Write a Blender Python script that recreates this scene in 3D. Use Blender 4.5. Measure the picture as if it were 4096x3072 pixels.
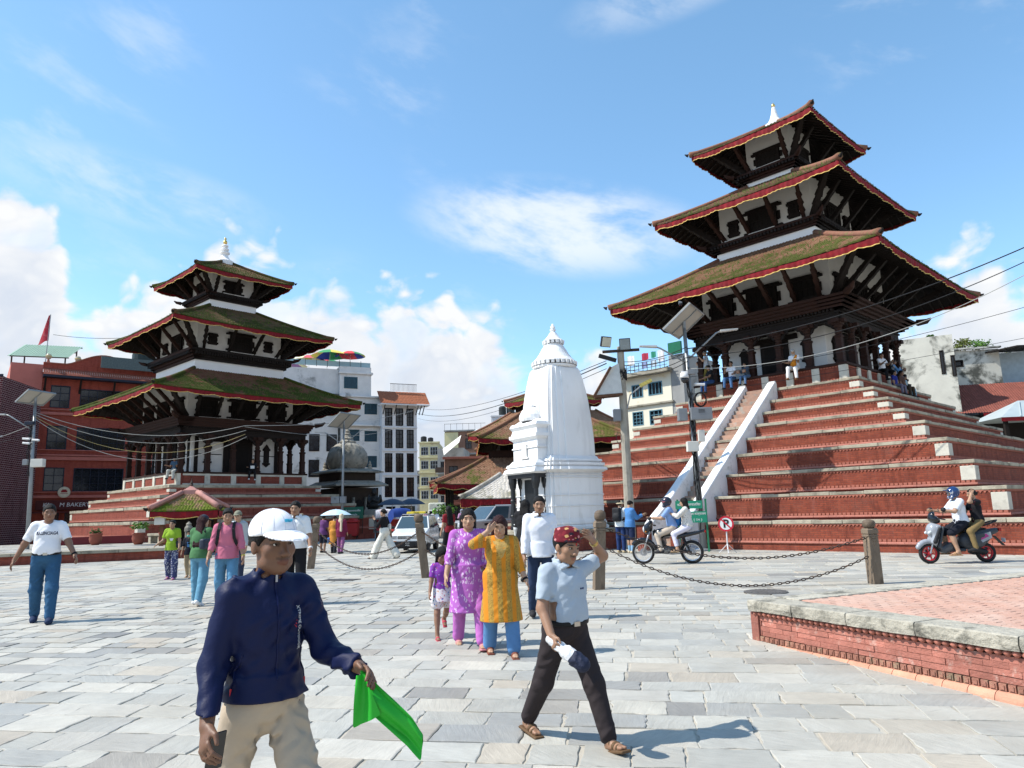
import bpy, math, random
import numpy as np
from mathutils import Vector, Matrix
from mathutils.bvhtree import BVHTree

rad = math.radians
rnd = random.Random(11)
for o in list(bpy.data.objects):
 bpy.data.objects.remove(o)
scene = bpy.context.scene
C = scene.collection

# ------------------------------------------------------------------ camera
CAM_H = 1.62
PITCH, ROLL = rad(10.0), rad(1.667)
cd = bpy.data.cameras.new('camera')
cam = bpy.data.objects.new('camera', cd)
C.objects.link(cam)
cd.sensor_width = 36.0
cd.lens = 36.0 * 2890.0 / 4096.0
cd.clip_start, cd.clip_end = 0.05, 6000.0
fw = Vector((0, math.cos(PITCH), math.sin(PITCH)))
rt = Vector((1, 0, 0))
upv = Vector((0, -math.sin(PITCH), math.cos(PITCH)))
cr = rt * math.cos(ROLL) - upv * math.sin(ROLL)
cu = rt * math.sin(ROLL) + upv * math.cos(ROLL)
m3 = Matrix((cr, cu, -fw)).transposed()
cam.matrix_world = Matrix.Translation((0, 0, CAM_H)) @ m3.to_4x4()
scene.camera = cam

# ------------------------------------------------------------------ light
SUN_AZ, SUN_EL = rad(-97.0), rad(51.0)      # azimuth from +Y towards +X
sd = Vector((math.sin(SUN_AZ) * math.cos(SUN_EL), math.cos(SUN_AZ) * math.cos(SUN_EL), math.sin(SUN_EL)))
sl = bpy.data.lights.new('sun', 'SUN')
sl.energy, sl.angle, sl.color = 5.0, rad(0.53), (1.0, 0.95, 0.87)
sun = bpy.data.objects.new('sun', sl)
C.objects.link(sun)
sun.rotation_euler = (-sd).to_track_quat('-Z', 'Y').to_euler()
sun.location = (-30, -10, 40)
scene.view_settings.view_transform = 'Standard'
scene.view_settings.look = 'None'
scene.view_settings.gamma = 1.0
scene.view_settings.exposure = 0.3
scene.view_settings.use_curve_mapping = False

class NT:
 """tiny node-tree helper"""
 def __init__(s, tree):
  s.t = tree
  tree.nodes.clear()

 def n(s, typ, ins=None, **props):
  nd = s.t.nodes.new(typ)
  for k, v in props.items():
   setattr(nd, k, v)
  for k, v in (ins or {}).items():
   sock = nd.inputs[k]
   if isinstance(v, bpy.types.NodeSocket):
    s.t.links.new(v, sock)
   else:
    sock.default_value = v
  return nd

 def math(s, op, a, b=0.0, c=None):
  ins = {0: a, 1: b}
  if c is not None:
   ins[2] = c
  return s.n('ShaderNodeMath', ins, operation=op).outputs[0]

 def ramp(s, fac, stops, interp='LINEAR'):
  nd = s.n('ShaderNodeValToRGB', {0: fac})
  cr_ = nd.color_ramp
  cr_.interpolation = interp
  while len(cr_.elements) < len(stops):
   cr_.elements.new(0.5)
  for e, (p, c) in zip(cr_.elements, stops):
   e.position = p
   e.color = tuple(c) + (1,) if len(c) == 3 else c
  return nd.outputs[0]

 def mix(s, fac, a, b, blend='MIX'):
  nd = s.n('ShaderNodeMix', {}, data_type='RGBA', blend_type=blend)
  for k, v in ((0, fac), (6, a), (7, b)):
   if isinstance(v, bpy.types.NodeSocket):
    s.t.links.new(v, nd.inputs[k])
   else:
    if k != 0 and len(v) == 3:
     v = tuple(v) + (1,)
    nd.inputs[k].default_value = v
  return nd.outputs[2]

 def smooth(s, v, lo, hi):
  return s.n('ShaderNodeMapRange', {0: v, 1: lo, 2: hi, 3: 0.0, 4: 1.0}, interpolation_type='SMOOTHSTEP').outputs[0]

# ------------------------------------------------------------------ sky
world = bpy.data.worlds.new('World')
scene.world = world
world.use_nodes = True
W = NT(world.node_tree)
sky = W.n('ShaderNodeTexSky', sky_type='NISHITA', sun_disc=False, sun_elevation=SUN_EL,
   sun_rotation=SUN_AZ % (2 * math.pi), altitude=1400.0, air_density=1.0, dust_density=0.6, ozone_density=1.6)
tc = W.n('ShaderNodeTexCoord')
gen = tc.outputs['Generated']
sep = W.n('ShaderNodeSeparateXYZ', {0: gen})
az = W.math('ARCTAN2', sep.outputs[0], sep.outputs[1])
el = W.math('ARCSINE', sep.outputs[2])
# cumulus: towers along the horizon, cauliflower edge from warped noise
cv = W.n('ShaderNodeCombineXYZ', {0: az, 1: W.math('MULTIPLY', el, 1.35), 2: 0.0}).outputs[0]
warp = W.n('ShaderNodeTexNoise', {'Vector': cv, 'Scale': 9.0, 'Detail': 2.0, 'Roughness': 0.5}, noise_dimensions='2D')
cvw = W.n('ShaderNodeMix', {0: 0.05, 4: cv, 5: warp.outputs['Color']}, data_type='VECTOR').outputs[1]
big = W.n('ShaderNodeTexNoise', {'Vector': cv, 'Scale': 3.3, 'Detail': 2.0, 'Roughness': 0.45}, noise_dimensions='2D').outputs[0]
fine = W.n('ShaderNodeTexNoise', {'Vector': cvw, 'Scale': 15.0, 'Detail': 5.0, 'Roughness': 0.56}, noise_dimensions='2D').outputs[0]
puff = W.n('ShaderNodeTexVoronoi', {'Vector': cvw, 'Scale': 21.0, 'Detail': 1.0, 'Roughness': 0.55}, feature='F1', voronoi_dimensions='2D').outputs[0]
fc = W.n('ShaderNodeFloatCurve', {0: 1.0, 1: W.math('MULTIPLY_ADD', az, 1 / 1.9, 0.5)})
cm = fc.mapping.curves[0]
TOPS = [(-.95, .17), (-.72, .20), (-.665, .36), (-.644, .375), (-.612, .375), (-.588, .352), (-.572, .29), (-.562, .24), (-.545, .222), (-.530, .245), (-.49, .262), (-.43, .29),
  (-.395, .335), (-.347, .315), (-.316, .30), (-.285, .293), (-.236, .31), (-.204, .278), (-.152, .30), (-.093, .28), (-.034, .258), (.004, .215), (.047, .15), (.082, .20), (.109, .215),
  (.139, .178), (.188, .135), (.30, .14), (.45, .17), (.537, .225), (.591, .272), (.634, .215), (.70, .17), (.95, .17)]
pts = [((a_ / 1.9) + .5, t) for a_, t in TOPS]
while len(cm.points) < len(pts):
 cm.points.new(0.5, 0.2)
for p_, (x_, y_) in zip(cm.points, pts):
 p_.location = (x_, y_)
fc.mapping.update()
topel = fc.outputs[0]
d1 = W.math('SUBTRACT', W.math('ADD', topel, 0.042), el)
d1 = W.math('ADD', d1, W.math('MULTIPLY', W.math('SUBTRACT', fine, 0.5), 0.13))
d1 = W.math('SUBTRACT', d1, W.math('MULTIPLY', W.math('SUBTRACT', puff, 0.33), 0.075))
d1 = W.math('ADD', d1, W.math('MULTIPLY', W.math('SUBTRACT', big, 0.5), 0.06))
cum = W.smooth(d1, -0.008, 0.05)
gap = W.n('ShaderNodeTexNoise', {'Vector': cvw, 'Scale': 6.5, 'Detail': 3.0, 'Roughness': 0.6}, noise_dimensions='2D').outputs[0]
cum = W.math('MULTIPLY', cum, W.math('MULTIPLY_ADD', W.smooth(gap, 0.32, 0.48), 0.2, 0.8))
# cirrus: thin wind-drawn streaks
rotv = W.n('ShaderNodeVectorRotate', {'Vector': cv, 'Angle': rad(24.0), 'Axis': (0, 0, 1)}, rotation_type='AXIS_ANGLE').outputs[0]
st = W.n('ShaderNodeMapping', {'Vector': rotv, 'Scale': (1.3, 2.6, 1.0)}).outputs[0]
ci = W.n('ShaderNodeTexNoise', {'Vector': st, 'Scale': 4.2, 'Detail': 5.0, 'Roughness': 0.62, 'Distortion': 0.12}, noise_dimensions='2D').outputs[0]
ci2 = W.n('ShaderNodeTexNoise', {'Vector': cv, 'Scale': 2.3, 'Detail': 3.0}, noise_dimensions='2D').outputs[0]
cir = W.math('MULTIPLY', W.smooth(ci, 0.47, 0.80), W.smooth(ci2, 0.44, 0.66))
cir = W.math('MULTIPLY', cir, 0.28)
def veil(a0, e0, wa, we, k):
 u = W.math('DIVIDE', W.math('SUBTRACT', az, a0), wa)
 v_ = W.math('DIVIDE', W.math('SUBTRACT', W.math('SUBTRACT', el, e0), W.math('MULTIPLY', W.math('SUBTRACT', az, a0), k)), we)
 g_ = W.math('ADD', W.math('MULTIPLY', u, u), W.math('MULTIPLY', v_, v_))
 return W.math('SUBTRACT', 1.0, W.smooth(g_, 0.05, 1.0))
for a0_, e0_, wa_, we_, k_, s_ in ((.07, .385, .24, .075, -.12, .8), (.42, .70, .36, .06, .22, .5), (-.50, .40, .20, .05, -.1, .4)):
 cir = W.math('MAXIMUM', cir, W.math('MULTIPLY', W.math('MULTIPLY', veil(a0_, e0_, wa_, we_, k_), W.smooth(ci, 0.30, 0.66)), s_))
shade = W.math('MULTIPLY_ADD', W.smooth(d1, 0.01, 0.24), -0.42, 1.06)
shade = W.math('MULTIPLY', shade, W.math('MULTIPLY_ADD', fine, 1.1, 0.48))
shade = W.math('SUBTRACT', shade, W.math('MULTIPLY', W.smooth(puff, 0.15, 0.62), 0.26))
ccol = W.mix(shade, (4.2, 5.1, 6.6), (8.0, 8.1, 8.2))
skyc = W.mix(1.0, W.mix(1.0, sky.outputs[0], (1.8, 2.0, 1.95), 'MULTIPLY'), (.25, .80, 1.25), 'ADD')
c1 = W.mix(cir, skyc, (8.0, 8.4, 8.9))
c2 = W.mix(cum, c1, ccol)
bg = W.n('ShaderNodeBackground', {0: c2, 1: 0.1})
wo = W.n('ShaderNodeOutputWorld', {0: bg.outputs[0]})
world.cycles.sampling_method = 'MANUAL'
world.cycles.sample_map_resolution = 256
scene.cycles.max_bounces = 5
scene.cycles.diffuse_bounces = 1
scene.cycles.glossy_bounces = 2
scene.cycles.transmission_bounces = 3
scene.cycles.use_denoising = True
scene.cycles.adaptive_threshold = 0.02

# ------------------------------------------------------------------ materials
MATS = {}

def _coords(N, rand):
 t = N.n('ShaderNodeTexCoord')
 v = t.outputs['Object']
 r = None
 if rand:
  oi = N.n('ShaderNodeObjectInfo')
  r = oi.outputs['Random']
  off = N.n('ShaderNodeVectorMath', {0: oi.outputs['Location'], 1: (1.7, 1.3, 2.1)}, operation='MULTIPLY').outputs[0]
  v = N.n('ShaderNodeVectorMath', {0: v, 1: off}, operation='ADD').outputs[0]
 return v, r

def new_mat(name):
 m = bpy.data.materials.new(name)
 m.use_nodes = True
 return m, NT(m.node_tree)

def finish(N, col, rough, bumpv=None, bstr=0.2, bdist=0.02, metal=0.0, spec=0.35, extra=None):
 ins = {'Base Color': col, 'Roughness': rough, 'Metallic': metal, 'Specular IOR Level': spec}
 ins.update(extra or {})
 if bumpv is not None:
  ins['Normal'] = N.n('ShaderNodeBump', {'Height': bumpv, 'Strength': bstr, 'Distance': bdist}).outputs[0]
 b = N.n('ShaderNodeBsdfPrincipled', ins)
 N.n('ShaderNodeOutputMaterial', {0: b.outputs[0]})

def mat(name, col, rough=.8, var=.15, vs=3., bump=.25, bs=25., metal=0., spec=.3, rand=0., col2=None, c2s=1.5, c2=(.5, .68), bd=.02, coat=0., stretch=None):
 if name in MATS:
  return MATS[name]
 m, N = new_mat(name)
 v, r = _coords(N, rand)
 if stretch:
  v = N.n('ShaderNodeMapping', {'Vector': v, 'Scale': stretch}).outputs[0]
 n1 = N.n('ShaderNodeTexNoise', {'Vector': v, 'Scale': vs, 'Detail': 4.0, 'Roughness': .6}).outputs[0]
 f = N.math('MULTIPLY_ADD', N.math('SUBTRACT', n1, .5), var * 4, 1.0)
 if r is not None:
  f = N.math('MULTIPLY', f, N.math('MULTIPLY_ADD', N.math('SUBTRACT', r, .5), rand * 2, 1.0))
 base = tuple(col)
 if col2 is not None:
  n2 = N.n('ShaderNodeTexNoise', {'Vector': v, 'Scale': c2s, 'Detail': 5.0, 'Roughness': .65, 'Distortion': .3}).outputs[0]
  base = N.mix(N.smooth(n2, *c2), base, tuple(col2))
 fc_ = N.n('ShaderNodeCombineColor', {0: f, 1: f, 2: f}).outputs[0]
 c = N.mix(1.0, base, fc_, 'MULTIPLY')
 nb = N.n('ShaderNodeTexNoise', {'Vector': v, 'Scale': bs, 'Detail': 3.0, 'Roughness': .6}).outputs[0]
 rg = N.math('MULTIPLY_ADD', n1, .25, rough - .12)
 ex = {'Coat Weight': coat, 'Coat Roughness': .08} if coat else None
 finish(N, c, rg, nb if bump else None, bump, bd, metal, spec, ex)
 MATS[name] = m
 return m

def brick_mat(name, c1, c2, mortar, bw=.22, bh=.062, ms=.006, dirt=(.09, .07, .06), dirt_amt=.5, bstr=.6, var=.18):
 m, N = new_mat(name)
 t = N.n('ShaderNodeTexCoord')
 uv = t.outputs['UV']
 b = N.n('ShaderNodeTexBrick', {'Vector': uv, 'Color1': tuple(c1) + (1,), 'Color2': tuple(c2) + (1,), 'Mortar': tuple(mortar) + (1,), 'Scale': 1.0,
         'Mortar Size': ms, 'Mortar Smooth': .3, 'Bias': 0.0, 'Brick Width': bw, 'Row Height': bh})
 n1 = N.n('ShaderNodeTexNoise', {'Vector': t.outputs['Object'], 'Scale': 1.1, 'Detail': 8.0, 'Roughness': .68}).outputs[0]
 n2 = N.n('ShaderNodeTexNoise', {'Vector': t.outputs['Object'], 'Scale': 9.0, 'Detail': 6.0, 'Roughness': .7}).outputs[0]
 f = N.math('MULTIPLY_ADD', N.math('SUBTRACT', n2, .5), var * 4, 1.0)
 f3 = N.n('ShaderNodeCombineColor', {0: f, 1: f, 2: f}).outputs[0]
 c = N.mix(1.0, b.outputs[0], f3, 'MULTIPLY')
 c = N.mix(N.math('MULTIPLY', N.smooth(n1, .52, .78), dirt_amt), c, dirt)
 sv_ = N.n('ShaderNodeMapping', {'Vector': t.outputs['Object'], 'Scale': (2.6, 2.6, .4)}).outputs[0]
 n3 = N.n('ShaderNodeTexNoise', {'Vector': sv_, 'Scale': 1.6, 'Detail': 5.0, 'Roughness': .7}).outputs[0]
 c = N.mix(N.math('MULTIPLY', N.smooth(n3, .50, .68), .5), c, tuple(x * .45 for x in c2))
 c = N.mix(N.math('MULTIPLY', N.smooth(n3, .47, .30), .12), c, tuple(min(1, x * 1.25 + .12) for x in c1))
 hgt = N.math('ADD', N.math('MULTIPLY', b.outputs[1], -1.0), N.math('MULTIPLY', n2, .6))
 finish(N, c, .85, hgt, bstr, .012, 0, .2)
 MATS[name] = m
 return m

# ------------------------------------------------------------------ mesh building
def link(o, parent=None):
 C.objects.link(o)
 if parent is not None:
  o.parent = parent
 return o

def tag(o, label=None, cat=None, group=None, kind=None):
 for k, v in (('label', label), ('category', cat), ('group', group), ('kind', kind)):
  if v:
   o[k] = v
 return o

def thing(name, label, cat, loc=(0, 0, 0), rz=0., group=None):
 o = bpy.data.objects.new(name, None)
 o.empty_display_size = .2
 link(o)
 o.location = loc
 o.rotation_euler = (0, 0, rz)
 return tag(o, label, cat, group)

def raw_mesh(name, V, F, mats, smooth=False, uv=False, mi=None):
 me = bpy.data.meshes.new(name)
 V = np.asarray(V, dtype=np.float64).reshape(-1, 3)
 if isinstance(F, np.ndarray) and F.ndim == 2:
  n = F.shape[1]
  me.vertices.add(len(V))
  me.vertices.foreach_set('co', V.astype(np.float32).ravel())
  me.loops.add(F.size)
  me.loops.foreach_set('vertex_index', F.astype(np.int32).ravel())
  me.polygons.add(len(F))
  me.polygons.foreach_set('loop_start', np.arange(0, F.size, n, dtype=np.int32))
  me.update(calc_edges=True)
 else:
  me.from_pydata([tuple(v) for v in V], [], [tuple(f) for f in F])
 for m in (mats if isinstance(mats, (list, tuple)) else [mats]):
  me.materials.append(m)
 if mi is not None:
  me.polygons.foreach_set('material_index', np.asarray(mi, dtype=np.int32))
 if smooth:
  me.polygons.foreach_set('use_smooth', np.ones(len(me.polygons), dtype=bool))
 if uv:
  np_ = len(me.polygons)
  nr = np.empty(np_ * 3, np.float32)
  me.polygons.foreach_get('normal', nr)
  nr = nr.reshape(-1, 3)
  tot = np.empty(np_, np.int32)
  me.polygons.foreach_get('loop_total', tot)
  vi = np.empty(len(me.loops), np.int32)
  me.loops.foreach_get('vertex_index', vi)
  pn = np.repeat(nr, tot, axis=0)
  p = V[vi]
  hz = np.abs(pn[:, 2]) > .75
  tx, ty = -pn[:, 1], pn[:, 0]
  l = np.sqrt(tx * tx + ty * ty) + 1e-9
  u = np.where(hz, p[:, 0], (p[:, 0] * tx + p[:, 1] * ty) / l)
  w = np.where(hz, p[:, 1], p[:, 2])
  lay = me.uv_layers.new(name='UVMap')
  lay.data.foreach_set('uv', np.stack([u, w], 1).astype(np.float32).ravel())
 me.validate()
 me.update()
 return me

def mobj(name, me, parent=None, loc=None, rz=None):
 o = bpy.data.objects.new(name, me)
 link(o, parent)
 if loc is not None:
  o.location = loc
 if rz is not None:
  o.rotation_euler = (0, 0, rz)
 return o

BOXF = ((0, 3, 2, 1), (4, 5, 6, 7), (0, 1, 5, 4), (1, 2, 6, 5), (2, 3, 7, 6), (3, 0, 4, 7))

class MB:
 def __init__(s, M=None):
  s.v, s.f, s.mi, s.M, s.cur = [], [], [], M, 0

 def add(s, vs, fs):
  b = len(s.v)
  if s.M is not None:
   vs = [s.M @ Vector(v) for v in vs]
  s.v.extend(tuple(v) for v in vs)
  s.f.extend(tuple(b + i for i in f) for f in fs)
  s.mi.extend([s.cur] * len(fs))
  return s

 def box(s, c, d, rz=0., tx=1., ty=1.):
  """centre, size; tx,ty taper of the top"""
  hx, hy, hz = d[0] / 2, d[1] / 2, d[2] / 2
  vs = []
  ca, sa = math.cos(rz), math.sin(rz)
  for z, kx, ky in ((-hz, 1, 1), (hz, tx, ty)):
   for x, y in ((-hx, -hy), (hx, -hy), (hx, hy), (-hx, hy)):
    x, y = x * kx, y * ky
    vs.append((c[0] + x * ca - y * sa, c[1] + x * sa + y * ca, c[2] + z))
  return s.add(vs, BOXF)

 def b2(s, lo, hi):
  return s.box([(a + b) / 2 for a, b in zip(lo, hi)], [abs(b - a) for a, b in zip(lo, hi)])

 def bar(s, p, q, w, h, up=(0, 0, 1), w2=None, h2=None):
  p, q = Vector(p), Vector(q)
  d = (q - p).normalized()
  x = d.cross(Vector(up))
  if x.length < 1e-4:
   x = d.cross(Vector((1, 0, 0)))
  x.normalize()
  y = x.cross(d)
  vs = []
  for c, ww, hh in ((p, w, h), (q, w2 or w, h2 or h)):
   for a, b in ((-1, -1), (1, -1), (1, 1), (-1, 1)):
    vs.append(c + x * (a * ww / 2) + y * (b * hh / 2))
  return s.add(vs, BOXF)

 def tube(s, pts, r, n=8, cap=True):
  pts = [Vector(p) for p in pts]
  rs = r if isinstance(r, (list, tuple)) else [r] * len(pts)
  vs, fs = [], []
  px = None
  for i, p in enumerate(pts):
   d = (pts[min(i + 1, len(pts) - 1)] - pts[max(i - 1, 0)]).normalized()
   if px is None:
    px = d.orthogonal().normalized()
   else:
    px = (px - d * px.dot(d))
    px = px.normalized() if px.length > 1e-6 else d.orthogonal().normalized()
   py = d.cross(px)
   for k in range(n):
    a = 2 * math.pi * k / n
    vs.append(p + (px * math.cos(a) + py * math.sin(a)) * rs[i])
  for i in range(len(pts) - 1):
   for k in range(n):
    k2 = (k + 1) % n
    fs.append((i * n + k, i * n + k2, (i + 1) * n + k2, (i + 1) * n + k))
  if cap:
   fs.append(tuple(range(n - 1, -1, -1)))
   fs.append(tuple(range((len(pts) - 1) * n, len(pts) * n)))
  return s.add(vs, fs)

 def lathe(s, prof, n=24, c=(0, 0, 0), sq=None):
  """profile (r,z); sq: 4-sided"""
  vs, fs = [], []
  for r, z in prof:
   for k in range(n):
    a = 2 * math.pi * (k + (.5 if sq else 0)) / n
    vs.append((c[0] + r * math.cos(a), c[1] + r * math.sin(a), c[2] + z))
  m = len(prof)
  for i in range(m - 1):
   for k in range(n):
    k2 = (k + 1) % n
    fs.append((i * n + k, i * n + k2, (i + 1) * n + k2, (i + 1) * n + k))
  fs.append(tuple(range(n - 1, -1, -1)))
  fs.append(tuple(range((m - 1) * n, m * n)))
  return s.add(vs, fs)

 def prism(s, poly, d0, d1, ax='y'):
  """polygon in the plane across an axis, extruded d0..d1. ax y: poly=(x,z)"""
  n = len(poly)
  mk = {'y': lambda p, d: (p[0], d, p[1]), 'x': lambda p, d: (d, p[0], p[1]), 'z': lambda p, d: (p[0], p[1], d)}[ax]
  vs = [mk(p, d0) for p in poly] + [mk(p, d1) for p in poly]
  fs = [(i, (i + 1) % n, n + (i + 1) % n, n + i) for i in range(n)]
  fs += [tuple(range(n - 1, -1, -1)), tuple(range(n, 2 * n))]
  return s.add(vs, fs)

 def sheet(s, rows, closed=False):
  """rows: list of equally long lists of points"""
  n = len(rows[0])
  vs = [p for r in rows for p in r]
  fs = []
  for i in range(len(rows) - 1):
   for k in range(n if closed else n - 1):
    k2 = (k + 1) % n
    fs.append((i * n + k, i * n + k2, (i + 1) * n + k2, (i + 1) * n + k))
  return s.add(vs, fs)

 def mesh(s, name, mats, smooth=False, uv=False):
  multi = isinstance(mats, (list, tuple))
  return raw_mesh(name, s.v, s.f, mats, smooth, uv, s.mi if multi else None)

 def build(s, name, mats, parent=None, smooth=False, uv=False, loc=None, rz=None, kind=None, bevel=0.):
  o = mobj(name, s.mesh(name, mats, smooth, uv), parent, loc, rz)
  if bevel:
   md = o.modifiers.new('bevel', 'BEVEL')
   md.width, md.segments, md.limit_method = bevel, 2, 'ANGLE'
  if kind:
   o['kind'] = kind
  return o

def gz(y):
 t = min(max((y - 4) / 7, 0), 1)
 return .15 * t * t * (3 - 2 * t)

def text_mesh(name, body, size, material, parent, M, depth=.004, align='CENTER', proj=None, shear=0., sx=1., bold=0.):
 """lettering as mesh; text lies in local XZ facing -Y, placed by M; proj: function (x,z)->y"""
 cu_ = bpy.data.curves.new(name, 'FONT')
 cu_.body, cu_.size, cu_.align_x, cu_.align_y = body, size, align, 'CENTER'
 cu_.extrude = depth
 cu_.shear = shear
 cu_.offset = bold
 cu_.resolution_u = 2
 ob = bpy.data.objects.new(name, cu_)
 C.objects.link(ob)
 dg = bpy.context.evaluated_depsgraph_get()
 me = bpy.data.meshes.new_from_object(ob.evaluated_get(dg))
 bpy.data.objects.remove(ob)
 me.materials.clear()
 me.materials.append(material)
 for v in me.vertices:
  x, y, z = v.co.x * sx, v.co.y, v.co.z
  p = Vector((x, -z, y))
  if proj:
   p.y += proj(x, y)
  v.co = M @ p
 o = bpy.data.objects.new(name, me)
 link(o, parent)
 return o
# ------------------------------------------------------------------ shared materials
dust = mat('dust_mortar', (.44, .40, .33), .95, .12, 2., .3, 60., col2=(.26, .24, .20), c2s=.8)
stone_cop = mat('grey_coping_stone', (.37, .33, .25), .9, .18, 5., .5, 30., rand=.16, col2=(.17, .155, .12), c2s=1.6, c2=(.46, .70))
stone_pale = mat('pale_quoin_stone', (.56, .53, .45), .9, .1, 4., .4, 30., rand=.08, col2=(.36, .34, .28), c2s=3., c2=(.55, .75))
terra = mat('terracotta_moulding', (.36, .125, .085), .85, .16, 6., .3, 40., rand=.1)
terra_pink = mat('pink_worn_moulding', (.40, .155, .115), .85, .16, 4., .3, 40., rand=.1, col2=(.35, .14, .11))
brick_red = brick_mat('red_temple_brick', (.28, .068, .043), (.21, .05, .034), (.17, .07, .055), dirt=(.15, .075, .06), dirt_amt=.45)
white_wash = mat('whitewash', (.72, .70, .66), .9, .05, 2., .3, 12., col2=(.62, .59, .54), c2s=.9, c2=(.58, .8))
white_lime = mat('white_lime_plaster', (.84, .83, .81), .85, .03, 2., .25, 9., col2=(.72, .70, .67), c2s=1.1, c2=(.6, .85))
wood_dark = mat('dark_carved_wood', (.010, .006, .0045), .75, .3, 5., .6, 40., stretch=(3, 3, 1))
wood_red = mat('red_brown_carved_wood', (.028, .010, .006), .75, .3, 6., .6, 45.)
wood_black = mat('black_window_recess', (.010, .008, .007), .9, .2, 5., .3, 30.)
cloth_red = mat('red_valance_cloth', (.17, .007, .012), .85, .3, 3., .3, 30., col2=(.25, .008, .012), c2s=4.)
cloth_gold = mat('gold_fringe', (.62, .42, .12), .7, .2, 12., .2, 40.)
gilt = mat('gilt_metal', (.72, .50, .16), .35, .1, 6., .1, 20., metal=.9)
iron = mat('rusty_iron', (.055, .042, .036), .7, .25, 20., .4, 60., metal=.4, col2=(.12, .06, .035), c2s=14.)

# ------------------------------------------------------------------ ground sheet and paving stones
YS = [-60, -5, 0, 4] + [4 + 7 * i / 10 for i in range(1, 11)] + [14, 20, 40, 100, 400, 2500]
XS = [-2500, -300, -60, -20, -8, 0, 8, 20, 60, 300, 2500]
g = MB().sheet([[(x, y, gz(y) - .010) for x in XS] for y in YS])
ground = g.build('ground', dust)
ground['kind'] = 'structure'

def paving_mat():
 m, N = new_mat('slate_paving')
 t = N.n('ShaderNodeTexCoord')
 at = N.n('ShaderNodeAttribute', attribute_name='rnd').outputs['Fac']
 wn = N.n('ShaderNodeTexWhiteNoise', {'W': at}, noise_dimensions='1D')
 col = N.ramp(at, [(0, (.295, .285, .25)), (.20, (.235, .23, .205)), (.36, (.335, .315, .27)), (.50, (.28, .275, .245)), (.64, (.19, .19, .18)), (.76, (.315, .302, .26)), (.88, (.285, .25, .20)), (.94, (.14, .14, .135)), (1, (.345, .325, .28))])
 rv = N.n('ShaderNodeVectorRotate', {'Vector': t.outputs['Object'], 'Angle': N.math('MULTIPLY', wn.outputs[0], 6.28), 'Axis': (0, 0, 1)}, rotation_type='AXIS_ANGLE').outputs[0]
 off = N.n('ShaderNodeVectorMath', {0: rv, 1: wn.outputs[1]}, operation='ADD').outputs[0]
 sv = N.n('ShaderNodeMapping', {'Vector': off, 'Scale': (1.2, 9.0, 4.0)}).outputs[0]
 streak = N.n('ShaderNodeTexNoise', {'Vector': sv, 'Scale': 4.0, 'Detail': 8.0, 'Roughness': .7, 'Distortion': .4}).outputs[0]
 n2 = N.n('ShaderNodeTexNoise', {'Vector': off, 'Scale': 2.4, 'Detail': 9.0, 'Roughness': .7}).outputs[0]
 nd = N.n('ShaderNodeTexNoise', {'Vector': t.outputs['Object'], 'Scale': .55, 'Detail': 7.0, 'Roughness': .65}).outputs[0]
 f = N.math('ADD', N.math('MULTIPLY_ADD', N.math('SUBTRACT', streak, .5), .8, 1.46), N.math('MULTIPLY', N.math('SUBTRACT', n2, .5), .9))
 f3 = N.n('ShaderNodeCombineColor', {0: f, 1: f, 2: f}).outputs[0]
 c = N.mix(1.0, col, f3, 'MULTIPLY')
 c = N.mix(N.math('MULTIPLY', N.smooth(nd, .42, .7), .45), c, (.35, .315, .255))
 h = N.math('ADD', N.math('MULTIPLY', streak, .7), n2)
 finish(N, c, N.math('MULTIPLY_ADD', n2, .4, .42), h, .55, .018, 0, .4)
 return m

pav = paving_mat()

def in_view(x, y, margin=1.15):
 q = Vector((x, y, gz(y))) - Vector((0, 0, CAM_H))
 z = q.dot(fw)
 if z < .3:
  return False
 return abs(q.dot(cr) / z) < margin * .7087 and -margin * .5315 < q.dot(cu) / z

stones = []
TH = rad(-9)
ct, st_ = math.cos(TH), math.sin(TH)
v = -12.0
while v < 62:
 near = v < 14
 hv = rnd.uniform(.24, .40) if near else rnd.uniform(.4, .62)
 u = -48 + rnd.random()
 while u < 40:
  lu = rnd.choice((rnd.uniform(.25, .45), rnd.uniform(.38, .68))) if near else rnd.uniform(.5, 1.1)
  x, y = (u + lu / 2) * ct - (v + hv / 2) * st_, (u + lu / 2) * st_ + (v + hv / 2) * ct
  if y > 1.0 and in_view(x, y, 1.35):
   stones.append((u, v, lu, hv, x, y))
  u += lu
 v += hv
stones.sort(key=lambda s: (not in_view(s[4], s[5], 1.02), s[4] ** 2 + s[5] ** 2))

def stone_outline(u, v, lu, hv, seg, jit, gap):
 pts = []
 cs = [(u + gap, v + gap), (u + lu - gap, v + gap), (u + lu - gap, v + hv - gap), (u + gap, v + hv - gap)]
 cs = [(a + rnd.uniform(-jit, jit), b + rnd.uniform(-jit, jit)) for a, b in cs]
 for i in range(4):
  a, b = cs[i], cs[(i + 1) % 4]
  for k in range(seg):
   t = k / seg
   j = 0 if k == 0 else jit * .8
   pts.append((a[0] + (b[0] - a[0]) * t + rnd.uniform(-j, j), a[1] + (b[1] - a[1]) * t + rnd.uniform(-j, j)))
 return [(a * ct - b * st_, a * st_ + b * ct) for a, b in pts]

def set_rnd(me, vals):
 at = me.attributes.new('rnd', 'FLOAT', 'FACE')
 at.data.foreach_set('value', np.asarray(vals, np.float32))

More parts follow.
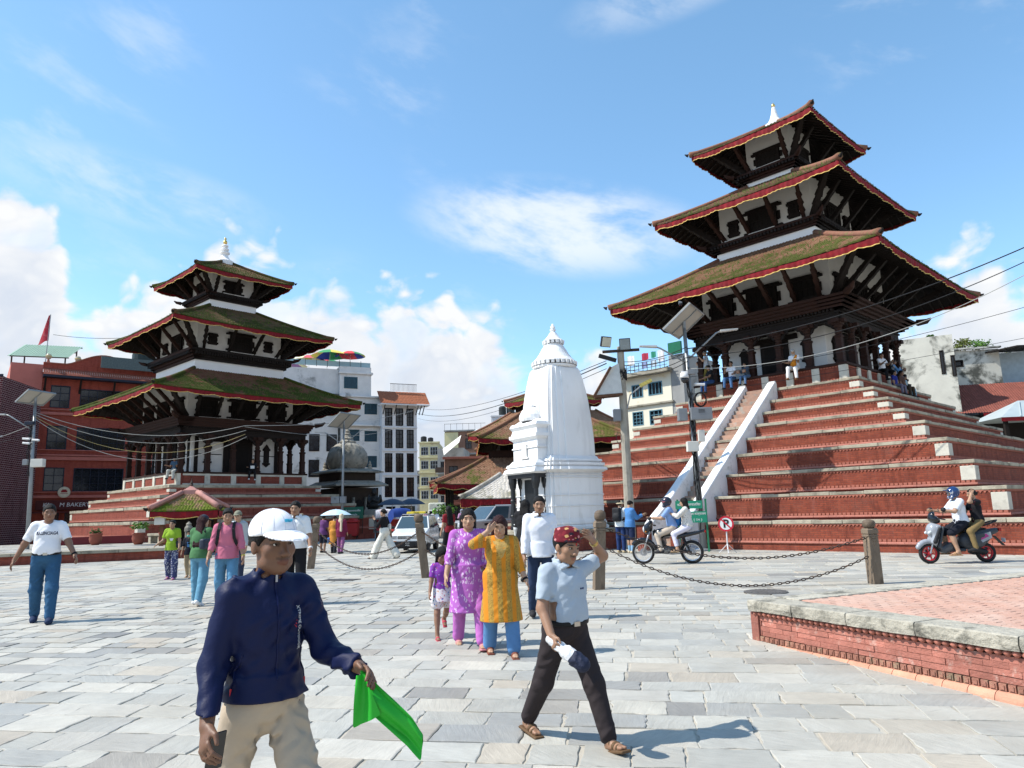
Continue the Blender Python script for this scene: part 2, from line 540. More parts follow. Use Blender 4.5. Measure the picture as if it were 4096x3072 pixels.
for s in stones[:300]:
 chip = rnd.random() < .22
 ol = stone_outline(*s[:4], 5, .02 if chip else .011, .006)
 n = len(ol)
 cx, cy = sum(p[0] for p in ol) / n, sum(p[1] for p in ol) / n
 dz, tx_, ty_ = rnd.uniform(-.003, .004), rnd.uniform(-.006, .006), rnd.uniform(-.006, .006)
 z0 = gz(cy) + dz
 V = [(x, y, z0 + (x - cx) * tx_ + (y - cy) * ty_ + (gz(y) - gz(cy)) - .05) for x, y in ol]
 V += [(cx + (x - cx) * .999, cy + (y - cy) * .999, z0 + (x - cx) * tx_ + (y - cy) * ty_ + (gz(y) - gz(cy)) - .005) for x, y in ol]
 V += [(cx + (x - cx) * .972, cy + (y - cy) * .972, z0 + (x - cx) * tx_ + (y - cy) * ty_ + (gz(y) - gz(cy))) for x, y in ol]
 F = [(i, (i + 1) % n, n + (i + 1) % n, n + i) for i in range(n)] + [(n + i, n + (i + 1) % n, 2 * n + (i + 1) % n, 2 * n + i) for i in range(n)]
 F.append(tuple(range(2 * n, 3 * n)))
 me = raw_mesh('paving_stone', V, F, pav)
 set_rnd(me, [rnd.random()] * len(F))
 mobj('paving_stone', me, ground)
V, F, RV = [], [], []
for s in stones[300:]:
 ol = stone_outline(*s[:4], 2, .016, .010)
 n = len(ol)
 cx, cy = sum(p[0] for p in ol) / n, sum(p[1] for p in ol) / n
 z0 = gz(cy) + rnd.uniform(-.004, .005)
 b = len(V)
 V += [(x, y, z0 - .03 + gz(y) - gz(cy)) for x, y in ol] + [(cx + (x - cx) * .975, cy + (y - cy) * .975, z0 + gz(y) - gz(cy)) for x, y in ol]
 F += [(b + i, b + (i + 1) % n, b + n + (i + 1) % n, b + n + i) for i in range(n)] + [tuple(range(b + n, b + 2 * n))]
 RV += [rnd.random()] * (n + 1)
me = raw_mesh('paving_stones', V, F, pav)
set_rnd(me, RV)
mobj('paving_stones', me, ground)['kind'] = 'stuff'

# ------------------------------------------------------------------ brick platform at the right
PK = Vector((2.64, 8.58))
E1, E2 = Vector((.906, .423)), Vector((.423, -.906))
pf = thing('brick_platform', 'low brick platform with stone coping and red tiled top', 'platform', (PK.x, PK.y, .08), math.atan2(E1.y, E1.x))
# local: +x = E1 (back right), -y = E2 (towards the camera)
LN, LW, PH = 6.4, 9.5, .47
core = MB().b2((.10, -LN, -.12), (LW, -.10, PH - .13)).build('core', mat('platform_core', (.22, .09, .065), .9, .1, 4.), pf)
plat_brick = mat('platform_brick', (.40, .155, .115), .88, .22, 7., .6, 45., rand=.22, col2=(.52, .33, .27), c2s=9., c2=(.55, .72))
plat_roll = mat('platform_roll_brick', (.58, .28, .185), .85, .18, 8., .4, 40., rand=.2)
plat_cop = mat('platform_coping', (.40, .37, .30), .92, .2, 6., .55, 22., rand=.12, col2=(.17, .16, .13), c2s=3.5, c2=(.5, .66), bd=.05)
y = .02
while y > -LN:
 l = rnd.uniform(.55, .95)
 mb = MB()
 nseg = 6
 rows = []
 for i in range(nseg + 1):
  yy = y - .006 - (l - .012) * i / nseg
  j = lambda a=.009: rnd.uniform(-a, a)
  rows.append([(-.015 + j(.005), yy, PH - .118 + j(.004)), (-.024 + j(.006), yy, PH - .065), (-.02 + j(.005), yy, PH - .010), (-.006 + j(.004), yy, PH + j(.002)), (.34 + j(), yy, PH + j(.002)), (.34, yy, PH - .118)])
 mb.sheet(rows)
 mb.add(rows[0], [(5, 4, 3, 2, 1, 0)])
 mb.add(rows[-1], [(0, 1, 2, 3, 4, 5)])
 mb.build('coping_stone', plat_cop, pf)
 y -= l
x = .42
while x < LW:
 l = rnd.uniform(.6, 1.0)
 MB().box((x + l / 2, -.16, PH - .066), (l - .012, .34, .132)).build('coping_stone', plat_cop, pf, bevel=.008)
 x += l
zz = PH - .118
bead = MB()
prof = []
for i in range(7):
 a = math.pi * i / 6
 prof.append((.0275 * math.sin(a) + .004, -.036 + .072 * i / 6))
bead.M = Matrix.Rotation(rad(90), 4, 'X') @ Matrix.Rotation(rad(14), 4, 'Y')
bead.lathe(prof, 8)
bead_me = bead.mesh('rope_bead', mat('rope_moulding', (.40, .15, .105), .85, .2, 12., .4, 50., rand=.15), smooth=True)
blk = MB().box((0, 0, 0), (.05, .058, .056))
blk.box((-.027, 0, 0), (.012, .034, .034))
blk_me = blk.mesh('carved_block', mat('carved_block', (.33, .15, .105), .88, .2, 16., .5, 60., rand=.2, col2=(.27, .20, .13), c2s=6.))
y = -.02
while y > -LN:
 o = mobj('rope_bead', bead_me, pf, (.028, y - .036, zz - .026))
 y -= .073
for row in range(4):
 y = -.015 - (.11 if row % 2 else 0)
 if row % 2:
  MB().b2((.045, -.11, zz - .056 - .0535 * (row + 1) + .004), (.12, -.015, zz - .056 - .0535 * row)).build('brick', plat_brick, pf)
 while y > -LN:
  l = rnd.uniform(.19, .25)
  d = rnd.uniform(-.004, .006)
  MB().b2((.042 + d, y - l + .004, zz - .056 - .0535 * (row + 1) + .004 + rnd.uniform(-.002, .002)), (.12, y, zz - .056 - .0535 * row + rnd.uniform(-.001, .001))).build('brick', plat_brick, pf)
  y -= l
y = -.02
while y > -LN:
 mobj('carved_block', blk_me, pf, (.055 + rnd.uniform(-.003, .003), y - .03, zz - .056 - .0535 * 4 - .031))
 y -= .073
zr = zz - .056 - .214 - .062
y = .02
while y > -LN:
 l = rnd.uniform(.19, .26)
 rows = []
 for yy in (y - .003, y - l + .003):
  rows.append([(.10, yy, zr)] + [(.035 - .055 * math.sin(math.pi / 2 * k / 5), yy, zr - .075 + .075 * math.cos(math.pi / 2 * k / 5)) for k in range(6)] + [(-.025, yy, zr - .20), (.10, yy, zr - .2)])
 mb = MB().sheet(rows, True)
 mb.add(rows[0], [tuple(range(9))])
 mb.add(rows[1], [tuple(range(8, -1, -1))])
 mb.build('roll_brick', plat_roll, pf)
 y -= l
# far (back left) flank of the platform, plain
MB().b2((.02, -.09, -.15), (LW, 0.02, PH - .135)).build('flank', plat_brick, pf)
V, F = [], []
x = .35
while x < LW - .1:
 y = -.34 - (.1 if int(x * 10) % 2 else 0)
 while y > -LN:
  l = .20
  b = len(V)
  z = PH - .008 + rnd.uniform(-.002, .002)
  x0, x1, y0, y1 = x + .003, x + .097, y - l + .003, y - .003
  V += [(x0, y0, z - .02), (x1, y0, z - .02), (x1, y1, z - .02), (x0, y1, z - .02), (x0 + .003, y0 + .003, z), (x1 - .003, y0 + .003, z), (x1 - .003, y1 - .003, z), (x0 + .003, y1 - .003, z)]
  F += [(b, b + 1, b + 5, b + 4), (b + 1, b + 2, b + 6, b + 5), (b + 2, b + 3, b + 7, b + 6), (b + 3, b, b + 4, b + 7), (b + 4, b + 5, b + 6, b + 7)]
  y -= l
 x += .10
MB().b2((.36, -LN, PH - .05), (LW - .05, -.33, PH - .016)).build('tile_bed', mat('tile_mortar', (.44, .30, .24), .9), pf)
tile_top = mat('red_paving_tile', (.50, .29, .215), .85, .14, 1.8, .4, 40., col2=(.54, .37, .29), c2s=1.2, c2=(.45, .7))
mobj('paving_bricks', raw_mesh('paving_bricks', V, F, tile_top), pf)['kind'] = 'stuff'

# ------------------------------------------------------------------ stone terrace in front of the left temple
tr = thing('stone_terrace', 'low red terrace with grey stone top in front of the left temple', 'terrace', (-24.0, 26.25, .13), rad(18.0))
MB().b2((-2, .08, -.1), (11.6, 16, .36)).build('wall', brick_red, tr, uv=True)
x = -2
while x < 11.7:
 l = rnd.uniform(.9, 1.5)
 MB().box((x + l / 2, .32, .405), (l - .012, .66, .115)).build('coping_stone', stone_cop, tr, bevel=.01)
 x += l
V, F, RV = [], [], []
y = .66
while y < 15:
 hh = rnd.uniform(.5, .8)
 x = -2 - rnd.random()
 while x < 11.5:
  l = rnd.uniform(.6, 1.1)
  b = len(V)
  z = .45 + rnd.uniform(-.004, .004)
  V += [(x + .008, y + .008, z - .1), (x + l - .008, y + .008, z - .1), (x + l - .008, y + hh - .008, z - .1), (x + .008, y + hh - .008, z - .1)]
  V += [(a, c_, z) for a, c_, _ in V[b:b + 4]]
  F += [tuple(b + i for i in f) for f in BOXF[1:]]
  RV += [rnd.random()] * 5
  x += l
 y += hh
me = raw_mesh('paving_slabs', V, F, pav)
set_rnd(me, RV)
mobj('paving_slabs', me, tr)['kind'] = 'stuff'
MB().box((3.9, .05, .12), (.42, .1, .36)).build('stone_marker', stone_cop, tr, bevel=.03)
# ------------------------------------------------------------------ pagoda temples
def roof_mat(name, tile, tile2, moss, moss_lo, moss_hi, mscale=1.2):
 m, N = new_mat(name)
 t = N.n('ShaderNodeTexCoord')
 at = N.n('ShaderNodeAttribute', attribute_name='rnd').outputs['Fac']
 up_ = N.n('ShaderNodeAttribute', attribute_name='up').outputs['Fac']
 n1 = N.n('ShaderNodeTexNoise', {'Vector': t.outputs['Object'], 'Scale': mscale, 'Detail': 8.0, 'Roughness': .65}).outputs[0]
 n2 = N.n('ShaderNodeTexNoise', {'Vector': t.outputs['Object'], 'Scale': 14.0, 'Detail': 5.0, 'Roughness': .7}).outputs[0]
 c = N.mix(at, tile, tile2)
 f = N.math('MULTIPLY_ADD', N.math('SUBTRACT', n2, .5), .9, 1.0)
 c = N.mix(1.0, c, N.n('ShaderNodeCombineColor', {0: f, 1: f, 2: f}).outputs[0], 'MULTIPLY')
 amt = N.math('ADD', N.math('ADD', n1, N.math('MULTIPLY', N.math('SUBTRACT', at, .5), .14)), N.math('MULTIPLY', N.math('SUBTRACT', .5, up_), .22))
 mc = N.mix(n2, moss, tuple(x * .55 for x in moss))
 c = N.mix(N.smooth(amt, moss_lo, moss_hi), c, mc)
 finish(N, c, .92, n2, .5, .02, 0, .15)
 return m

def sideM(k):
 """frame (o outward, t along, z) of side k -> temple local"""
 r = Matrix.Rotation(k * math.pi / 2, 4, 'Z')
 return r @ Matrix(((-1, 0, 0, 0), (0, 1, 0, 0), (0, 0, 1, 0), (0, 0, 0, 1)))

def roof(P, e, ez, t, tz, lift, rmat, pitch=.15, course=.15, val=.21, ridge=.12, tag_=''):
 def zz(r, s):
  return ez + (tz - ez) * (r + .10 * r * (r - 1)) + lift * (abs(s) ** 5) * (1 - r) ** 2
 n = max(4, int(math.hypot(e - t, tz - ez) / course))
 rp = thing_part('roof', P)
 for k in range(4):
  M = sideM(k)
  V, F, RV, UV_ = [], [], [], []
  nb = 0
  for i in range(n):
   r0, r1 = i / n, min((i + 1.3) / n, 1.0)
   h0, h1 = e + (t - e) * r0, e + (t - e) * r1
   m_ = int(2 * h0 / pitch)
   ys = np.linspace(-h0, h0, m_ + 1)
   for j in range(m_):
    a, b = ys[j], ys[j + 1]
    mid = (a + b) / 2
    rj = rnd.uniform(-.012, .012)
    dz = rnd.uniform(-.006, .012)
    k1 = h1 / h0
    z0, z1 = zz(r0, mid / h0) + dz, zz(r1, mid / h0) + dz - .012
    o0 = h0 + rj + (.03 if i == 0 else 0)
    V += [(o0, a, z0), (o0, mid, z0 + .035), (o0, b, z0), (h1, a * k1, z1), (h1, mid * k1, z1 + .035), (h1, b * k1, z1), (o0 - .004, a, z0 - .045), (o0 - .004, b, z0 - .045)]
    F += [(nb, nb + 1, nb + 4, nb + 3), (nb + 1, nb + 2, nb + 5, nb + 4), (nb + 6, nb + 7, nb + 2, nb + 1), (nb + 6, nb + 1, nb, nb)]
    q = rnd.random()
    RV += [q] * 4
    UV_ += [r0] * 4
    nb += 8
  F = [f if f[2] != f[3] else f[:3] for f in F]
  V = np.array(V)
  R_ = np.array(M.to_3x3())
  me = raw_mesh('roof_tiles', V @ R_.T, F, rmat)
  if len(me.polygons) == len(RV):
   set_rnd(me, RV)
   at = me.attributes.new('up', 'FLOAT', 'FACE')
   at.data.foreach_set('value', np.asarray(UV_, np.float32))
  mobj('roof_tiles', me, rp)['kind'] = 'stuff'
  if tag_ != 'plain' and k < 2 and e > 3.2:
   mb = MB(M)
   for j in range(int(34 * e)):
    r = rnd.uniform(0, .75) ** 1.3
    h_ = e + (t - e) * r
    y_ = rnd.uniform(-.97, .97) * h_
    p_ = Vector((h_, y_, zz(r, y_ / h_) + .02))
    for q in range(4):
     d_ = Vector((rnd.uniform(-.2, .5), rnd.uniform(-.4, .4), 1)).normalized() * rnd.uniform(.05, .16)
     x_ = Vector((0, .018, 0))
     mb.add([p_ - x_, p_ + x_, p_ + d_], [(0, 1, 2)])
   mb.build('grass_tufts', mat('roof_grass', (.10, .13, .025), .8, .3, 3., 0), rp, kind='stuff')
  # soffit boards, eave board and rafters
  mb = MB(M)
  N_ = 16
  top, bot = [], []
  for j in range(N_ + 1):
   s = -1 + 2 * j / N_
   top.append((e - .02, s * (e - .02), zz(0, s) - .03))
   bot.append((t, s * t, zz(1, s) - .12))
  bt2 = [(p[0] - .015, p[1] * .998, p[2] - .13) for p in top]
  mb.sheet([top, bt2])
  mb.sheet([bt2, bot])
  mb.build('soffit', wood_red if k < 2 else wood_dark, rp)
  mb = MB(M)
  nr = int(2 * e / .42)
  for j in range(nr):
   s = -1 + 2 * (j + .5) / nr
   yy = s * e
   ri = max(t, abs(yy) * .98)
   fr = (e - ri) / (e - t)
   if fr < .12:
    continue
   mb.bar((e - .06, yy, zz(0, s) - .20), (ri, yy, zz(fr, 0) - .22 + (zz(0, s) - zz(0, 0)) * (1 - fr) * .5), .06, .08)
  mb.build('rafters', wood_dark, rp)['kind'] = 'stuff'
  # ruffled valance with gold hem
  nv = int(2 * e / .045)
  ph = rnd.uniform(0, 9)
  r_top, r_mid, r_bot, r_tr = [], [], [], []
  for j in range(nv + 1):
   s = -1 + 2 * j / nv
   yy = s * (e - .01)
   w = math.sin(yy * 26 + 3 * math.sin(yy * 1.7 + ph)) * .022 + math.sin(yy * 9 + ph) * .018
   sc = abs(math.sin(yy * 2.1 + ph * .3)) * .38 + .16 * math.sin(yy * .8 + ph)
   z = zz(0, s) - .06
   hgt = val * (.82 + sc)
   r_top.append((e + .005, yy, z))
   r_mid.append((e + .01 + w * .6, yy, z - hgt * .5))
   r_bot.append((e - .005 + w, yy, z - hgt))
   r_tr.append((e - .003 + w * 1.1, yy, z - hgt - .035))
  vo = MB(M).sheet([r_top, r_mid, r_bot]).build('valance', cloth_red, rp, smooth=True)
  vo2 = MB(M).sheet([r_bot, r_tr]).build('valance_hem', cloth_gold, rp, smooth=True)
  # hip ridge
  pts, rs = [], []
  for j in range(13):
   r = j / 12 * 1.0
   h = e + (t - e) * r
   pts.append(M @ Vector((h + (.05 if j == 0 else 0), h + (.05 if j == 0 else 0), zz(r, 1) + .05)))
   rs.append(ridge * (1.25 if j == 0 else 1))
  MB().tube(pts, rs, 8).build('hip_ridge', rmat if tag_ == 'moss' else mat('ridge_tile', (.22, .10, .065), .9, .25, 7., .5, 25., col2=(.15, .13, .05), c2s=3.), rp, smooth=True)
  tip = M @ Vector((e + .1, e + .1, zz(0, 1) + .02))
  q = (M @ Vector((e + .22, e + .22, zz(0, 1) + .09)))
  MB().tube([tip, (tip + q) / 2 + Vector((0, 0, -.02)), q], [.09, .06, .02], 6).build('corner_finial', wood_dark, rp)
 return zz

def thing_part(name, P):
 o = bpy.data.objects.new(name, None)
 o.empty_display_size = .1
 return link(o, P)

def carved_window(P, M, o, t, z, w, h, wing=.22, inner=True):
 mb = MB(M)
 f = .09
 mb.box((o + .05, t, z), (.10, w, h))
 mb.box((o + .07, t, z + h / 2 + .05), (.15, w + wing * 2, .10))
 mb.box((o + .07, t, z + h / 2 + .14), (.12, w + wing, .08))
 mb.box((o + .07, t, z - h / 2 - .05), (.15, w + wing * 2, .10))
 mb.box((o + .06, t, z - h / 2 - .13), (.12, w + wing * .8, .06))
 for s in (-1, 1):
  mb.box((o + .08, t + s * (w / 2 - f / 2), z), (.12, f, h))
  mb.box((o + .05, t + s * (w / 2 + wing * .35), z), (.07, wing * .5, h * .45))
 wo_ = mb.build('window', wood_dark, P)
 if inner:
  MB(M).box((o + .105, t, z), (.012, w - 2 * f, h * .84)).build('lattice', wood_black, wo_)
  mb = MB(M)
  k = max(2, int(w / .22))
  for i in range(1, k):
   mb.box((o + .12, t - w / 2 + w * i / k, z), (.03, .025, h * .84))
  mb.box((o + .122, t, z), (.03, w - 2 * f, .03))
  mb.build('mullion', wood_dark, wo_)
 return wo_

col_mesh = {}

def column_mesh(h, w):
 key = (round(h, 2), w)
 if key not in col_mesh:
  mb = MB()
  s2 = math.sqrt(2) / 2 * w
  q = [(1.25, 0), (1.25, .05), (1.0, .06), (1.0, .30), (1.12, .31), (1.12, .35), (.9, .36), (.9, .58), (1.15, .60), (1.15, .63), (.8, .65), (1.05, .70), (.8, .74), (1.0, .78), (.85, .80), (1.2, .84), (1.2, .88)]
  for i in range(len(q) - 1):
   if q[i][1] > .62:
    break
  mb.lathe([(r * s2, z * h) for r, z in q[:11]], 4, sq=True)
  mb.lathe([(r * w * .58, z * h) for r, z in q[9:]], 12)
  mb.box((0, 0, h * .90), (w * 1.5, w * 1.5, h * .06))
  mb.box((0, 0, h * .955), (w * 2.6, w * 1.1, h * .09))
  mb.box((0, 0, h * .955), (w * 1.1, w * 2.6, h * .085))
  col_mesh[key] = mb.mesh('column', wood_red)
 return col_mesh[key]

def plinth(P, tiers, zb, cop, brick, full=(0, 1)):
 z0 = zb
 for ti, (hw, z1) in enumerate(tiers):
  T_ = MB().b2((-hw, -hw, z0 - .08), (hw, hw, z1 - cop)).build('plinth_tier', brick, P, uv=True)
  # coping: single stones on the two visible faces, one slab mesh behind
  for k in (0, 1):
   M = sideM(k)
   t = -hw - .05
   while t < hw + .05:
    l = min(rnd.uniform(.75, 1.35), hw + .05 - t)
    if hw + .05 - t - l < .3:
     l = hw + .05 - t
    jj = rnd.uniform(-.022, .015)
    mb = MB(M)
    mb.b2((hw - .55, t + .005, z1 - cop + .003), (hw + .05 + jj, t + l - .005, z1 + rnd.uniform(-.025, .006)))
    mb.build('coping_stone', stone_cop, T_, bevel=.012)
    t += l
  for k in (2, 3):
   MB(sideM(k)).b2((hw - .5, -hw + .56, z1 - cop + .003), (hw + .05, hw - .56 + (.6 if k == 2 else 0), z1)).build('coping_slab', stone_cop, T_)
  H = z1 - cop - z0
  for k in (0, 1):
   M = sideM(k)
   # tooth course under the coping
   mb = MB(M)
   mb.b2((hw - .02, -hw - .012, z1 - cop - .03), (hw + .022, hw + .022, z1 - cop - .001))
   nt = int(2 * hw / .11)
   for j in range(nt):
    y = -hw + (j + .5) * 2 * hw / nt
    mb.prism([(y - .042, z1 - cop - .03), (y, z1 - cop - .085), (y + .042, z1 - cop - .03)], hw - .01, hw + .02, 'x')
   mb.build('tooth_course', terra, T_, kind='stuff')
   zc = z0 + (.30 if ti == 0 and H > .7 else .07)
   mb = MB(M)
   nt = int(2 * hw / .13)
   for j in range(nt):
    y = -hw + (j + .5) * 2 * hw / nt
    mb.b2((hw - .01, y - .048, zc + .055), (hw + .018, y + .048, zc + .125))
   mb.build('carved_course', terra, T_, kind='stuff')
   mb = MB(M)
   y = -hw - .045
   while y < hw + .045:
    l = min(rnd.uniform(.3, .5), hw + .045 - y)
    d = rnd.uniform(-.004, .006)
    mb.sheet([[(hw - .01, yy, zc + .05), (hw + .03 + d, yy, zc + .046), (hw + .045 + d, yy, zc + .02), (hw + .045 + d, yy, zc - .01), (hw + .02, yy, zc - .03), (hw - .01, yy, zc - .03)] for yy in (y + .003, y + l - .003)])
    y += l
   mb.build('roll_moulding', terra_pink, T_, kind='stuff')
  # quoins
  for sx, sy in ((-1, -1), (-1, 1), (1, -1)):
   MB().box((sx * (hw - .17), sy * (hw - .17), (z0 + z1 - cop) / 2 + .06), (.39, .39, H - .26)).build('quoin_stone', stone_pale, T_, bevel=.012)
  z0 = z1

def temple(name, label, loc, azd, S):
 P = thing(name, label, 'temple', (loc[0], loc[1], 0), rad(90 - azd))
 brick = S['brick']
 plinth(P, S['tiers'], S['zb'], S['cop'], brick)
 hw9, z9 = S['tiers'][-1]
 ph, pz = S['par']
 # parapet bench
 PB = MB().b2((-ph + .05, -ph + .05, z9 - .05), (ph - .05, ph - .05, pz - .1)).build('parapet_wall', brick, P, uv=True)
 for k in (0, 1):
  M = sideM(k)
  n = S['npost']
  for j in range(n + 1):
   if k == 1 and j == n:
    continue
   y = -ph + .16 + (2 * ph - .32) * j / n
   MB(M).b2((ph - .2, y - .16, z9), (ph + .012, y + .16, pz - .1)).build('parapet_post', stone_pale, PB, bevel=.01)
  if S.get('rail'):
   MB(M).b2((ph - .2, -ph + .33, z9 + .0), (ph - .01, ph - .33, z9 + .12)).build('parapet_rail', stone_pale, PB)
   MB(M).b2((ph - .2, -ph + .33, pz - .22), (ph - .01, ph - .33, pz - .105)).build('parapet_rail', stone_pale, PB)
  else:
   mb = MB(M)
   for zt in (z9 + .10, pz - .17):
    nt = int(2 * ph / .12)
    for j in range(nt):
     y = -ph + (j + .5) * 2 * ph / nt
     mb.b2((ph - .06, y - .04, zt), (ph - .025, y + .04, zt + .05))
   mb.build('carved_course', terra, PB, kind='stuff')
 MB().b2((-ph - .04, -ph - .04, pz - .1), (ph + .04, ph + .04, pz)).build('bench_board', S['bench'], P, bevel=.01)
 # core
 ch = S['core']
 bz, cz = S['beam'], S['corn'][1]
 CO = MB().b2((-ch, -ch, pz), (ch, ch, cz + .1)).build('core_wall', white_wash, P)
 for k in (0, 1, 2, 3):
  M = sideM(k)
  dh = (bz - pz)
  mb = MB(M)
  mb.box((ch + .05, 0, pz + dh * .48), (.12, S['door'], dh * .96))
  mb.box((ch + .08, 0, pz + dh * .93), (.16, S['door'] * 1.7, dh * .12))
  D_ = mb.build('doorway', wood_dark, CO)
  MB(M).box((ch + .115, 0, pz + dh * .42), (.012, S['door'] * .7, dh * .84)).build('door_leaf', wood_black, D_)
  for s in (-1, 1):
   y = s * (S['door'] / 2 + (ch - S['door'] / 2) * .5)
   mb = MB(M)
   mb.box((ch + .06, y, pz + dh * .5), (.12, .34, dh * .34))
   mb.box((ch + .06, y, pz + dh * .70), (.12, .5, dh * .05))
   mb.box((ch + .06, y, pz + dh * .30), (.12, .5, dh * .05))
   mb.prism([(y - .24, pz + dh * .72), (y, pz + dh * .86), (y + .24, pz + dh * .72)], ch, ch + .11, 'x')
   mb.prism([(y - .2, pz + dh * .28), (y, pz + dh * .20), (y + .2, pz + dh * .28)], ch, ch + .11, 'x')
   mb.build('niche_window', wood_dark, CO)
   if S.get('pil'):
    MB(M).box((ch + .03, s * (ch - .30), pz + dh / 2), (.08, .22, dh)).build('pilaster', wood_dark, CO)
    MB(M).box((ch + .012, s * (S['door'] / 2 + (ch - S['door'] / 2) * .42), pz + dh * .52), (.03, ch - S['door'] / 2 - .5, .045)).build('rail', wood_dark, CO)
 # columns and beams
 cme = column_mesh(bz - pz, S['colw'])
 chw = S['colhw']
 for k in range(4):
  M = sideM(k)
  n = 5
  for j in range(n):
   y = -chw + 2 * chw * j / n
   p = M @ Vector((chw, y, pz))
   mobj('column', cme, P, p, k * math.pi / 2)
  # cusped brackets between the columns
  mb = MB(M)
  for j in range(n):
   a = -chw + 2 * chw * j / n + S['colw'] * .6
   b = -chw + 2 * chw * (j + 1) / n - S['colw'] * .6
   m_ = (a + b) / 2
   h_ = .42 * (b - a)
   pts = [(a, bz), (a, bz - h_), (a + (b - a) * .10, bz - h_ * .82), (a + (b - a) * .16, bz - h_ * .5), (a + (b - a) * .28, bz - h_ * .42), (a + (b - a) * .34, bz - h_ * .18), (m_, bz - .02)]
   mb.prism(pts, chw - .05, chw + .05, 'x')
   mb.prism([(2 * m_ - p[0], p[1]) for p in reversed(pts)], chw - .05, chw + .05, 'x')
  mb.build('arcade_bracket', wood_dark, P)
  mb = MB(M)
  mb.b2((chw - .14, -chw - .14, bz), (chw + .14, chw + .138, bz + .26))
  mb.b2((chw - .1, -chw - .2, bz + .26), (chw + .2, chw + .198, bz + .34))
  mb.build('beam', wood_dark, P)
  mb = MB(M)
  nt = int(2 * chw / .16)
  for j in range(nt):
   y = -chw + (j + .5) * 2 * chw / nt
   mb.b2((chw + .04, y - .05, bz + .345), (chw + .30, y + .05, bz + .44))
  mb.build('dentil_course', wood_dark, P, kind='stuff')
  # stepped cornice
  kh, kz = S['corn']
  mb = MB(M)
  st0 = chw + .25
  for q in range(4):
   o1 = st0 + (kh - st0) * (q + 1) / 4
   zq = bz + .44 + (kz - bz - .44) * q / 4
   zq1 = bz + .44 + (kz - bz - .44) * (q + 1) / 4
   mb.b2((chw - .5, -o1, zq), (o1, o1 - .004, zq1))
  mb.build('cornice', wood_red, P)
  tip = M @ Vector((kh + .02, kh + .02, kz - .05))
  MB().tube([tip, M @ Vector((kh + .35, kh + .35, kz + .02)), M @ Vector((kh + .5, kh + .5, kz + .16))], [.16, .12, .04], 6).build('cornice_tip', wood_red, P)
 MB().b2((-chw, -chw, bz + .1), (chw, chw, bz + .2)).build('arcade_ceiling', wood_dark, P)
 # three storeys of roof
 for q, st in enumerate(S['storeys']):
  wh, wz0, e, ez, t, tz = st['wall'], st['wz'], st['e'], st['ez'], st['t'], st['tz']
  if q > 0:
   bh, bz0, bz1 = st['band']
   MB().b2((-bh, -bh, bz0 - .5), (bh, bh, bz1)).build('white_band', white_lime, P)
   kh, kz = st['corn']
   for k in range(4):
    M = sideM(k)
    mb = MB(M)
    for j in range(4):
     o1 = bh + .04 + (kh - bh - .04) * (j + 1) / 4
     mb.b2((bh - .3, -o1, bz1 + (kz - bz1) * j / 4), (o1, o1 - .004, bz1 + (kz - bz1) * (j + 1) / 4))
    cn = mb.build('cornice', wood_red if k == 0 else wood_dark, P)  # sun-facing side gets the redder wood, others darker: light put into the colour
    mb = MB(M)
    nt = int(2 * kh / .18)
    for j in range(nt):
     y = -kh * .92 + (j + .5) * 2 * kh * .92 / nt
     mb.b2((kh * .75 + bh * .25, y - .05, bz1 + (kz - bz1) * .42), (kh + .01, y + .05, bz1 + (kz - bz1) * .72))
    mb.build('dentil_course', wood_dark, cn, kind='stuff')
    tip = M @ Vector((kh, kh, kz - .05))
    MB().tube([tip, M @ Vector((kh + .22, kh + .22, kz + .02)), M @ Vector((kh + .34, kh + .34, kz + .14))], [.12, .09, .03], 6).build('cornice_tip', wood_red, P)
  else:
   kz = S['corn'][1]
  WL = MB().b2((-wh, -wh, kz - .02), (wh, wh, ez + (e - wh) * (tz - ez) / (e - t) - .2)).build('storey_wall', white_wash, P)
  slope = (tz - ez) / (e - t)
  for k in range(4):
   M = sideM(k)
   # parapet of white sill blocks on the cornice
   for (y, w) in st['sill']:
    MB(M).b2((wh + .06, y - w / 2, kz), (wh + .30, y + w / 2, kz + .13)).build('sill_block', white_wash, WL, bevel=.01)
   for (y, w, h) in st['win']:
    carved_window(WL, M, wh, y, kz + st['winz'], w, h, wing=w * .18)
   # struts
   for j in range(st['ns']):
    y = -wh * .86 + 2 * wh * .86 * j / (st['ns'] - 1)
    ot = wh + (e - wh) * .60
    zt = ez + (e - ot) * slope - .26
    mb = MB(M)
    mb.bar((wh + .06, y, kz + .12), (ot, y * (1.0 + .18), zt), .15, .17)
    for d in (.25, .45, .65):
     p = Vector((wh + .06, y, kz + .12)).lerp(Vector((ot, y * 1.18, zt)), d)
     mb.bar(p - Vector((.09, 0, .08)), p + Vector((.10, 0, .10)), .19, .20, w2=.15)
    mb.build('strut', wood_red if k == 0 else wood_dark, P)  # strut wood lighter on the sunlit side: light and shade painted in
   oc = wh + (e - wh) * .62
   zc = ez + (e - oc) * slope - .26 + S['lift'] * .1
   mb = MB(M)
   mb.bar((wh + .05, wh + .05, kz + .12), (oc, oc, zc), .20, .22)
   for d in (.3, .5, .7):
    p = Vector((wh + .05, wh + .05, kz + .12)).lerp(Vector((oc, oc, zc)), d)
    mb.bar(p - Vector((.07, .07, .07)), p + Vector((.08, .08, .09)), .27, .26, w2=.2)
   mb.build('corner_strut', wood_dark, P)
  roof(P, e, ez, t, tz, S['lift'], st['mat'], pitch=S['pitch'], course=S['pitch'], tag_=S['rtag'])
 pn = S['pinn']
 mb = MB().lathe(pn['prof'], 20, (0, 0, pn['z']))
 mb.build('pinnacle', white_lime, P, smooth=False)
 MB().lathe(pn['tip'], 12, (0, 0, pn['z'])).build('pinnacle_tip', gilt, P, smooth=True)
 return P

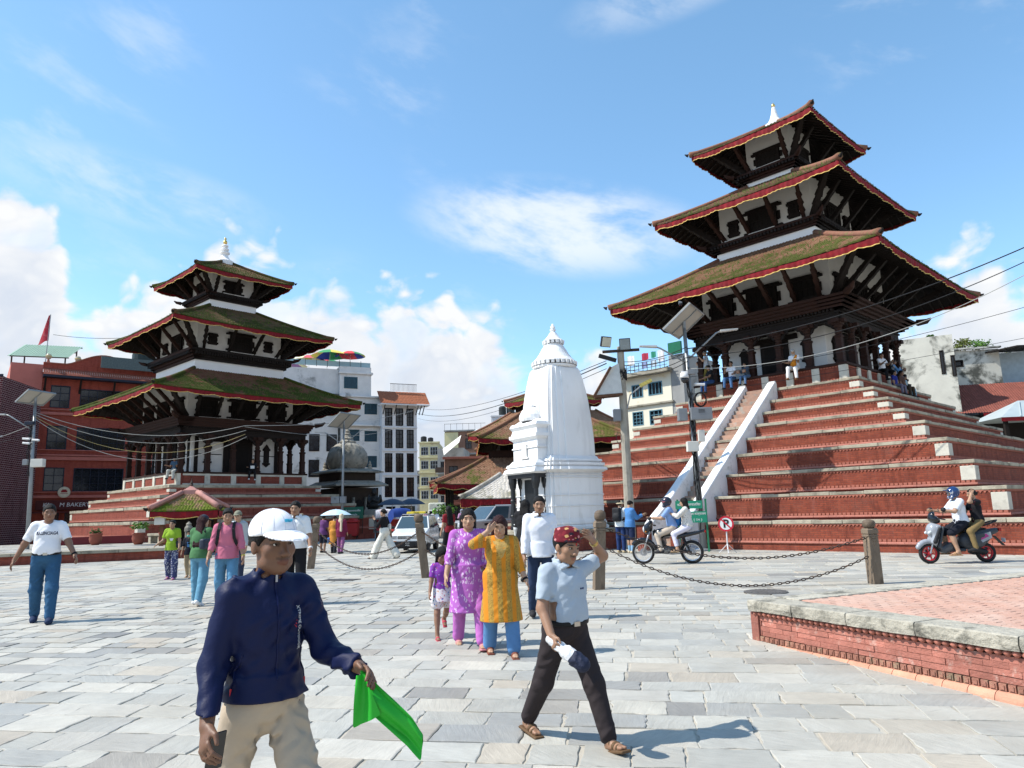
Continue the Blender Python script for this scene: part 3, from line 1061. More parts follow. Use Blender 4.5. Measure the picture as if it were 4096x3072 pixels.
rmR1 = roof_mat('brown_mossy_tile', (.15, .075, .043), (.20, .115, .067), (.085, .092, .02), .47, .62, .9)
rmR2 = roof_mat('brown_roof_tile', (.12, .062, .038), (.155, .09, .055), (.07, .07, .02), .56, .74, .8)
rmL1 = roof_mat('green_mossy_tile', (.16, .065, .04), (.20, .10, .058), (.068, .086, .014), .42, .58, .6)
rmL2 = roof_mat('olive_mossy_tile', (.12, .07, .036), (.15, .095, .05), (.062, .070, .014), .42, .60, .6)

brick_red2 = brick_mat('right_temple_brick', (.27, .064, .034), (.19, .044, .027), (.15, .06, .045), dirt=(.17, .08, .06), dirt_amt=.55)
RT = temple('stepped_temple', 'tall three-roofed pagoda temple on a nine-step brick plinth', (13.608, 33.6), 46.3, dict(
 tiers=[(10.65, 1.09), (9.73, 1.95), (8.83, 2.74), (8.0, 3.5), (7.17, 4.18), (6.35, 4.74), (5.64, 5.29), (4.93, 5.83), (4.18, 6.42)],
 zb=.10, cop=.115, brick=brick_red2, par=(3.52, 7.2), npost=6, bench=wood_red, core=2.3, beam=9.05, corn=(4.05, 9.95), door=1.3, colw=.26, colhw=3.25, lift=.13, pitch=.16, rtag='',
 storeys=[dict(wall=3.05, wz=9.95, e=6.2, ez=11.0, t=2.38, tz=13.3, sill=[(-2.2, .9), (-.8, 1.0), (.9, 1.1), (2.2, .8)], win=[(-2.0, 1.15, .85), (0, 1.45, .95), (2.0, 1.15, .85)], winz=.72, ns=6, mat=rmR1),
    dict(wall=2.25, e=4.5, ez=15.18, t=1.17, tz=17.05, band=(2.42, 13.2, 13.62), corn=(2.78, 14.02), sill=[(-1.5, .8), (0, 1.3), (1.5, .8)], win=[(-1.5, .45, .45), (0, 1.4, .9), (1.5, .45, .45)], winz=.7, ns=4, mat=rmR2, wz=0),
    dict(wall=1.12, e=3.05, ez=18.75, t=.25, tz=20.3, band=(1.19, 17.0, 17.25), corn=(1.62, 17.65), sill=[(0, 1.4)], win=[(0, 1.2, .65)], winz=.55, ns=2, mat=rmR2, wz=0)],
 pinn=dict(z=20.25, prof=[(.55, -.1), (.55, .08), (.38, .2), (.24, .42), (.15, .7), (.10, 1.0), (.07, 1.1)], tip=[(.03, 1.08), (.10, 1.14), (.08, 1.22), (.02, 1.32)])))

LT = temple('mossy_temple', 'three-roofed pagoda temple with mossy green roofs on a low stepped plinth', (-19.776, 48.0), 42.7, dict(
 tiers=[(7.35, 1.67), (6.5, 2.46), (5.7, 3.07), (4.87, 3.67)],
 zb=.55, cop=.17, brick=brick_red, par=(4.22, 4.47), npost=5, rail=True, bench=wood_red, core=2.95, beam=6.72, corn=(4.55, 7.7), door=1.9, colw=.27, colhw=4.0, lift=.12, pitch=.17, rtag='moss', pil=True,
 storeys=[dict(wall=3.5, wz=7.7, e=6.72, ez=8.95, t=3.05, tz=10.9, sill=[(-2.6, 1.0), (-1.0, 1.2), (.7, 1.3), (2.3, 1.2)], win=[(-2.3, 1.2, .9), (0, 1.6, .95), (2.3, 1.2, .9)], winz=.75, ns=6, mat=rmL1),
    dict(wall=2.85, e=5.35, ez=13.45, t=1.62, tz=15.5, band=(3.0, 10.8, 11.5), corn=(3.5, 12.15), sill=[(-1.9, 1.0), (0, 1.6), (1.9, 1.0)], win=[(-1.9, .5, .4), (0, 1.5, .95), (1.9, .5, .4)], winz=.8, ns=4, mat=rmL2, wz=0),
    dict(wall=1.45, e=3.35, ez=17.45, t=.4, tz=19.1, band=(1.62, 15.4, 15.95), corn=(2.0, 16.4), sill=[(0, 1.6)], win=[(0, 1.1, .6)], winz=.6, ns=3, mat=rmL2, wz=0)],
 pinn=dict(z=19.0, prof=[(.62, -.2), (.62, .3), (.42, .42), (.27, .62), (.2, .8), (.33, .9), (.33, .98), (.16, 1.05), (.27, 1.15), (.27, 1.24), (.13, 1.32), (.22, 1.42), (.22, 1.5), (.1, 1.58)],
    tip=[(.05, 1.56), (.14, 1.68), (.13, 1.8), (.05, 1.92), (.09, 2.0), (.02, 2.1)])))

MB().b2((-7.62, -7.62, -.05), (7.62, 7.62, .50)).build('foundation', brick_red, LT, uv=True)
# stair of the right temple, with whitewashed flank ramps
SW = .50
mb_pos = []
z_s, o_s = .15, 11.55
nst = 34
rise, run = (6.42 - .15) / nst, (11.55 - 4.2) / nst
ST = thing_part('stair', RT)
step_m = mat('worn_brick_step', (.42, .26, .19), .9, .2, 5., .4, 30., rand=.2, col2=(.36, .33, .28), c2s=3.)
for i in range(nst):
 o1 = o_s - i * run
 MB().b2((-o1, -SW, z_s + rise * i - .3), (-o1 + run + .35, SW, z_s + rise * (i + 1))).build('step', step_m, ST)
ramp_white = mat('weathered_white_ramp', (.80, .80, .80), .9, .06, 3., .5, 14., col2=(.50, .50, .49), c2s=2.2, c2=(.52, .72))
for s in (-1, 1):
 # ramp: side polygon extruded
 lo, hi = o_s - .15, 4.25
 zl, zh = z_s + .95, 6.42 + .32
 poly = [(-lo - .35, .15), (-lo - .35, zl - .05), (-lo - .1, zl + .15)]
 n = 14
 for i in range(1, n + 1):
  t = i / n
  poly.append((-(lo + (hi - lo) * t), zl + .15 + (zh - zl - .15) * t + rnd.uniform(-.015, .015)))
 poly += [(-hi + .1, zh - .15), (-hi + .1, 6.0), (-lo + 1.2, .15)]
 y0 = s * SW if s > 0 else -SW - .36
 MB().prism(poly, y0 + .002, y0 + .36, 'y').build('flank_ramp', ramp_white, ST, bevel=.06)
 MB().b2((-lo - .80, y0 + .03, .12), (-lo - .37, y0 + .33, .95)).build('ramp_block', brick_red2, ST, uv=True)
# ------------------------------------------------------------------ white shikhara shrine
def loft(mb, secs):
 mb.sheet(secs, True)
 n = len(secs[0])
 mb.add(secs[0], [tuple(range(n - 1, -1, -1))])
 mb.add(secs[-1], [tuple(range(n))])

def ratha(w, z, k=1.0):
 """stepped square section"""
 half = [(-1, -.10), (-.86, -.10), (-.86, -.03), (-.66, -.03), (-.64, .01), (-.40, .01), (-.38, .05), (.38, .05), (.40, .01), (.64, .01), (.66, -.03), (.86, -.03), (.86, -.10)]
 out = []
 for i in range(4):
  a = i * math.pi / 2
  for t, o in half:
   x, y = t * w * (1 - .10 * k if abs(t) == 1 else 1), -(w + o * k * w)
   out.append((x * math.cos(a) - y * math.sin(a), x * math.sin(a) + y * math.cos(a), z))
 return out

shrine_lime = mat('streaked_lime', (.86, .855, .84), .88, .04, 2., .35, 10., col2=(.70, .69, .66), c2s=2.6, c2=(.54, .8), stretch=(1, 1, .22))
SH = thing('white_shrine', 'whitewashed curved tower shrine with black-pillared porch', 'shrine', (1.70, 28.2, 0), rad(90 - 58))
MB().b2((-2.3, -1.62, .05), (1.62, 1.62, .78)).build('brick_base', brick_red, SH, uv=True)
MB().b2((-2.36, -1.68, .78), (1.68, 1.68, .92)).build('base_slab', stone_cop, SH, bevel=.02)
mb = MB()
for w0, z0, w1, z1 in ((1.38, .92, 1.38, 1.02), (1.36, 1.02, 1.30, 1.10), (1.33, 1.10, 1.33, 1.18), (1.30, 1.18, 1.28, 1.30)):
 loft(mb, [ratha(w0, z0, .5), ratha(w1, z1, .5)])
loft(mb, [ratha(1.26, 1.28, .5), ratha(1.25, 3.0, .5)])
for zc in (1.75, 2.15, 2.80, 2.90):
 loft(mb, [ratha(1.275, zc, .5), ratha(1.285, zc + .02, .5), ratha(1.275, zc + .04, .5)])
for w0, z0, w1, z1 in ((1.28, 3.0, 1.44, 3.10), (1.44, 3.10, 1.40, 3.20), (1.32, 3.20, 1.32, 3.26), (1.36, 3.26, 1.36, 3.36), (1.26, 3.36, 1.26, 3.42), (1.30, 3.42, 1.28, 3.5), (1.20, 3.5, 1.14, 3.62)):
 loft(mb, [ratha(w0, z0, .6), ratha(w1, z1, .6)])
mb.build('lower_walls', shrine_lime, SH)
mb = MB()
loft(mb, [ratha(w, z) for z, w in ((3.58, 1.12), (4.2, 1.11), (4.8, 1.075), (5.3, 1.035), (5.8, .985), (6.2, .93), (6.6, .86), (6.9, .80), (7.05, .76), (7.14, .70), (7.18, .5))])
mb.build('tower', shrine_lime, SH)
mb = MB().lathe([(.80, 7.12), (.86, 7.16), (.86, 7.22), (.80, 7.24)], 32)
for k in range(28):
 a = 2 * math.pi * k / 28
 mb.M = Matrix.Rotation(a, 4, 'Z')
 mb.box((.84, 0, 7.31), (.13, .13, .13), tx=1.25, ty=.9)
mb.M = None
mb.lathe([(.84, 7.36), (.87, 7.40), (.84, 7.43), (.72, 7.55), (.60, 7.72), (.50, 7.9), (.42, 8.03), (.42, 8.05)], 32)
mb.lathe([(.36, 8.03), (.38, 8.1), (.36, 8.14)], 28)
for k in range(14):
 mb.M = Matrix.Rotation(2 * math.pi * k / 14, 4, 'Z')
 mb.box((.36, 0, 8.21), (.13, .12, .13), tx=1.3, ty=.9)
mb.M = None
mb.lathe([(.40, 8.26), (.41, 8.29), (.33, 8.35), (.22, 8.48), (.13, 8.62), (.08, 8.68), (.12, 8.72), (.12, 8.76), (.06, 8.78), (.10, 8.83), (.09, 8.87), (.02, 9.0)], 24)
mb.build('crown', shrine_lime, SH, smooth=False)
mb = MB()
for s, zz_, ww in ((-1.72, 3.0, .98),):
 pass
def pbox(mb, o0, o1, pw, z0, z1, k=1., ko=1.):
 mb.add([(-o0, -pw, z0), (-o1, -pw, z0), (-o1, pw, z0), (-o0, pw, z0), (-o0, -pw * k, z1), (-o1 * ko, -pw * k, z1), (-o1 * ko, pw * k, z1), (-o0, pw * k, z1)], [f[::-1] for f in BOXF])
for o1, pw, z0, z1, k, ko in ((1.72, .96, 2.98, 3.04, 1.06, 1.05), (1.86, 1.10, 3.04, 3.18, .95, .96), (1.72, 1.0, 3.18, 3.26, 1, 1), (1.76, 1.03, 3.26, 3.36, .97, .97), (1.66, .95, 3.36, 3.5, .9, .93), (1.50, .84, 3.5, 4.25, 1, 1),
        (1.54, .88, 3.95, 4.0, 1, 1), (1.5, .84, 4.25, 4.36, 1.12, 1.08), (1.62, .95, 4.36, 4.48, 1, 1), (1.56, .90, 4.48, 4.66, .95, .97), (1.50, .86, 4.66, 4.8, 1.1, 1.07), (1.6, .94, 4.8, 4.92, .95, .96), (1.46, .82, 4.92, 5.04, .8, .9)):
 pbox(mb, .9, o1, pw, z0, z1, k, ko)
PO = mb.build('porch_roof', shrine_lime, SH)
mb = MB(Matrix.Translation((-1.18, 0, 0)))
mb.lathe([(.44, 5.0), (.47, 5.1), (.45, 5.24), (.36, 5.4), (.22, 5.52), (.15, 5.56), (.18, 5.6), (.05, 5.7)], 20)
mb.build('porch_dome', shrine_lime, SH)
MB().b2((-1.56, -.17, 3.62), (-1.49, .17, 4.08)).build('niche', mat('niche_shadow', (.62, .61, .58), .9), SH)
MB().b2((-1.58, -.26, 3.56), (-1.50, .26, 3.62)).build('niche_sill', shrine_lime, SH)
blackm = mat('black_painted_stone', (.012, .014, .016), .35, .2, 8., .2, 30., spec=.5)
mb = MB()
mb.b2((-1.74, -.94, 2.84), (-1.05, .94, 2.98))
mb.build('lintel', blackm, SH)
cm_ = MB().lathe([(.13, 0), (.13, .12), (.10, .14), (.10, .5), (.12, .53), (.10, .56), (.085, 1.0), (.11, 1.04), (.11, 1.1), (.085, 1.14), (.085, 1.5), (.12, 1.58), (.13, 1.66), (.16, 1.76), (.16, 1.92)], 10).mesh('porch_column', blackm)
for o, t in ((1.6, .8), (1.6, -.8), (1.2, .8), (1.17, -.8)):
 mobj('porch_column', cm_, SH, (-o, t, .92))
MB().box((-1.27, 0, 1.85), (.1, .8, 1.85)).build('porch_door', blackm, SH)

# ------------------------------------------------------------------ generic buildings with cut openings
glass = mat('dark_glass', (.012, .016, .022), .12, .2, 1.5, 0, 1., spec=.6)

def fbuild(name, label, org, azd, L, z1, D, wm, wins, ledges=(), z0=.1, frame=None, pane=None, ledm=None, cat='building', off=0., uv=False, roofm=None):
 """facade in local x, depth +y; wins (s0,s1,za,zb,nx,nz)"""
 P = thing(name, label, cat, (org[0], org[1], 0), rad(90 - azd))
 xs = sorted({off, off + L} | {w[0] for w in wins} | {w[1] for w in wins})
 zs = sorted({z0, z1} | {w[2] for w in wins} | {w[3] for w in wins})
 mb = MB()
 th = .28
 for i in range(len(zs) - 1):
  run0 = None
  for j in range(len(xs)):
   solid = False
   if j < len(xs) - 1:
    cx, cz = (xs[j] + xs[j + 1]) / 2, (zs[i] + zs[i + 1]) / 2
    solid = not any(w[0] < cx < w[1] and w[2] < cz < w[3] for w in wins)
   if solid and run0 is None:
    run0 = xs[j]
   if not solid and run0 is not None:
    mb.b2((run0, 0, zs[i]), (xs[j], th, zs[i + 1]))
    run0 = None
 mb.b2((off, th, z0), (off + L, D, z1 - .02))
 P['_'] = 0
 del P['_']
 mb.build('wall', wm, P, uv=uv)
 fm = frame or wood_dark
 for w in wins:
  s0, s1, za, zb = w[:4]
  nx, nz = (w[4], w[5]) if len(w) > 4 else (2, 2)
  f = .07
  mb = MB()
  mb.b2((s0, -.03, za), (s0 + f, .12, zb)).b2((s1 - f, -.03, za), (s1, .12, zb)).b2((s0 + f, -.03, zb - f), (s1 - f, .12, zb)).b2((s0 + f, -.03, za), (s1 - f, .12, za + f))
  W_ = mb.build('window', fm, P)
  MB().b2((s0 + f, .10, za + f), (s1 - f, .125, zb - f)).build('pane', pane or glass, W_)
  if nx * nz > 1:
   mb = MB()
   for k in range(1, nx):
    x = s0 + (s1 - s0) * k / nx
    mb.b2((x - .022, .02, za + f), (x + .022, .10, zb - f))
   for k in range(1, nz):
    z = za + (zb - za) * k / nz
    mb.b2((s0 + f, .03, z - .02), (s1 - f, .099, z + .02))
   mb.build('mullion', fm, W_)
 for (a, b, zc, h, d) in ledges:
  MB().b2((a, -d, zc - h / 2), (b, .02, zc + h / 2)).build('ledge', ledm or wm, P, bevel=.015)
 return P

# red brick hotel with bakery
red_wall = brick_mat('hotel_red_brick', (.36, .075, .048), (.29, .058, .040), (.25, .07, .05), dirt=(.22, .06, .045), dirt_amt=.4, bstr=.3)
pink_wall = mat('salmon_plaster', (.50, .165, .13), .9, .08, 1.5, .25, 8., col2=(.42, .13, .10), c2s=.6)
navy_frame = mat('dark_blue_frame', (.012, .018, .035), .5, .2, 4., .2, 30.)
RB = fbuild('red_hotel', 'red brick hotel with dark windows behind the left temple', (-38.43, 58.0), 53, 15, 14.0, 9, red_wall,
   [(.65, 2.03, 11.1, 12.95, 2, 3), (2.75, 6.6, 10.95, 12.8, 6, 3), (8.2, 12, 10.9, 12.8, 6, 3), (.63, 2.03, 7.68, 9.6, 2, 3), (2.72, 6.33, 7.63, 9.55, 6, 3), (8, 12, 7.63, 9.55, 6, 3),
    (.65, 2.05, 4.3, 6.2, 2, 3), (2.7, 6.37, 4.25, 6.17, 6, 3), (8, 12, 4.25, 6.17, 6, 3), (.9, 1.9, .3, 2.6, 1, 1), (2.3, 3.6, .3, 2.6, 1, 1)],
   [(0, 15, 10.6, .22, .12), (0, 15, 6.95, .3, .16), (0, 15, 7.2, .12, .22), (0, 15, 3.85, .22, .12), (0, 15, 7.62, .07, .08), (0, 15, 4.22, .07, .08), (0, 15, 10.95, .07, .08)],
   frame=navy_frame, uv=True, ledm=pink_wall)
MB().b2((-2.2, -.02, .1), (-.002, 8, 14.6)).build('side_wall', pink_wall, RB)
# sloped tile canopy and curved gable
ti = mat('hotel_eave_tile', (.24, .075, .05), .9, .25, 8., .5, 30.)
V, F = [], []
for i in range(6):
 for j in range(90):
  x = 0 + j * .167
  y0, z0_ = -.75 + i * .13, 13.72 + i * .11
  b = len(V)
  V += [(x, y0, z0_ + .03), (x + .16, y0, z0_ + .03), (x + .16, y0 + .17, z0_ + .13), (x, y0 + .17, z0_ + .13), (x, y0, z0_ - .02), (x + .16, y0, z0_ - .02)]
  F += [(b, b + 1, b + 2, b + 3), (b + 4, b + 5, b + 1, b)]
mobj('eave_tiles', raw_mesh('eave_tiles', V, F, ti), RB)['kind'] = 'stuff'
MB().b2((0, -.78, 13.52), (15, -.02, 13.70)).build('eave_board', navy_frame, RB)
pts = [(0, 14.3), (0, 14.75), (.9, 14.75)]
for k in range(17):
 t = k / 16
 pts.append((1.6 + 5.6 * t, 14.75 + 1.0 * math.sin(math.pi * t) ** 1.4))
pts += [(8.0, 14.75), (15, 14.75), (15, 14.3)]
MB().prism(pts, .0, .3, 'y').build('gable', red_wall, RB, uv=True)
pt2 = [(p[0], p[1] + .002) for p in pts[1:-1]] + [(p[0], p[1] + .10) for p in reversed(pts[1:-1])]
for a, b in zip(pts[1:-2], pts[2:-1]):
 MB().bar((a[0], .15, a[1] + .05), (b[0] + .01, .15, b[1] + .05), .42, .09).build('gable_coping', terra, RB)
mb = MB(Matrix.Translation((4.4, -.06, 15.0)))
mb.lathe([(.18, 0), (.22, .1), (.2, .25), (.12, .38), (.10, .5), (.02, .58)], 10)
mb.build('gable_emblem', mat('pale_emblem', (.62, .55, .42), .7), RB, smooth=True)
for x in (.05, 2.55, 5.05, 7.55):
 mb = MB()
 mb.bar((x + .15, -.62, 13.55), (x + .15, -.05, 12.55), .14, .16)
 mb.box((x + .15, -.05, 12.5), (.18, .12, .3))
 mb.build('eave_bracket', wood_dark, RB)
sign_red = mat('dark_red_signboard', (.10, .016, .014), .6, .15, 3., .1, 20.)
white_paint = mat('white_lettering', (.78, .77, .74), .6, .02, 3., 0)
SB = MB().b2((.25, -.24, 2.80), (4.3, -.10, 3.56)).build('signboard', sign_red, RB)
Ms = Matrix.Translation((0, -.245, 0))
text_mesh('lettering', 'M BAKERY', .46, white_paint, SB, Ms @ Matrix.Translation((2.92, 0, 3.18)), shear=.12)
text_mesh('lettering', 'KI', .46, white_paint, SB, Ms @ Matrix.Translation((.92, 0, 3.18)), shear=.12)
mb = MB(Matrix.Translation((2.12, -.12, 4.2)) @ Matrix.Rotation(rad(90), 4, 'X'))
mb.lathe([(.44, 0), (.44, .14), (.40, .15)], 28)
RS = mb.build('round_sign', mat('cream_sign', (.62, .54, .40), .6, .05), RB)
mb = MB(Matrix.Translation((2.12, -.275, 4.2)) @ Matrix.Rotation(rad(90), 4, 'X'))
mb.lathe([(.34, 0), (.34, .006)], 28)
mb.lathe([(.31, .004), (.31, .010)], 28)
mb.build('sign_ring', mat('cream_sign2', (.70, .62, .46), .6), RS)
mb = MB()
mb.b2((1.9, -.292, 4.18), (2.34, -.284, 4.34)).b2((1.97, -.292, 4.34), (2.27, -.284, 4.42)).b2((1.86, -.292, 4.06), (2.38, -.284, 4.10))
mb.build('bread_emblem', mat('sign_maroon', (.30, .02, .02), .6), RS)
MB().b2((.0, -.9, 2.55), (4.6, -.05, 2.66)).build('shop_canopy', sign_red, RB)

# maroon brick block, metal lean-to and shop front at the far left
mar = brick_mat('maroon_brick_white_joint', (.10, .016, .02), (.075, .012, .016), (.48, .36, .34), bw=.30, bh=.15, ms=.012, dirt_amt=.1, bstr=.3)
MBk = fbuild('maroon_building', 'maroon brick building with white joints at the left edge', (-36.6, 50.0), 80, 3.1, 12.1, 6, mar, [], [(-2.6, .62, 12.15, .18, .08)], off=-2.5, uv=True, ledm=navy_frame)
metal_roof = mat('grey_corrugated_metal', (.33, .34, .34), .45, .1, 2., .1, 20., metal=.5)
LTO = thing('lean_to_shop', 'dark shop front under a grey metal lean-to roof, left edge', 'shop', (-33.6, 43.5, 0), rad(8))
mb = MB()
for i in range(16):
 x = -4 + i * .33
 mb.bar((x, -1.4, 6.1), (x, 2.5, 7.3), .30, .05)
 mb.tube([(x + .165, -1.4, 6.14), (x + .165, 2.5, 7.34)], .035, 5)
mb.build('roof', metal_roof, LTO)
MB().b2((-4, -1.45, 5.88), (1.2, -1.35, 6.06)).build('eave_board', wood_dark, LTO)
MB().b2((-4, .0, .1), (1.1, .3, 6.0)).build('back_wall', mat('shop_dark', (.02, .014, .013), .9), LTO)
MB().b2((.75, -.6, .1), (2.3, .0, 6.0)).build('brick_pier', red_wall, LTO, uv=True)
for (cx, cz, w, h, rnd_) in ((-.55, 3.1, .62, .62, 1), (-.62, 1.75, .72, .85, 0)):
 PN = MB().b2((cx - .62, -.14, cz - .62), (cx + .62, -.05, cz + .62)).build('display_board', mat('black_board', (.012, .013, .016), .6), LTO)
 if rnd_:
  mb = MB(Matrix.Translation((cx, -.145, cz)) @ Matrix.Rotation(rad(90), 4, 'X'))
  mb.lathe([(.33, 0), (.33, .02), (.28, .05), (.18, .05), (.17, .03), (.05, .06)], 24)
 else:
  mb = MB().b2((cx - .34, -.19, cz - .4), (cx + .34, -.14, cz + .4))
  mb.box((cx, -.2, cz - .1), (.4, .04, .1)).box((cx, -.2, cz + .05), (.24, .04, .22))
 mb.build('gold_relief', gilt, PN)

# ------------------------------------------------------------------ white town houses right of the left temple
wh_old = mat('stained_white_plaster', (.70, .69, .66), .9, .10, 1.2, .25, 8., col2=(.34, .34, .32), c2s=.55, c2=(.57, .72))
wh_new = mat('clean_white_plaster', (.74, .74, .74), .85, .04, 1.2, .1, 8.)
teal = mat('teal_window_paint', (.025, .085, .11), .5, .2, 3., .1, 20.)
teal_pane = mat('teal_shutter', (.02, .06, .085), .45, .25, 3., .1, 20.)
W1 = fbuild('white_terrace_house', 'stained white house with teal windows and umbrellas on its roof', (-20.34, 85.0), 65, 5.4, 15.9, 8, wh_old,
   [(2.74, 4.28, 13.65, 14.96), (.66, 2.16, 10.41, 11.76), (2.77, 4.29, 10.36, 11.64), (2.95, 4.27, 7.27, 8.64), (.3, 1.6, 7.2, 8.6)],
   [(-.3, 5.4, 15.75, .16, .25), (-1, 5.3, 12.25, .16, .5)], frame=teal, pane=teal_pane, ledm=wh_old)
mb = MB().b2((-.25, .05, 15.9), (3.55, 7, 19.4))
mb.build('upper_block', wh_old, W1)
for (a, b, c_, d) in ((.26, 1.88, 16.72, 18.13),):
 w_ = MB().b2((a, -.01, c_), (b, .06, d)).build('window', teal, W1)
 MB().b2((a + .1, -.02, c_ + .1), (b - .1, -.008, d - .1)).build('pane', teal_pane, w_)
MB().b2((-.35, -.15, 18.5), (3.75, 7, 18.75)).build('ledge', wh_old, W1, bevel=.02)
W1B = MB().b2((-12.5, .6, .1), (-.26, 9, 19.1)).build('left_wing', wh_old, W1)
for x in np.arange(-12, 3.6, 1.3):
 MB().box((x, .15 if x > -.3 else .7, 19.75), (.05, .05, .8)).build('rail_post', iron, W1)
MB().b2((-12.4, .68, 19.45), (3.6, .70, 20.1)).build('glass_rail', mat('terrace_glass', (.35, .50, .52), .1, .05, 1., 0), W1)
MB().b2((-8, -.6, 15.2), (-.4, .7, 15.9)).build('side_parapet', mat('black_stained', (.10, .10, .095), .9, .4, 1.), W1)
for z in (6.2, 9.2):
 for x in (-3.6, -1.6):
  w_ = MB().b2((x, .54, z), (x + 1.2, .64, z + 2.0)).build('window', wood_dark, W1)
  MB().b2((x + .1, .52, z + .1), (x + 1.1, .545, z + 1.9)).build('pane', glass, w_)
W2 = fbuild('white_corner_house', 'narrow white house with black gridded windows and tiled eave', (-15.69, 86.0), 65, 4.32, 15.0, 8, wh_new,
   [(a, b, za, zb, 2, 4) for a, b in ((.34, 1.25), (1.67, 2.6), (3.03, 3.91)) for za, zb in ((12.2, 14.34), (9.5, 11.76), (6.62, 8.89), (3.7, 6.0))] + [(.5, 1.6, .2, 2.6, 1, 1), (2.2, 4, .2, 2.6, 1, 1)],
   [(-.02, 4.36, 12.0, .14, .12), (-.02, 4.36, 9.2, .14, .12), (-.02, 4.36, 6.3, .14, .12), (-.02, 4.36, 3.4, .16, .14)], frame=wood_black)
mb = MB()
mb.M = None
n_ = 7
V, F = [], []
for i in range(n_):
 for j in range(34):
  x = -.5 + j * .18
  b = len(V)
  y0, z0_ = -1.2 + i * .25, 14.75 + i * .24
  V += [(x, y0, z0_), (x + .09, y0, z0_ + .05), (x + .18, y0, z0_), (x, y0 + .3, z0_ + .27), (x + .09, y0 + .3, z0_ + .32), (x + .18, y0 + .3, z0_ + .27)]
  F += [(b, b + 1, b + 4, b + 3), (b + 1, b + 2, b + 5, b + 4)]
mobj('eave_tiles', raw_mesh('eave_tiles', V, F, mat('orange_clay_tile', (.34, .12, .06), .9, .25, 5., .4, 30.)), W2)['kind'] = 'stuff'
MB().b2((-.5, -1.2, 14.6), (5.6, .1, 14.72)).build('eave_board', wh_new, W2)
for x in (.1, 1.5, 2.9, 4.2, 4.6, 5.0):
 MB().bar((x, -1.0, 14.6), (x, -.02, 13.6), .08, .10).build('eave_bracket', wood_black, W2)
MB().b2((4.32, -.01, 14.72), (5.5, 7, 14.9)).build('roof_side', wh_new, W2)
mb = MB()
for x in np.arange(1.2, 4.5, .16):
 mb.box((x, .5, 17.0), (.03, .03, .9))
mb.b2((1.1, .48, 17.42), (4.5, .53, 17.48))
mb.build('roof_railing', iron, W2)
mb = MB(Matrix.Translation((2.79, -.2, 3.09)) @ Matrix.Rotation(rad(90), 4, 'X'))
mb.lathe([(.45, 0), (.45, .1)], 24)
RS2 = mb.build('round_sign', white_paint, W2)
mb = MB(Matrix.Translation((2.79, -.31, 3.09)) @ Matrix.Scale(1, 4))
mb.prism([(-.28, 0), (-.05, .13), (.15, .04), (.30, .14), (.30, -.14), (.15, -.04), (-.05, -.13)], 0, .012, 'y')
mb.build('fish_emblem', mat('sign_yellow', (.75, .55, .06), .6), RS2)

# beach umbrellas on the roof terrace
UC = [(.62, .05, .06), (.05, .28, .10), (.03, .06, .30), (.70, .60, .12), (.62, .05, .06), (.05, .28, .10), (.70, .60, .12), (.03, .06, .30)]
UC2 = [(.75, .72, .45), (.25, .32, .50), (.75, .72, .45), (.60, .10, .12), (.75, .72, .45), (.30, .16, .36), (.75, .72, .45), (.62, .5, .1)]
def roof_umbrella(loc, r, tilt, cols, label):
 P = thing('garden_umbrella', label, 'umbrella', loc, 0, 'umbrellas on the roof terrace')
 MB().tube([(0, 0, 0), (0, 0, 2.1)], .03, 6).build('pole', mat('white_pole', (.7, .7, .7), .5), P)
 for k in range(8):
  a0, a1 = 2 * math.pi * k / 8 + tilt, 2 * math.pi * (k + 1) / 8 + tilt
  rows = []
  for q in range(5):
   t = q / 4
   rr, zz2 = r * t, 2.1 - .55 * r * .6 * t ** 1.8
   rows.append([(rr * math.cos(a0), rr * math.sin(a0), zz2), (rr * .97 * math.cos((a0 + a1) / 2), rr * .97 * math.sin((a0 + a1) / 2), zz2 - .03 * t), (rr * math.cos(a1), rr * math.sin(a1), zz2)])
  c_ = cols[k]
  MB().sheet(rows).build('canopy_panel', mat('umb_%.2f_%.2f_%.2f' % c_, c_, .8, .05, 2., .1), P, smooth=True)
for i, (loc, r, c_, lb) in enumerate([((-20.3, 86.3, 19.2), 2.3, UC, 'red blue and green umbrella, leftmost of the two brightest on the roof terrace'), ((-18.1, 87.4, 19.2), 1.9, UC, 'red and green umbrella at the right end of the roof terrace'),
          ((-23.6, 89, 19.2), 2.2, UC2, 'pale yellow and blue umbrella in the middle of the roof terrace'), ((-26.6, 91, 19.0), 2.2, UC2, 'yellow and purple umbrella at the left end of the roof terrace'),
          ((-21.6, 90, 18.9), 1.6, UC, 'low green and red umbrella behind the others on the roof terrace')]):
 roof_umbrella((loc[0] - 1.7, loc[1] - .6, loc[2] + .3), r, .3 + i, c_, lb)

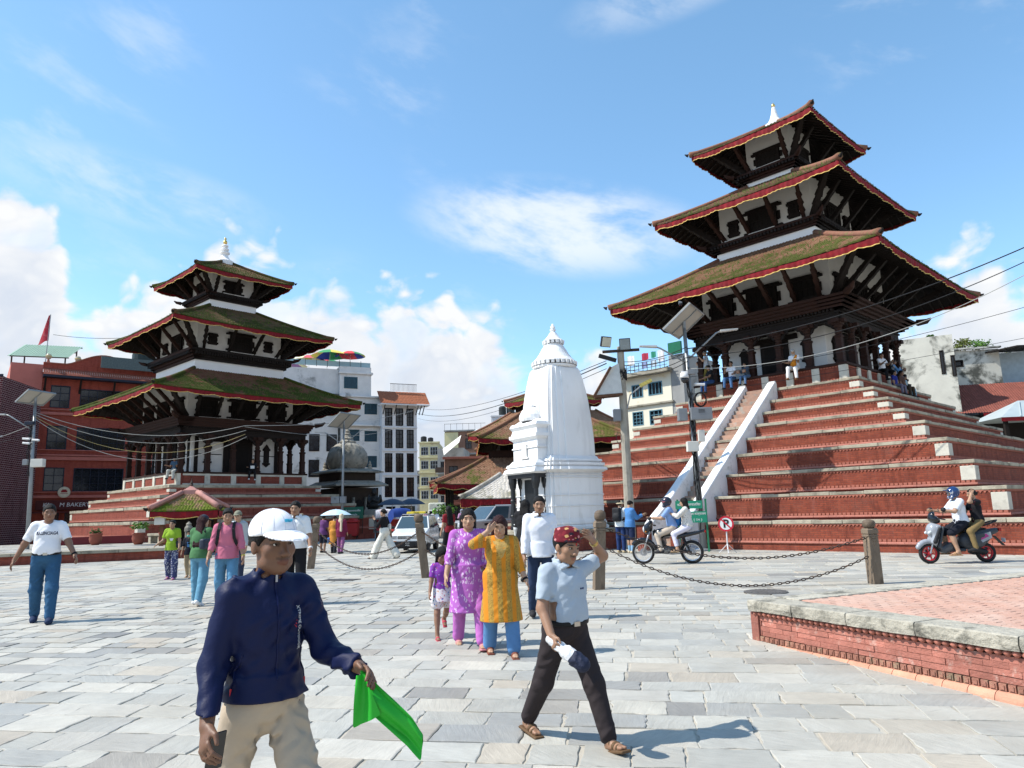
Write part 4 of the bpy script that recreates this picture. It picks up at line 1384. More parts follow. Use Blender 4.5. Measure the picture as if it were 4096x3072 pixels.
# ------------------------------------------------------------------ far street houses
cream = mat('cream_plaster', (.62, .56, .33), .9, .10, .6, .1, 5., col2=(.45, .40, .27), c2s=.4)
grey_c = mat('grey_concrete', (.30, .30, .29), .9, .2, .6, .2, 5., col2=(.18, .18, .17), c2s=.5)
brown_b = mat('brown_brick_far', (.24, .13, .09), .9, .2, 1., .2, 5.)
pale_f = mat('pale_frame', (.55, .56, .55), .6)
FH1 = fbuild('cream_apartment', 'cream apartment house with stacked windows far down the street', (-17.0, 130), 88, 3.6, 14.2, 10, cream,
    [(a, b, z, z + 1.5, 3, 2) for a, b in ((.25, 1.6), (1.9, 3.3)) for z in (12.0, 9.5, 6.6, 4.2)], [(-.2, 3.7, z, .25, .3) for z in (14.3, 11.6, 8.9, 6.2)], frame=pale_f, ledm=cream)
FH2 = fbuild('grey_house', 'grey concrete house with balconies and a draped awning far down the street', (-13.3, 126), 92, 4.6, 12.8, 10, grey_c,
    [(.5, 1.5, 9.0, 10.5), (2.2, 3.4, 9.0, 10.5), (.5, 1.6, 6.0, 7.5), (2.4, 3.6, 6, 7.5), (.5, 3.8, 2.4, 4.6, 4, 1)], [(-.2, 4.8, 8.4, .2, 1.0), (-.2, 4.8, 5.4, .2, 1.0)], ledm=grey_c)
MB().add([(1.0, -.9, 12.6), (4.2, -.2, 15.0), (4.0, -1.8, 13.6), (1.4, -2.4, 11.4)], [(0, 1, 2, 3)]).build('awning', mat('white_canvas', (.62, .60, .54), .8), FH2)
MB().bar((-.3, -1.1, 9.0), (4.9, -1.1, 9.0), .05, .9).build('balcony_rail', iron, FH2)
FH3 = fbuild('rooftop_house', 'yellow and brick house with water tank rising behind the grey one', (-13.5, 142), 90, 12.0, 17.5, 8, brown_b,
    [(.8, 2.0, 14.5, 16.3), (4, 5.2, 14.0, 16.0), (7.5, 8.6, 14.0, 15.8), (4, 5.2, 10.5, 12.4), (7.5, 8.6, 10.5, 12.4)], [(-.2, 12.2, 17.6, .3, .3), (-.2, 12.2, 13.0, .3, .4)], ledm=grey_c)
MB().b2((-.1, -.1, 13.2), (2.6, -.01, 17.3)).build('yellow_panel', cream, FH3)
mb = MB()
for x in np.arange(-.1, 8, 1.2):
 mb.box((x, .3, 18.4), (.05, .05, 1.4))
mb.b2((-.1, .28, 19.0), (8, .33, 19.06))
mb.build('roof_railing', iron, FH3)
for (x, y, z, r, h, lb, cc) in ((-6.6, 139, 14.9, 1.0, 2.6, 'silver water tank on the brick house roof', (.45, .5, .52)), (-16.4, 131.5, 14.4, .55, 1.2, 'small black water tank on the cream apartment roof', (.02, .02, .02)), (-15.2, 132, 14.4, .5, 1.0, 'second small dark tank on the cream apartment roof', (.03, .03, .035))):
 MB().lathe([(r, 0), (r, h * .85), (r * .7, h * .95), (r * .3, h)], 16).build('water_tank', mat('tank_%.2f' % cc[0], cc, .5), None, smooth=False)
 o = C.objects[-1]
 o.location = (x, y, z)
 tag(o, lb, 'water tank')
FH4 = fbuild('low_brick_house', 'dark brick house with shop fronts behind the pagoda pavilion', (-9.6, 100), 84, 8.5, 9.0, 8, brown_b,
    [(.6, 1.8, 6.4, 8.0), (2.6, 3.8, 6.4, 8), (4.6, 5.8, 6.4, 8), (.6, 1.8, 3.4, 5.2), (2.6, 3.8, 3.4, 5.2), (4.6, 5.8, 3.4, 5.2), (.4, 4.2, .3, 2.6, 3, 1), (4.6, 7.6, .3, 2.6, 3, 1)], [(-.2, 8.7, 5.9, .2, .6), (-.2, 8.7, 2.9, .25, 1.0), (-.3, 8.8, 9.1, .3, .8)], ledm=terra)
FH5 = fbuild('grey_street_house', 'tall grey house front closing the far end of the street', (-21.5, 150), 90, 8, 10.5, 8, grey_c, [(a, a + 1, z, z + 1.6) for a in (1, 3, 5.5) for z in (7.8, 4.8)], [(-.1, 8.1, 7.2, .2, .4)])
WP = fbuild('white_rooftop_block', 'small white rooftop block with plants and tanks above the pagoda roof', (-2.9, 96), 90, 3.6, 14.2, 5, wh_new, [], [(-.1, 3.7, 14.25, .2, .1)], z0=7.)
for (x, r, h) in ((1.5, .5, 1.4), (2.6, .55, 1.3)):
 o = MB().lathe([(r, 0), (r, h * .85), (r * .6, h)], 14).build('water_tank', mat('tank_black', (.025, .03, .03), .5), None, loc=(-2.9 + x, 97, 14.3))
 tag(o, 'black tank on the white rooftop block, %s of a pair' % ('left' if x < 2 else 'right'), 'water tank')

# ------------------------------------------------------------------ pagoda halls behind the white shrine
rmK = roof_mat('far_brown_tile', (.20, .10, .06), (.26, .15, .09), (.13, .13, .03), .52, .68, .5)
rmC = roof_mat('grey_lime_roof', (.50, .46, .40), (.56, .52, .46), (.30, .28, .20), .55, .72, .5)
def hall(name, label, loc, azd, roofs, walls, extra=None):
 P = thing(name, label, 'temple', (loc[0], loc[1], 0), rad(90 - azd))
 for (hw, za, zb, m_) in walls:
  MB().b2((-hw, -hw, za), (hw, hw, zb)).build('wall', m_, P)
 for (e, ez, t, tz, rm) in roofs:
  roof(P, e, ez, t, tz, .25, rm, pitch=.30, course=.30, val=.4, ridge=.16)
 return P
KM = hall('large_pagoda_hall', 'wide three-roofed brown pagoda hall partly hidden behind the white shrine', (4.4, 78), 46,
   [(9.6, 4.6, 5.2, 7.4, rmK), (6.6, 9.6, 3.2, 12.2, rmK), (3.75, 13.2, .4, 15.0, rmK)],
   [(5.2, .1, 4.9, wood_dark), (4.6, 4.9, 9.9, wood_red), (2.9, 9.9, 13.6, wood_red)])
K2 = thing('balcony_hall', 'carved wooden hall with mossy roof and balcony left of the white shrine', 'temple', (3.0, 66.0, 0), rad(4))
MB().b2((-4.4, -2.6, .1), (5, 5, 7.6)).build('wall', wood_dark, K2)
roof_k2 = roof(K2, 6.3, 7.5, 2.2, 10.3, .2, rmK, pitch=.28, course=.28, val=.35, ridge=.16, tag_='moss')
mb = MB().b2((-5.4, -4.2, 5.95), (5.2, -2.6, 6.1)).b2((-5.45, -4.25, 6.1), (5.2, -4.15, 6.75))
mb.build('balcony', wood_red, K2)
for x in np.arange(-5, 5, 1.3):
 MB().bar((x, -2.65, 5.2), (x, -4.1, 5.98), .12, .14).build('balcony_bracket', wood_dark, K2)
 MB().box((x, -3.9, 6.9), (.12, .12, 1.4)).build('balcony_post', wood_dark, K2)
K3 = thing('low_pavilion', 'open pavilion with wide mossy brown roof at the street corner', 'pavilion', (-1.4, 62.2, 0), rad(8))
roof(K3, 5.35, 3.8, 1.2, 6.1, .15, rmK, pitch=.28, course=.28, val=.35, ridge=.15, tag_='moss')
for sx, sy in ((-1, -1), (-.33, -1), (.33, -1), (1, -1), (-1, 1), (1, 1), (-1, 0)):
 MB().box((sx * 4.2, sy * 4.2, 2.0), (.26, .26, 3.9)).build('post', wood_dark, K3)
K4 = thing('lime_roof_pavilion', 'low pavilion with grey lime-washed roof and red valance beside the shrine', 'pavilion', (-.7, 50.4, 0), rad(3))
roof(K4, 3.0, 2.5, .3, 4.15, .1, rmC, pitch=.26, course=.26, val=.42, ridge=.14, tag_='moss')
for sx, sy in ((-1, -1), (0, -1), (1, -1), (-1, 1), (1, 1)):
 MB().box((sx * 2.4, sy * 2.4, 1.3), (.2, .2, 2.4)).build('post', wood_dark, K4)

# ------------------------------------------------------------------ yellow apartment behind the right temple
yel = mat('yellow_white_plaster', (.72, .68, .55), .9, .06, .8, .15, 6., col2=(.64, .46, .18), c2s=.6, c2=(.57, .7))
bl_fr = mat('blue_window_frame', (.10, .22, .28), .5, .1)
YB = fbuild('yellow_apartment', 'yellowed apartment house with blue windows and laundry behind the right temple', (12.41, 56.0), 134, 4.3, 12.3, 5, yel,
   [(-3.62, -2.54, 10.43, 11.5, 3, 1), (-2.03, -.71, 10.45, 11.5, 4, 1), (-3.68, -2.65, 8.17, 9.3, 3, 4), (-2.05, -.84, 8.1, 9.25, 3, 3)], [(-4.5, .3, 9.75, .14, .2), (-4.6, .3, 12.25, .3, .7)], off=-4.2, frame=bl_fr, ledm=mat('mossy_slab', (.33, .30, .24), .9, .2, 1.5, .3, 8., col2=(.17, .16, .12), c2s=1.))
MB().b2((.002, .05, .1), (1.2, 5, 13.4)).build('grey_side', grey_c, YB)
mb = MB()
for x in np.arange(-4.4, .3, .4):
 mb.box((x, -.62, 12.75), (.035, .035, .75))
for z in (12.6, 12.85, 13.1):
 mb.b2((-4.4, -.64, z), (.25, -.60, z + .03))
mb.build('balcony_railing', iron, YB)
for i, (x, c_, w, h) in enumerate(((-3.6, (.7, .7, .7), .7, .8), (-2.2, (.35, .03, .06), .7, .55), (-1.4, (.03, .22, .14), .5, .5), (-.7, (.65, .65, .68), .6, .9), (-2.3, (.25, .3, .5), .5, .5), (-1.4, (.45, .55, .65), .5, .5))):
 rows = []
 zt = 14.0 if i < 4 else 13.3
 for q in range(4):
  rows.append([(x - w / 2 + w * k / 5, .1 + .05 * math.sin(k * 2 + i), zt - h * q / 3 + .02 * math.sin(k + q)) for k in range(6)])
 o = MB().sheet(rows).build('laundry', mat('laundry_%d' % i, c_, .85), None, smooth=True)
 o.location, o.rotation_euler = YB.location, YB.rotation_euler
 tag(o, ['white sheet at the left end of the laundry line', 'dark red cloth hanging on the laundry line', 'green cloth hanging on the laundry line', 'white cloth at the right end of the laundry line', 'blue trousers hanging below the red cloth', 'pale blue shirt hanging below the green cloth'][i], 'laundry', 'laundry on the balcony')
MB().b2((.15, -.2, 13.42), (1.3, .0, 14.35)).build('green_net', mat('green_shade_net', (.012, .13, .07), .8), YB)

# ------------------------------------------------------------------ weathered houses behind the right temple, right edge
wh_dirty = mat('mould_stained_plaster', (.62, .60, .52), .92, .12, .9, .4, 6., col2=(.09, .09, .075), c2s=.55, c2=(.47, .62))
DW = fbuild('stained_tower', 'tall mould-stained white house corner behind the right temple', (27.0, 47.6), 118, 2.6, 12.3, 5, wh_dirty, [(1.5, 1.75, 9.7, 11.3, 1, 1), (2.1, 2.35, 9.5, 10.9, 1, 1)], [], off=-.9)
DH = fbuild('stained_house', 'stained plaster house with shuttered window above red tiled roof', (29.9, 50.2), 100, 4.2, 11.85, 5, wh_dirty, [(1.25, 1.85, 10.7, 11.2, 1, 4)], [(-.1, 4.3, 11.95, .12, .25)], off=0.)
MB().b2((4.2, .4, .1), (8, 5, 11.6)).build('blue_side', mat('pale_blue_plaster', (.35, .42, .46), .9), DH)
MB().bar((3.9, -1.0, 11.6), (8.5, 2.0, 12.1), 2.2, .1).build('side_roof', wood_dark, DH)
TRf = thing('tiled_shed', 'long red tiled roof below the stained houses', 'building', (29.2, 49.0, 0), rad(-10))
V, F = [], []
nr_ = 22
for i in range(nr_):
 for j in range(64):
  x = -.6 + j * .16
  y0, z0_ = -2.6 + i * .12, 7.0 + i * .10
  b = len(V)
  V += [(x, y0, z0_), (x + .08, y0, z0_ + .05), (x + .16, y0, z0_), (x, y0 + .15, z0_ + .12), (x + .08, y0 + .15, z0_ + .16), (x + .16, y0 + .15, z0_ + .12)]
  F += [(b, b + 1, b + 4, b + 3), (b + 1, b + 2, b + 5, b + 4)]
mobj('roof_tiles', raw_mesh('roof_tiles', V, F, mat('red_shed_tile', (.22, .07, .05), .9, .3, 3., .5, 30.)), TRf)['kind'] = 'stuff'
MB().b2((-.4, -2.2, .1), (9, 1, 6.9)).build('wall', wood_dark, TRf)
MB().b2((1.5, -2.64, 6.75), (9, -2.6, 6.98)).build('valance', cloth_red, TRf)
MR = thing('metal_roof_stall', 'pale metal hip roof with red valance at the right edge', 'pavilion', (31.2, 44.6, 0), rad(-5))
mr_m = mat('pale_sheet_metal', (.48, .54, .54), .5, .06, 2., .1, 20., metal=.3)
V = [(-2, -2, 6.3), (4, -2, 6.3), (4, 2, 6.3), (-2, 2, 6.3), (.2, 0, 7.5), (2, 0, 7.5)]
MB().add(V, [(0, 1, 5, 4), (1, 2, 5), (2, 3, 4, 5), (3, 0, 4), (3, 2, 1, 0)]).build('roof', mr_m, MR)
for x in (-.9, .2, 1.3, 2.4):
 MB().bar((x, -2, 6.33), (x * .45 + .55, -.2, 7.43), .06, .05).build('seam', mr_m, MR)
MB().b2((-2.02, -2.03, 6.05), (4.02, -2.0, 6.28)).build('valance', cloth_red, MR)
for x in (-1.6, 3.6):
 MB().box((x, -1.6, 3.2), (.2, .2, 6.2)).build('post', wood_dark, MR)
BT = fbuild('brick_stair_tower', 'small brick and grey rooftop tower above the stained houses', (27.6, 60), 100, 3.2, 17.2, 3, mat('pinkish_brick', (.36, .16, .12), .9, .15, 3.), [], [(-.1, 3.3, 15.2, .2, .1)], z0=10.)
MB().b2((1.5, -.03, 12), (3.25, 2.9, 17.25)).build('grey_wall', grey_c, BT)
# ------------------------------------------------------------------ signed-distance figures
A3 = lambda *v: np.array(v, dtype=np.float32)

def rotx(a):
 c, s = math.cos(a), math.sin(a)
 return np.array([[1, 0, 0], [0, c, -s], [0, s, c]])

def roty(a):
 c, s = math.cos(a), math.sin(a)
 return np.array([[c, 0, s], [0, 1, 0], [-s, 0, c]])

def rotz(a):
 c, s = math.cos(a), math.sin(a)
 return np.array([[c, -s, 0], [s, c, 0], [0, 0, 1]])

class Sdf:
 def __init__(s):
  s.ops, s.cuts = [], []

 def rc(s, a, b, r1, r2, k=.02, sub=False):
  a, b = np.asarray(a, float), np.asarray(b, float)
  r = max(r1, r2)
  s.ops.append(('rc', (a, b, r1, r2), np.minimum(a, b) - r, np.maximum(a, b) + r, k, sub))
  return s

 def el(s, c, r, R=None, k=.02, sub=False):
  c, r = np.asarray(c, float), np.asarray(r, float)
  m = r.max()
  ext = r if R is None else np.sqrt((np.asarray(R) ** 2) @ (r ** 2))
  s.ops.append(('el', (c, r, R), c - ext, c + ext, k, sub))
  return s

 def bx(s, c, h, R=None, rd=.01, k=.01, sub=False):
  c, h = np.asarray(c, float), np.asarray(h, float)
  m = np.linalg.norm(h) if R is not None else h
  s.ops.append(('bx', (c, h, R, rd), c - m, c + m, k, sub))
  return s

 def ec(s, z0, z1, c0, c1, r0, r1, k=.03):
  """elliptic frustum between two heights"""
  lo = np.array([min(c0[0] - r0[0], c1[0] - r1[0]), min(c0[1] - r0[1], c1[1] - r1[1]), min(z0, z1)])
  hi = np.array([max(c0[0] + r0[0], c1[0] + r1[0]), max(c0[1] + r0[1], c1[1] + r1[1]), max(z0, z1)])
  s.ops.append(('ec', (z0, z1, c0, c1, r0, r1), lo, hi, k, False))
  return s

 def cut(s, p, n):
  n = np.asarray(n, float)
  s.cuts.append((np.asarray(p, float), n / np.linalg.norm(n)))
  return s

 def mesh(s, h, fold=0., fscale=1., seed=0.):
  pos = [o for o in s.ops if not o[5]]
  lo = np.min([o[2] for o in pos], axis=0) - 3 * h - fold
  hi = np.max([o[3] for o in pos], axis=0) + 3 * h + fold
  n = np.ceil((hi - lo) / h).astype(int) + 1
  F = np.full(tuple(n), .2, np.float32)
  ax = [lo[i] + h * np.arange(n[i]) for i in range(3)]
  for kind, p, l, u, k, sub in s.ops:
   m = k + 2.5 * h
   i0 = np.maximum(((l - m - lo) / h).astype(int), 0)
   i1 = np.minimum(((u + m - lo) / h).astype(int) + 2, n)
   if np.any(i1 <= i0):
    continue
   sl = tuple(slice(a, b) for a, b in zip(i0, i1))
   X = (ax[0][sl[0]].astype(np.float32))[:, None, None]
   Y = (ax[1][sl[1]].astype(np.float32))[None, :, None]
   Z = (ax[2][sl[2]].astype(np.float32))[None, None, :]
   if kind == 'rc':
    a, b, r1, r2 = p
    d = b - a
    L = max(float(d @ d), 1e-9)
    t = np.clip(((X - a[0]) * d[0] + (Y - a[1]) * d[1] + (Z - a[2]) * d[2]) / L, 0, 1)
    D = np.sqrt((X - a[0] - t * d[0]) ** 2 + (Y - a[1] - t * d[1]) ** 2 + (Z - a[2] - t * d[2]) ** 2) - (r1 + (r2 - r1) * t)
   elif kind == 'el':
    c, r, R = p
    x, y, z = X - c[0], Y - c[1], Z - c[2]
    if R is not None:
     R = np.asarray(R)
     x, y, z = (R[0, 0] * x + R[1, 0] * y + R[2, 0] * z, R[0, 1] * x + R[1, 1] * y + R[2, 1] * z, R[0, 2] * x + R[1, 2] * y + R[2, 2] * z)
    k0 = np.sqrt((x / r[0]) ** 2 + (y / r[1]) ** 2 + (z / r[2]) ** 2)
    k1 = np.sqrt((x / r[0] ** 2) ** 2 + (y / r[1] ** 2) ** 2 + (z / r[2] ** 2) ** 2) + 1e-6
    D = k0 * (k0 - 1) / k1
   elif kind == 'bx':
    c, hh, R, rd = p
    x, y, z = X - c[0], Y - c[1], Z - c[2]
    if R is not None:
     R = np.asarray(R)
     x, y, z = (R[0, 0] * x + R[1, 0] * y + R[2, 0] * z, R[0, 1] * x + R[1, 1] * y + R[2, 1] * z, R[0, 2] * x + R[1, 2] * y + R[2, 2] * z)
    qx, qy, qz = np.abs(x) - hh[0] + rd, np.abs(y) - hh[1] + rd, np.abs(z) - hh[2] + rd
    D = np.sqrt(np.maximum(qx, 0) ** 2 + np.maximum(qy, 0) ** 2 + np.maximum(qz, 0) ** 2) + np.minimum(np.maximum(qx, np.maximum(qy, qz)), 0) - rd
   else:
    z0, z1, c0, c1, r0, r1 = p
    t = np.clip((Z - z0) / (z1 - z0), 0, 1)
    rx, ry = r0[0] + (r1[0] - r0[0]) * t, r0[1] + (r1[1] - r0[1]) * t
    q = np.sqrt(((X - c0[0] - (c1[0] - c0[0]) * t) / rx) ** 2 + ((Y - c0[1] - (c1[1] - c0[1]) * t) / ry) ** 2)
    D = (q - 1) * np.minimum(rx, ry)
    D = np.maximum(D, np.maximum(min(z0, z1) - Z, Z - max(z0, z1)))
   D = D.astype(np.float32)
   G = F[sl]
   if sub:
    D = -D
    q = np.maximum(k - np.abs(G - D), 0) / max(k, 1e-6)
    F[sl] = np.maximum(G, D) + q * q * k * .25
   else:
    q = np.maximum(k - np.abs(G - D), 0) / max(k, 1e-6)
    F[sl] = np.minimum(G, D) - q * q * k * .25
  if fold:
   I, J, K = np.nonzero(np.abs(F) < fold * 2.2 + 1.6 * h)
   x, y, z = ax[0][I] * fscale + seed, ax[1][J] * fscale, ax[2][K] * fscale
   w = np.sin(58 * z + 2.6 * np.sin(23 * x + 1.3 * seed) + 2.4 * np.sin(19 * y + seed) + 11 * x) + .8 * np.sin(71 * x + 39 * z + 2.5 * np.sin(29 * z + seed)) + .7 * np.sin(67 * y - 52 * z + 2 * np.sin(31 * x))
   big_ = np.sin(9.1 * x + 7 * z + seed) * np.sin(8.3 * z - 6 * y + 2.1 * seed)
   w = (np.abs(w) ** 1.3 * np.sign(w)) * np.clip(.55 + .9 * big_, .1, 1.4)
   F[I, J, K] += (fold * .30 * w).astype(np.float32)
  for p0, nn in s.cuts:
   pl = ((ax[0] - p0[0]) * nn[0])[:, None, None] + ((ax[1] - p0[1]) * nn[1])[None, :, None] + ((ax[2] - p0[2]) * nn[2])[None, None, :]
   F = np.maximum(F, pl.astype(np.float32))
  return surface_net(F, lo, h)

CORN = [(i, j, k) for i in (0, 1) for j in (0, 1) for k in (0, 1)]
EDG = [(a, b) for a in range(8) for b in range(a + 1, 8) if sum(abs(x - y) for x, y in zip(CORN[a], CORN[b])) == 1]

def surface_net(F, lo, h):
 S = F < 0
 cnt = np.zeros(tuple(d - 1 for d in F.shape), np.int8)
 for i, j, k in CORN:
  cnt += S[i:S.shape[0] - 1 + i, j:S.shape[1] - 1 + j, k:S.shape[2] - 1 + k]
 act = (cnt > 0) & (cnt < 8)
 I, J, K = np.nonzero(act)
 idx = np.full(act.shape, -1, np.int32)
 idx[I, J, K] = np.arange(len(I))
 P = np.zeros((len(I), 3))
 N_ = np.zeros(len(I))
 f = [F[I + i, J + j, K + k] for i, j, k in CORN]
 for a, b in EDG:
  m = (f[a] < 0) != (f[b] < 0)
  t = f[a][m] / (f[a][m] - f[b][m])
  ca, cb = np.array(CORN[a]), np.array(CORN[b])
  P[m] += ca + (cb - ca) * t[:, None]
  N_[m] += 1
 V = (P / N_[:, None] + np.stack([I, J, K], 1)) * h + lo
 Q = []
 nx, ny, nz = act.shape
 for axis in range(3):
  s0 = [slice(1, d) for d in act.shape]
  a_, b_ = [slice(1, d) for d in act.shape], [slice(1, d) for d in act.shape]
  a_[axis], b_[axis] = slice(0, act.shape[axis]), slice(1, act.shape[axis] + 1)
  A, B = S[tuple(a_)], S[tuple(b_)]
  X = np.nonzero(A != B)
  fl = A[X]
  c = [x.copy() for x in X]
  for q in range(3):
   if q != axis:
    c[q] += 1
  o1, o2 = [(1, 2), (2, 0), (0, 1)][axis]
  def g(d1, d2):
   cc = [x.copy() for x in c]
   cc[o1] -= d1
   cc[o2] -= d2
   return idx[cc[0], cc[1], cc[2]]
  q = np.stack([g(1, 1), g(0, 1), g(0, 0), g(1, 0)], 1)
  q[~fl] = q[~fl][:, ::-1]
  Q.append(q)
 Q = np.concatenate(Q)
 return V, Q[(Q >= 0).all(1)]

SKINS = {}

def skin_mat(tone):
 if tone in SKINS:
  return SKINS[tone]
 m, N = new_mat('skin_%d' % len(SKINS))
 at = N.n('ShaderNodeAttribute', attribute_name='tint').outputs['Color']
 t = N.n('ShaderNodeTexCoord')
 n1 = N.n('ShaderNodeTexNoise', {'Vector': t.outputs['Object'], 'Scale': 22., 'Detail': 5., 'Roughness': .6}).outputs[0]
 f = N.math('MULTIPLY_ADD', N.math('SUBTRACT', n1, .5), .35, 1.0)
 c = N.mix(1.0, at, N.n('ShaderNodeCombineColor', {0: f, 1: f, 2: f}).outputs[0], 'MULTIPLY')
 nb = N.n('ShaderNodeTexNoise', {'Vector': t.outputs['Object'], 'Scale': 180., 'Detail': 2.}).outputs[0]
 finish(N, c, .52, nb, .12, .004, 0, .4, {'Subsurface Weight': .08, 'Subsurface Radius': (.01, .004, .002)})
 SKINS[tone] = m
 return m

def cloth(name, col, rough=.85, var=.07, col2=None, c2s=30., c2=(.5, .56), bump=.35, bs=14., rand=0.):
 return mat('cloth_' + name, col, rough, var, 5., bump, bs, spec=.2, col2=col2, c2s=c2s, c2=c2, bd=.012)

def denim(name, col):
 return mat('denim_' + name, col, .9, .18, 6., .3, 60., spec=.15, col2=tuple(min(1, c * 1.9 + .03) for c in col), c2s=4., c2=(.55, .85), bd=.004)

hair_black = mat('black_hair', (.006, .005, .0045), .6, .3, 30., .6, 70., spec=.22, stretch=(3, 3, .6))
hair_red = mat('dark_red_hair', (.028, .006, .007), .6, .3, 30., .6, 70., spec=.22, stretch=(3, 3, .6))
hair_grey = mat('grey_hair', (.42, .41, .39), .6, .2, 30., .7, 60.)
eye_white = mat('eye_white', (.62, .58, .54), .25, .02, 3., 0)
eye_dark = mat('eye_iris', (.014, .008, .005), .12, .05, 3., 0)
sole_dark = mat('dark_sole', (.02, .02, .022), .8)

PEOPLE = []

def person(label, pos, th, H=1.65, vox=.014, skin=(.30, .165, .10), legs=((12, 8, 3), (-12, 10, 3)), arms=((5, 8, 15, 0), (5, 8, 15, 0)), lean=2., head=(0, 0, 0), w=1.0, belly=0., bust=0., hipw=1.0,
   top=None, bot=None, hair='short', hairm=None, shoes=('shoe', None), seat=None, cap=None, fp=(0, 0), group=None, beard=0, detail=False, palm=(None, None), curl=(22, 22), fold=.005, name='person', neck=0., hs=1.0):
 """th: facing azimuth in degrees (0 = away from the camera, 180 = towards it)"""
 s = H / 1.70
 R_up = rotx(-rad(lean))
 pel = A3(0, 0, 0)

 def U(x, y, z):                       # upper-body point given in standing coordinates
  return (R_up @ np.array([x, y, z - .93])) * s
 J = {}
 hips, knees, ankles = [], [], []
 for i, sd_ in enumerate((-1, 1)):
  fl, kn, ab = [rad(v) for v in legs[i]]
  hp = np.array([sd_ * .092 * hipw, 0, -.03]) * s
  d1 = np.array([math.sin(ab) * sd_ * (abs(math.cos(fl)) + abs(math.sin(fl))), math.sin(fl), -math.cos(fl)])
  d1 /= np.linalg.norm(d1)
  f2 = fl - kn
  d2 = np.array([math.sin(ab) * sd_ * .6 * abs(math.cos(f2)), math.sin(f2), -math.cos(f2)])
  d2 /= np.linalg.norm(d2)
  kp = hp + d1 * .425 * s
  hips.append(hp)
  knees.append(kp)
  ankles.append(kp + d2 * .405 * s)
 if seat is None:
  z0 = min(a[2] for a in ankles) - .075 * s
 else:
  z0 = -.10 * s
 off = np.array([0, 0, -z0])
 hips, knees, ankles = [h + off for h in hips], [k + off for k in knees], [a + off for a in ankles]
 Uo = lambda x, y, z: U(x, y, z) + off
 sh, elb, wri = [], [], []
 for i, sd_ in enumerate((-1, 1)):
  sp = Uo(sd_ * .163 * (1 + (w - 1) * .6), -.01, 1.388)
  if isinstance(arms[i][0], (tuple, list)):
   d1, d2 = [np.array(v, float) / np.linalg.norm(v) for v in arms[i]]
  else:
   fl, ab, eb, tw = [rad(v) for v in arms[i]]
   B = roty(-sd_ * ab) @ rotx(fl)
   d1 = B @ np.array([0, 0, -1.])
   d2 = B @ (rotz(sd_ * tw) @ np.array([0, math.sin(eb), -math.cos(eb)]))
  e_ = sp + d1 * .285 * s
  sh.append(sp)
  elb.append(e_)
  wri.append(e_ + d2 * .245 * s)
 hc = Uo(0, .012, 1.585 - neck) + np.array([0, .012 * s, 0])
 Rh = rotz(-rad(head[0])) @ rotx(rad(head[1])) @ roty(rad(head[2])) @ R_up
 HL = lambda x, y, z: hc + Rh @ (np.array([x, y, z]) * s * hs)
 sb, s_ = s, s * hs
 J.update(hips=hips, knees=knees, ankles=ankles, sh=sh, elb=elb, wri=wri, hc=hc, HL=HL, U=Uo, s=s)

 def torso(S, inf=0., full=True):
  wv = w
  S.el(Uo(0, -.012, .955), ((.152 * wv * hipw + inf) * s, (.118 * wv + inf) * s, (.125 + inf) * s), R_up, .05 * s)
  S.el(Uo(0, .0, 1.08), ((.138 * wv + inf) * s, (.103 * wv + inf) * s, (.14 + inf) * s), R_up, .06 * s)
  S.el(Uo(0, .0, 1.25), ((.158 * wv + inf) * s, (.113 * wv + inf) * s, (.175 + inf) * s), R_up, .05 * s)
  S.rc(Uo(-.130 * wv, -.012, 1.392), Uo(.130 * wv, -.012, 1.392), (.056 + inf * .6) * s, (.056 + inf * .6) * s, .05 * s)
  S.el(Uo(0, -.02, 1.425), ((.10 + inf * .4) * s, (.052 + inf * .4) * s, (.045 + inf * .4) * s), R_up, .04 * s)
  if belly:
   S.el(Uo(0, .055, 1.06), ((.135 * wv + inf) * s, (.085 * belly + inf) * s, (.15 + inf) * s), R_up, .06 * s)
  if bust:
   for q in (-1, 1):
    S.el(Uo(q * .070, .072, 1.255), ((.062 * bust + inf * .5) * s, (.054 * bust + inf * .5) * s, (.066 * bust + inf * .5) * s), R_up, .05 * s)

 def arm(S, i, inf=0., upto=2.0, k=.03):
  a, b, c = sh[i], elb[i], wri[i]
  wr = (w - 1) * .4 + 1
  t = min(upto, 1)
  S.rc(a, a + (b - a) * t, (.054 * wr + inf) * s, (.054 * wr + (.043 - .054) * t + inf) * s, k * s)
  if upto > 1:
   t = upto - 1
   S.rc(b, b + (c - b) * t, (.043 * wr + inf) * s, (.043 * wr + (.029 - .043) * t + inf) * s, k * s)

 def leg(S, i, inf=0., upto=2.0, k=.03, flare=0.):
  a, b, c = hips[i], knees[i], ankles[i]
  t = min(upto, 1)
  S.rc(a, a + (b - a) * t, (.088 * w + inf * .4) * s, (.088 * w + (.06 - .088 * w) * t + inf + flare * .4 * t) * s, k * s)
  if upto > 1:
   t = upto - 1
   S.rc(b, b + (c - b) * t, (.060 + inf + flare * .4) * s, (.060 - .02 * t + inf + flare * (.4 + .6 * t)) * s, k * s)

 ca, sa = math.cos(-rad(th)), math.sin(-rad(th))
 # ---- body
 B = Sdf()
 torso(B)
 for i in (0, 1):
  arm(B, i)
  leg(B, i)
  dn = (knees[i] - ankles[i])
  B.el(ankles[i] + dn * .66 + np.array([0, -.012, 0]) * s, np.array([.05, .054, .10]) * s, None, .04 * s)
 B.rc(Uo(0, -.02, 1.42), hc + Rh @ np.array([0, -.02, -.05]) * s, .055 * s, .052 * s, .03 * s)
 E = lambda c, r, k=.015, sub=False: B.el(HL(*c), np.array(r) * s_, Rh, k * s, sub)
 E((0, -.010, .030), (.074, .094, .086), .03)
 E((0, .022, -.028), (.060, .070, .085), .03)
 E((0, .050, -.088), (.034, .032, .026), .03)
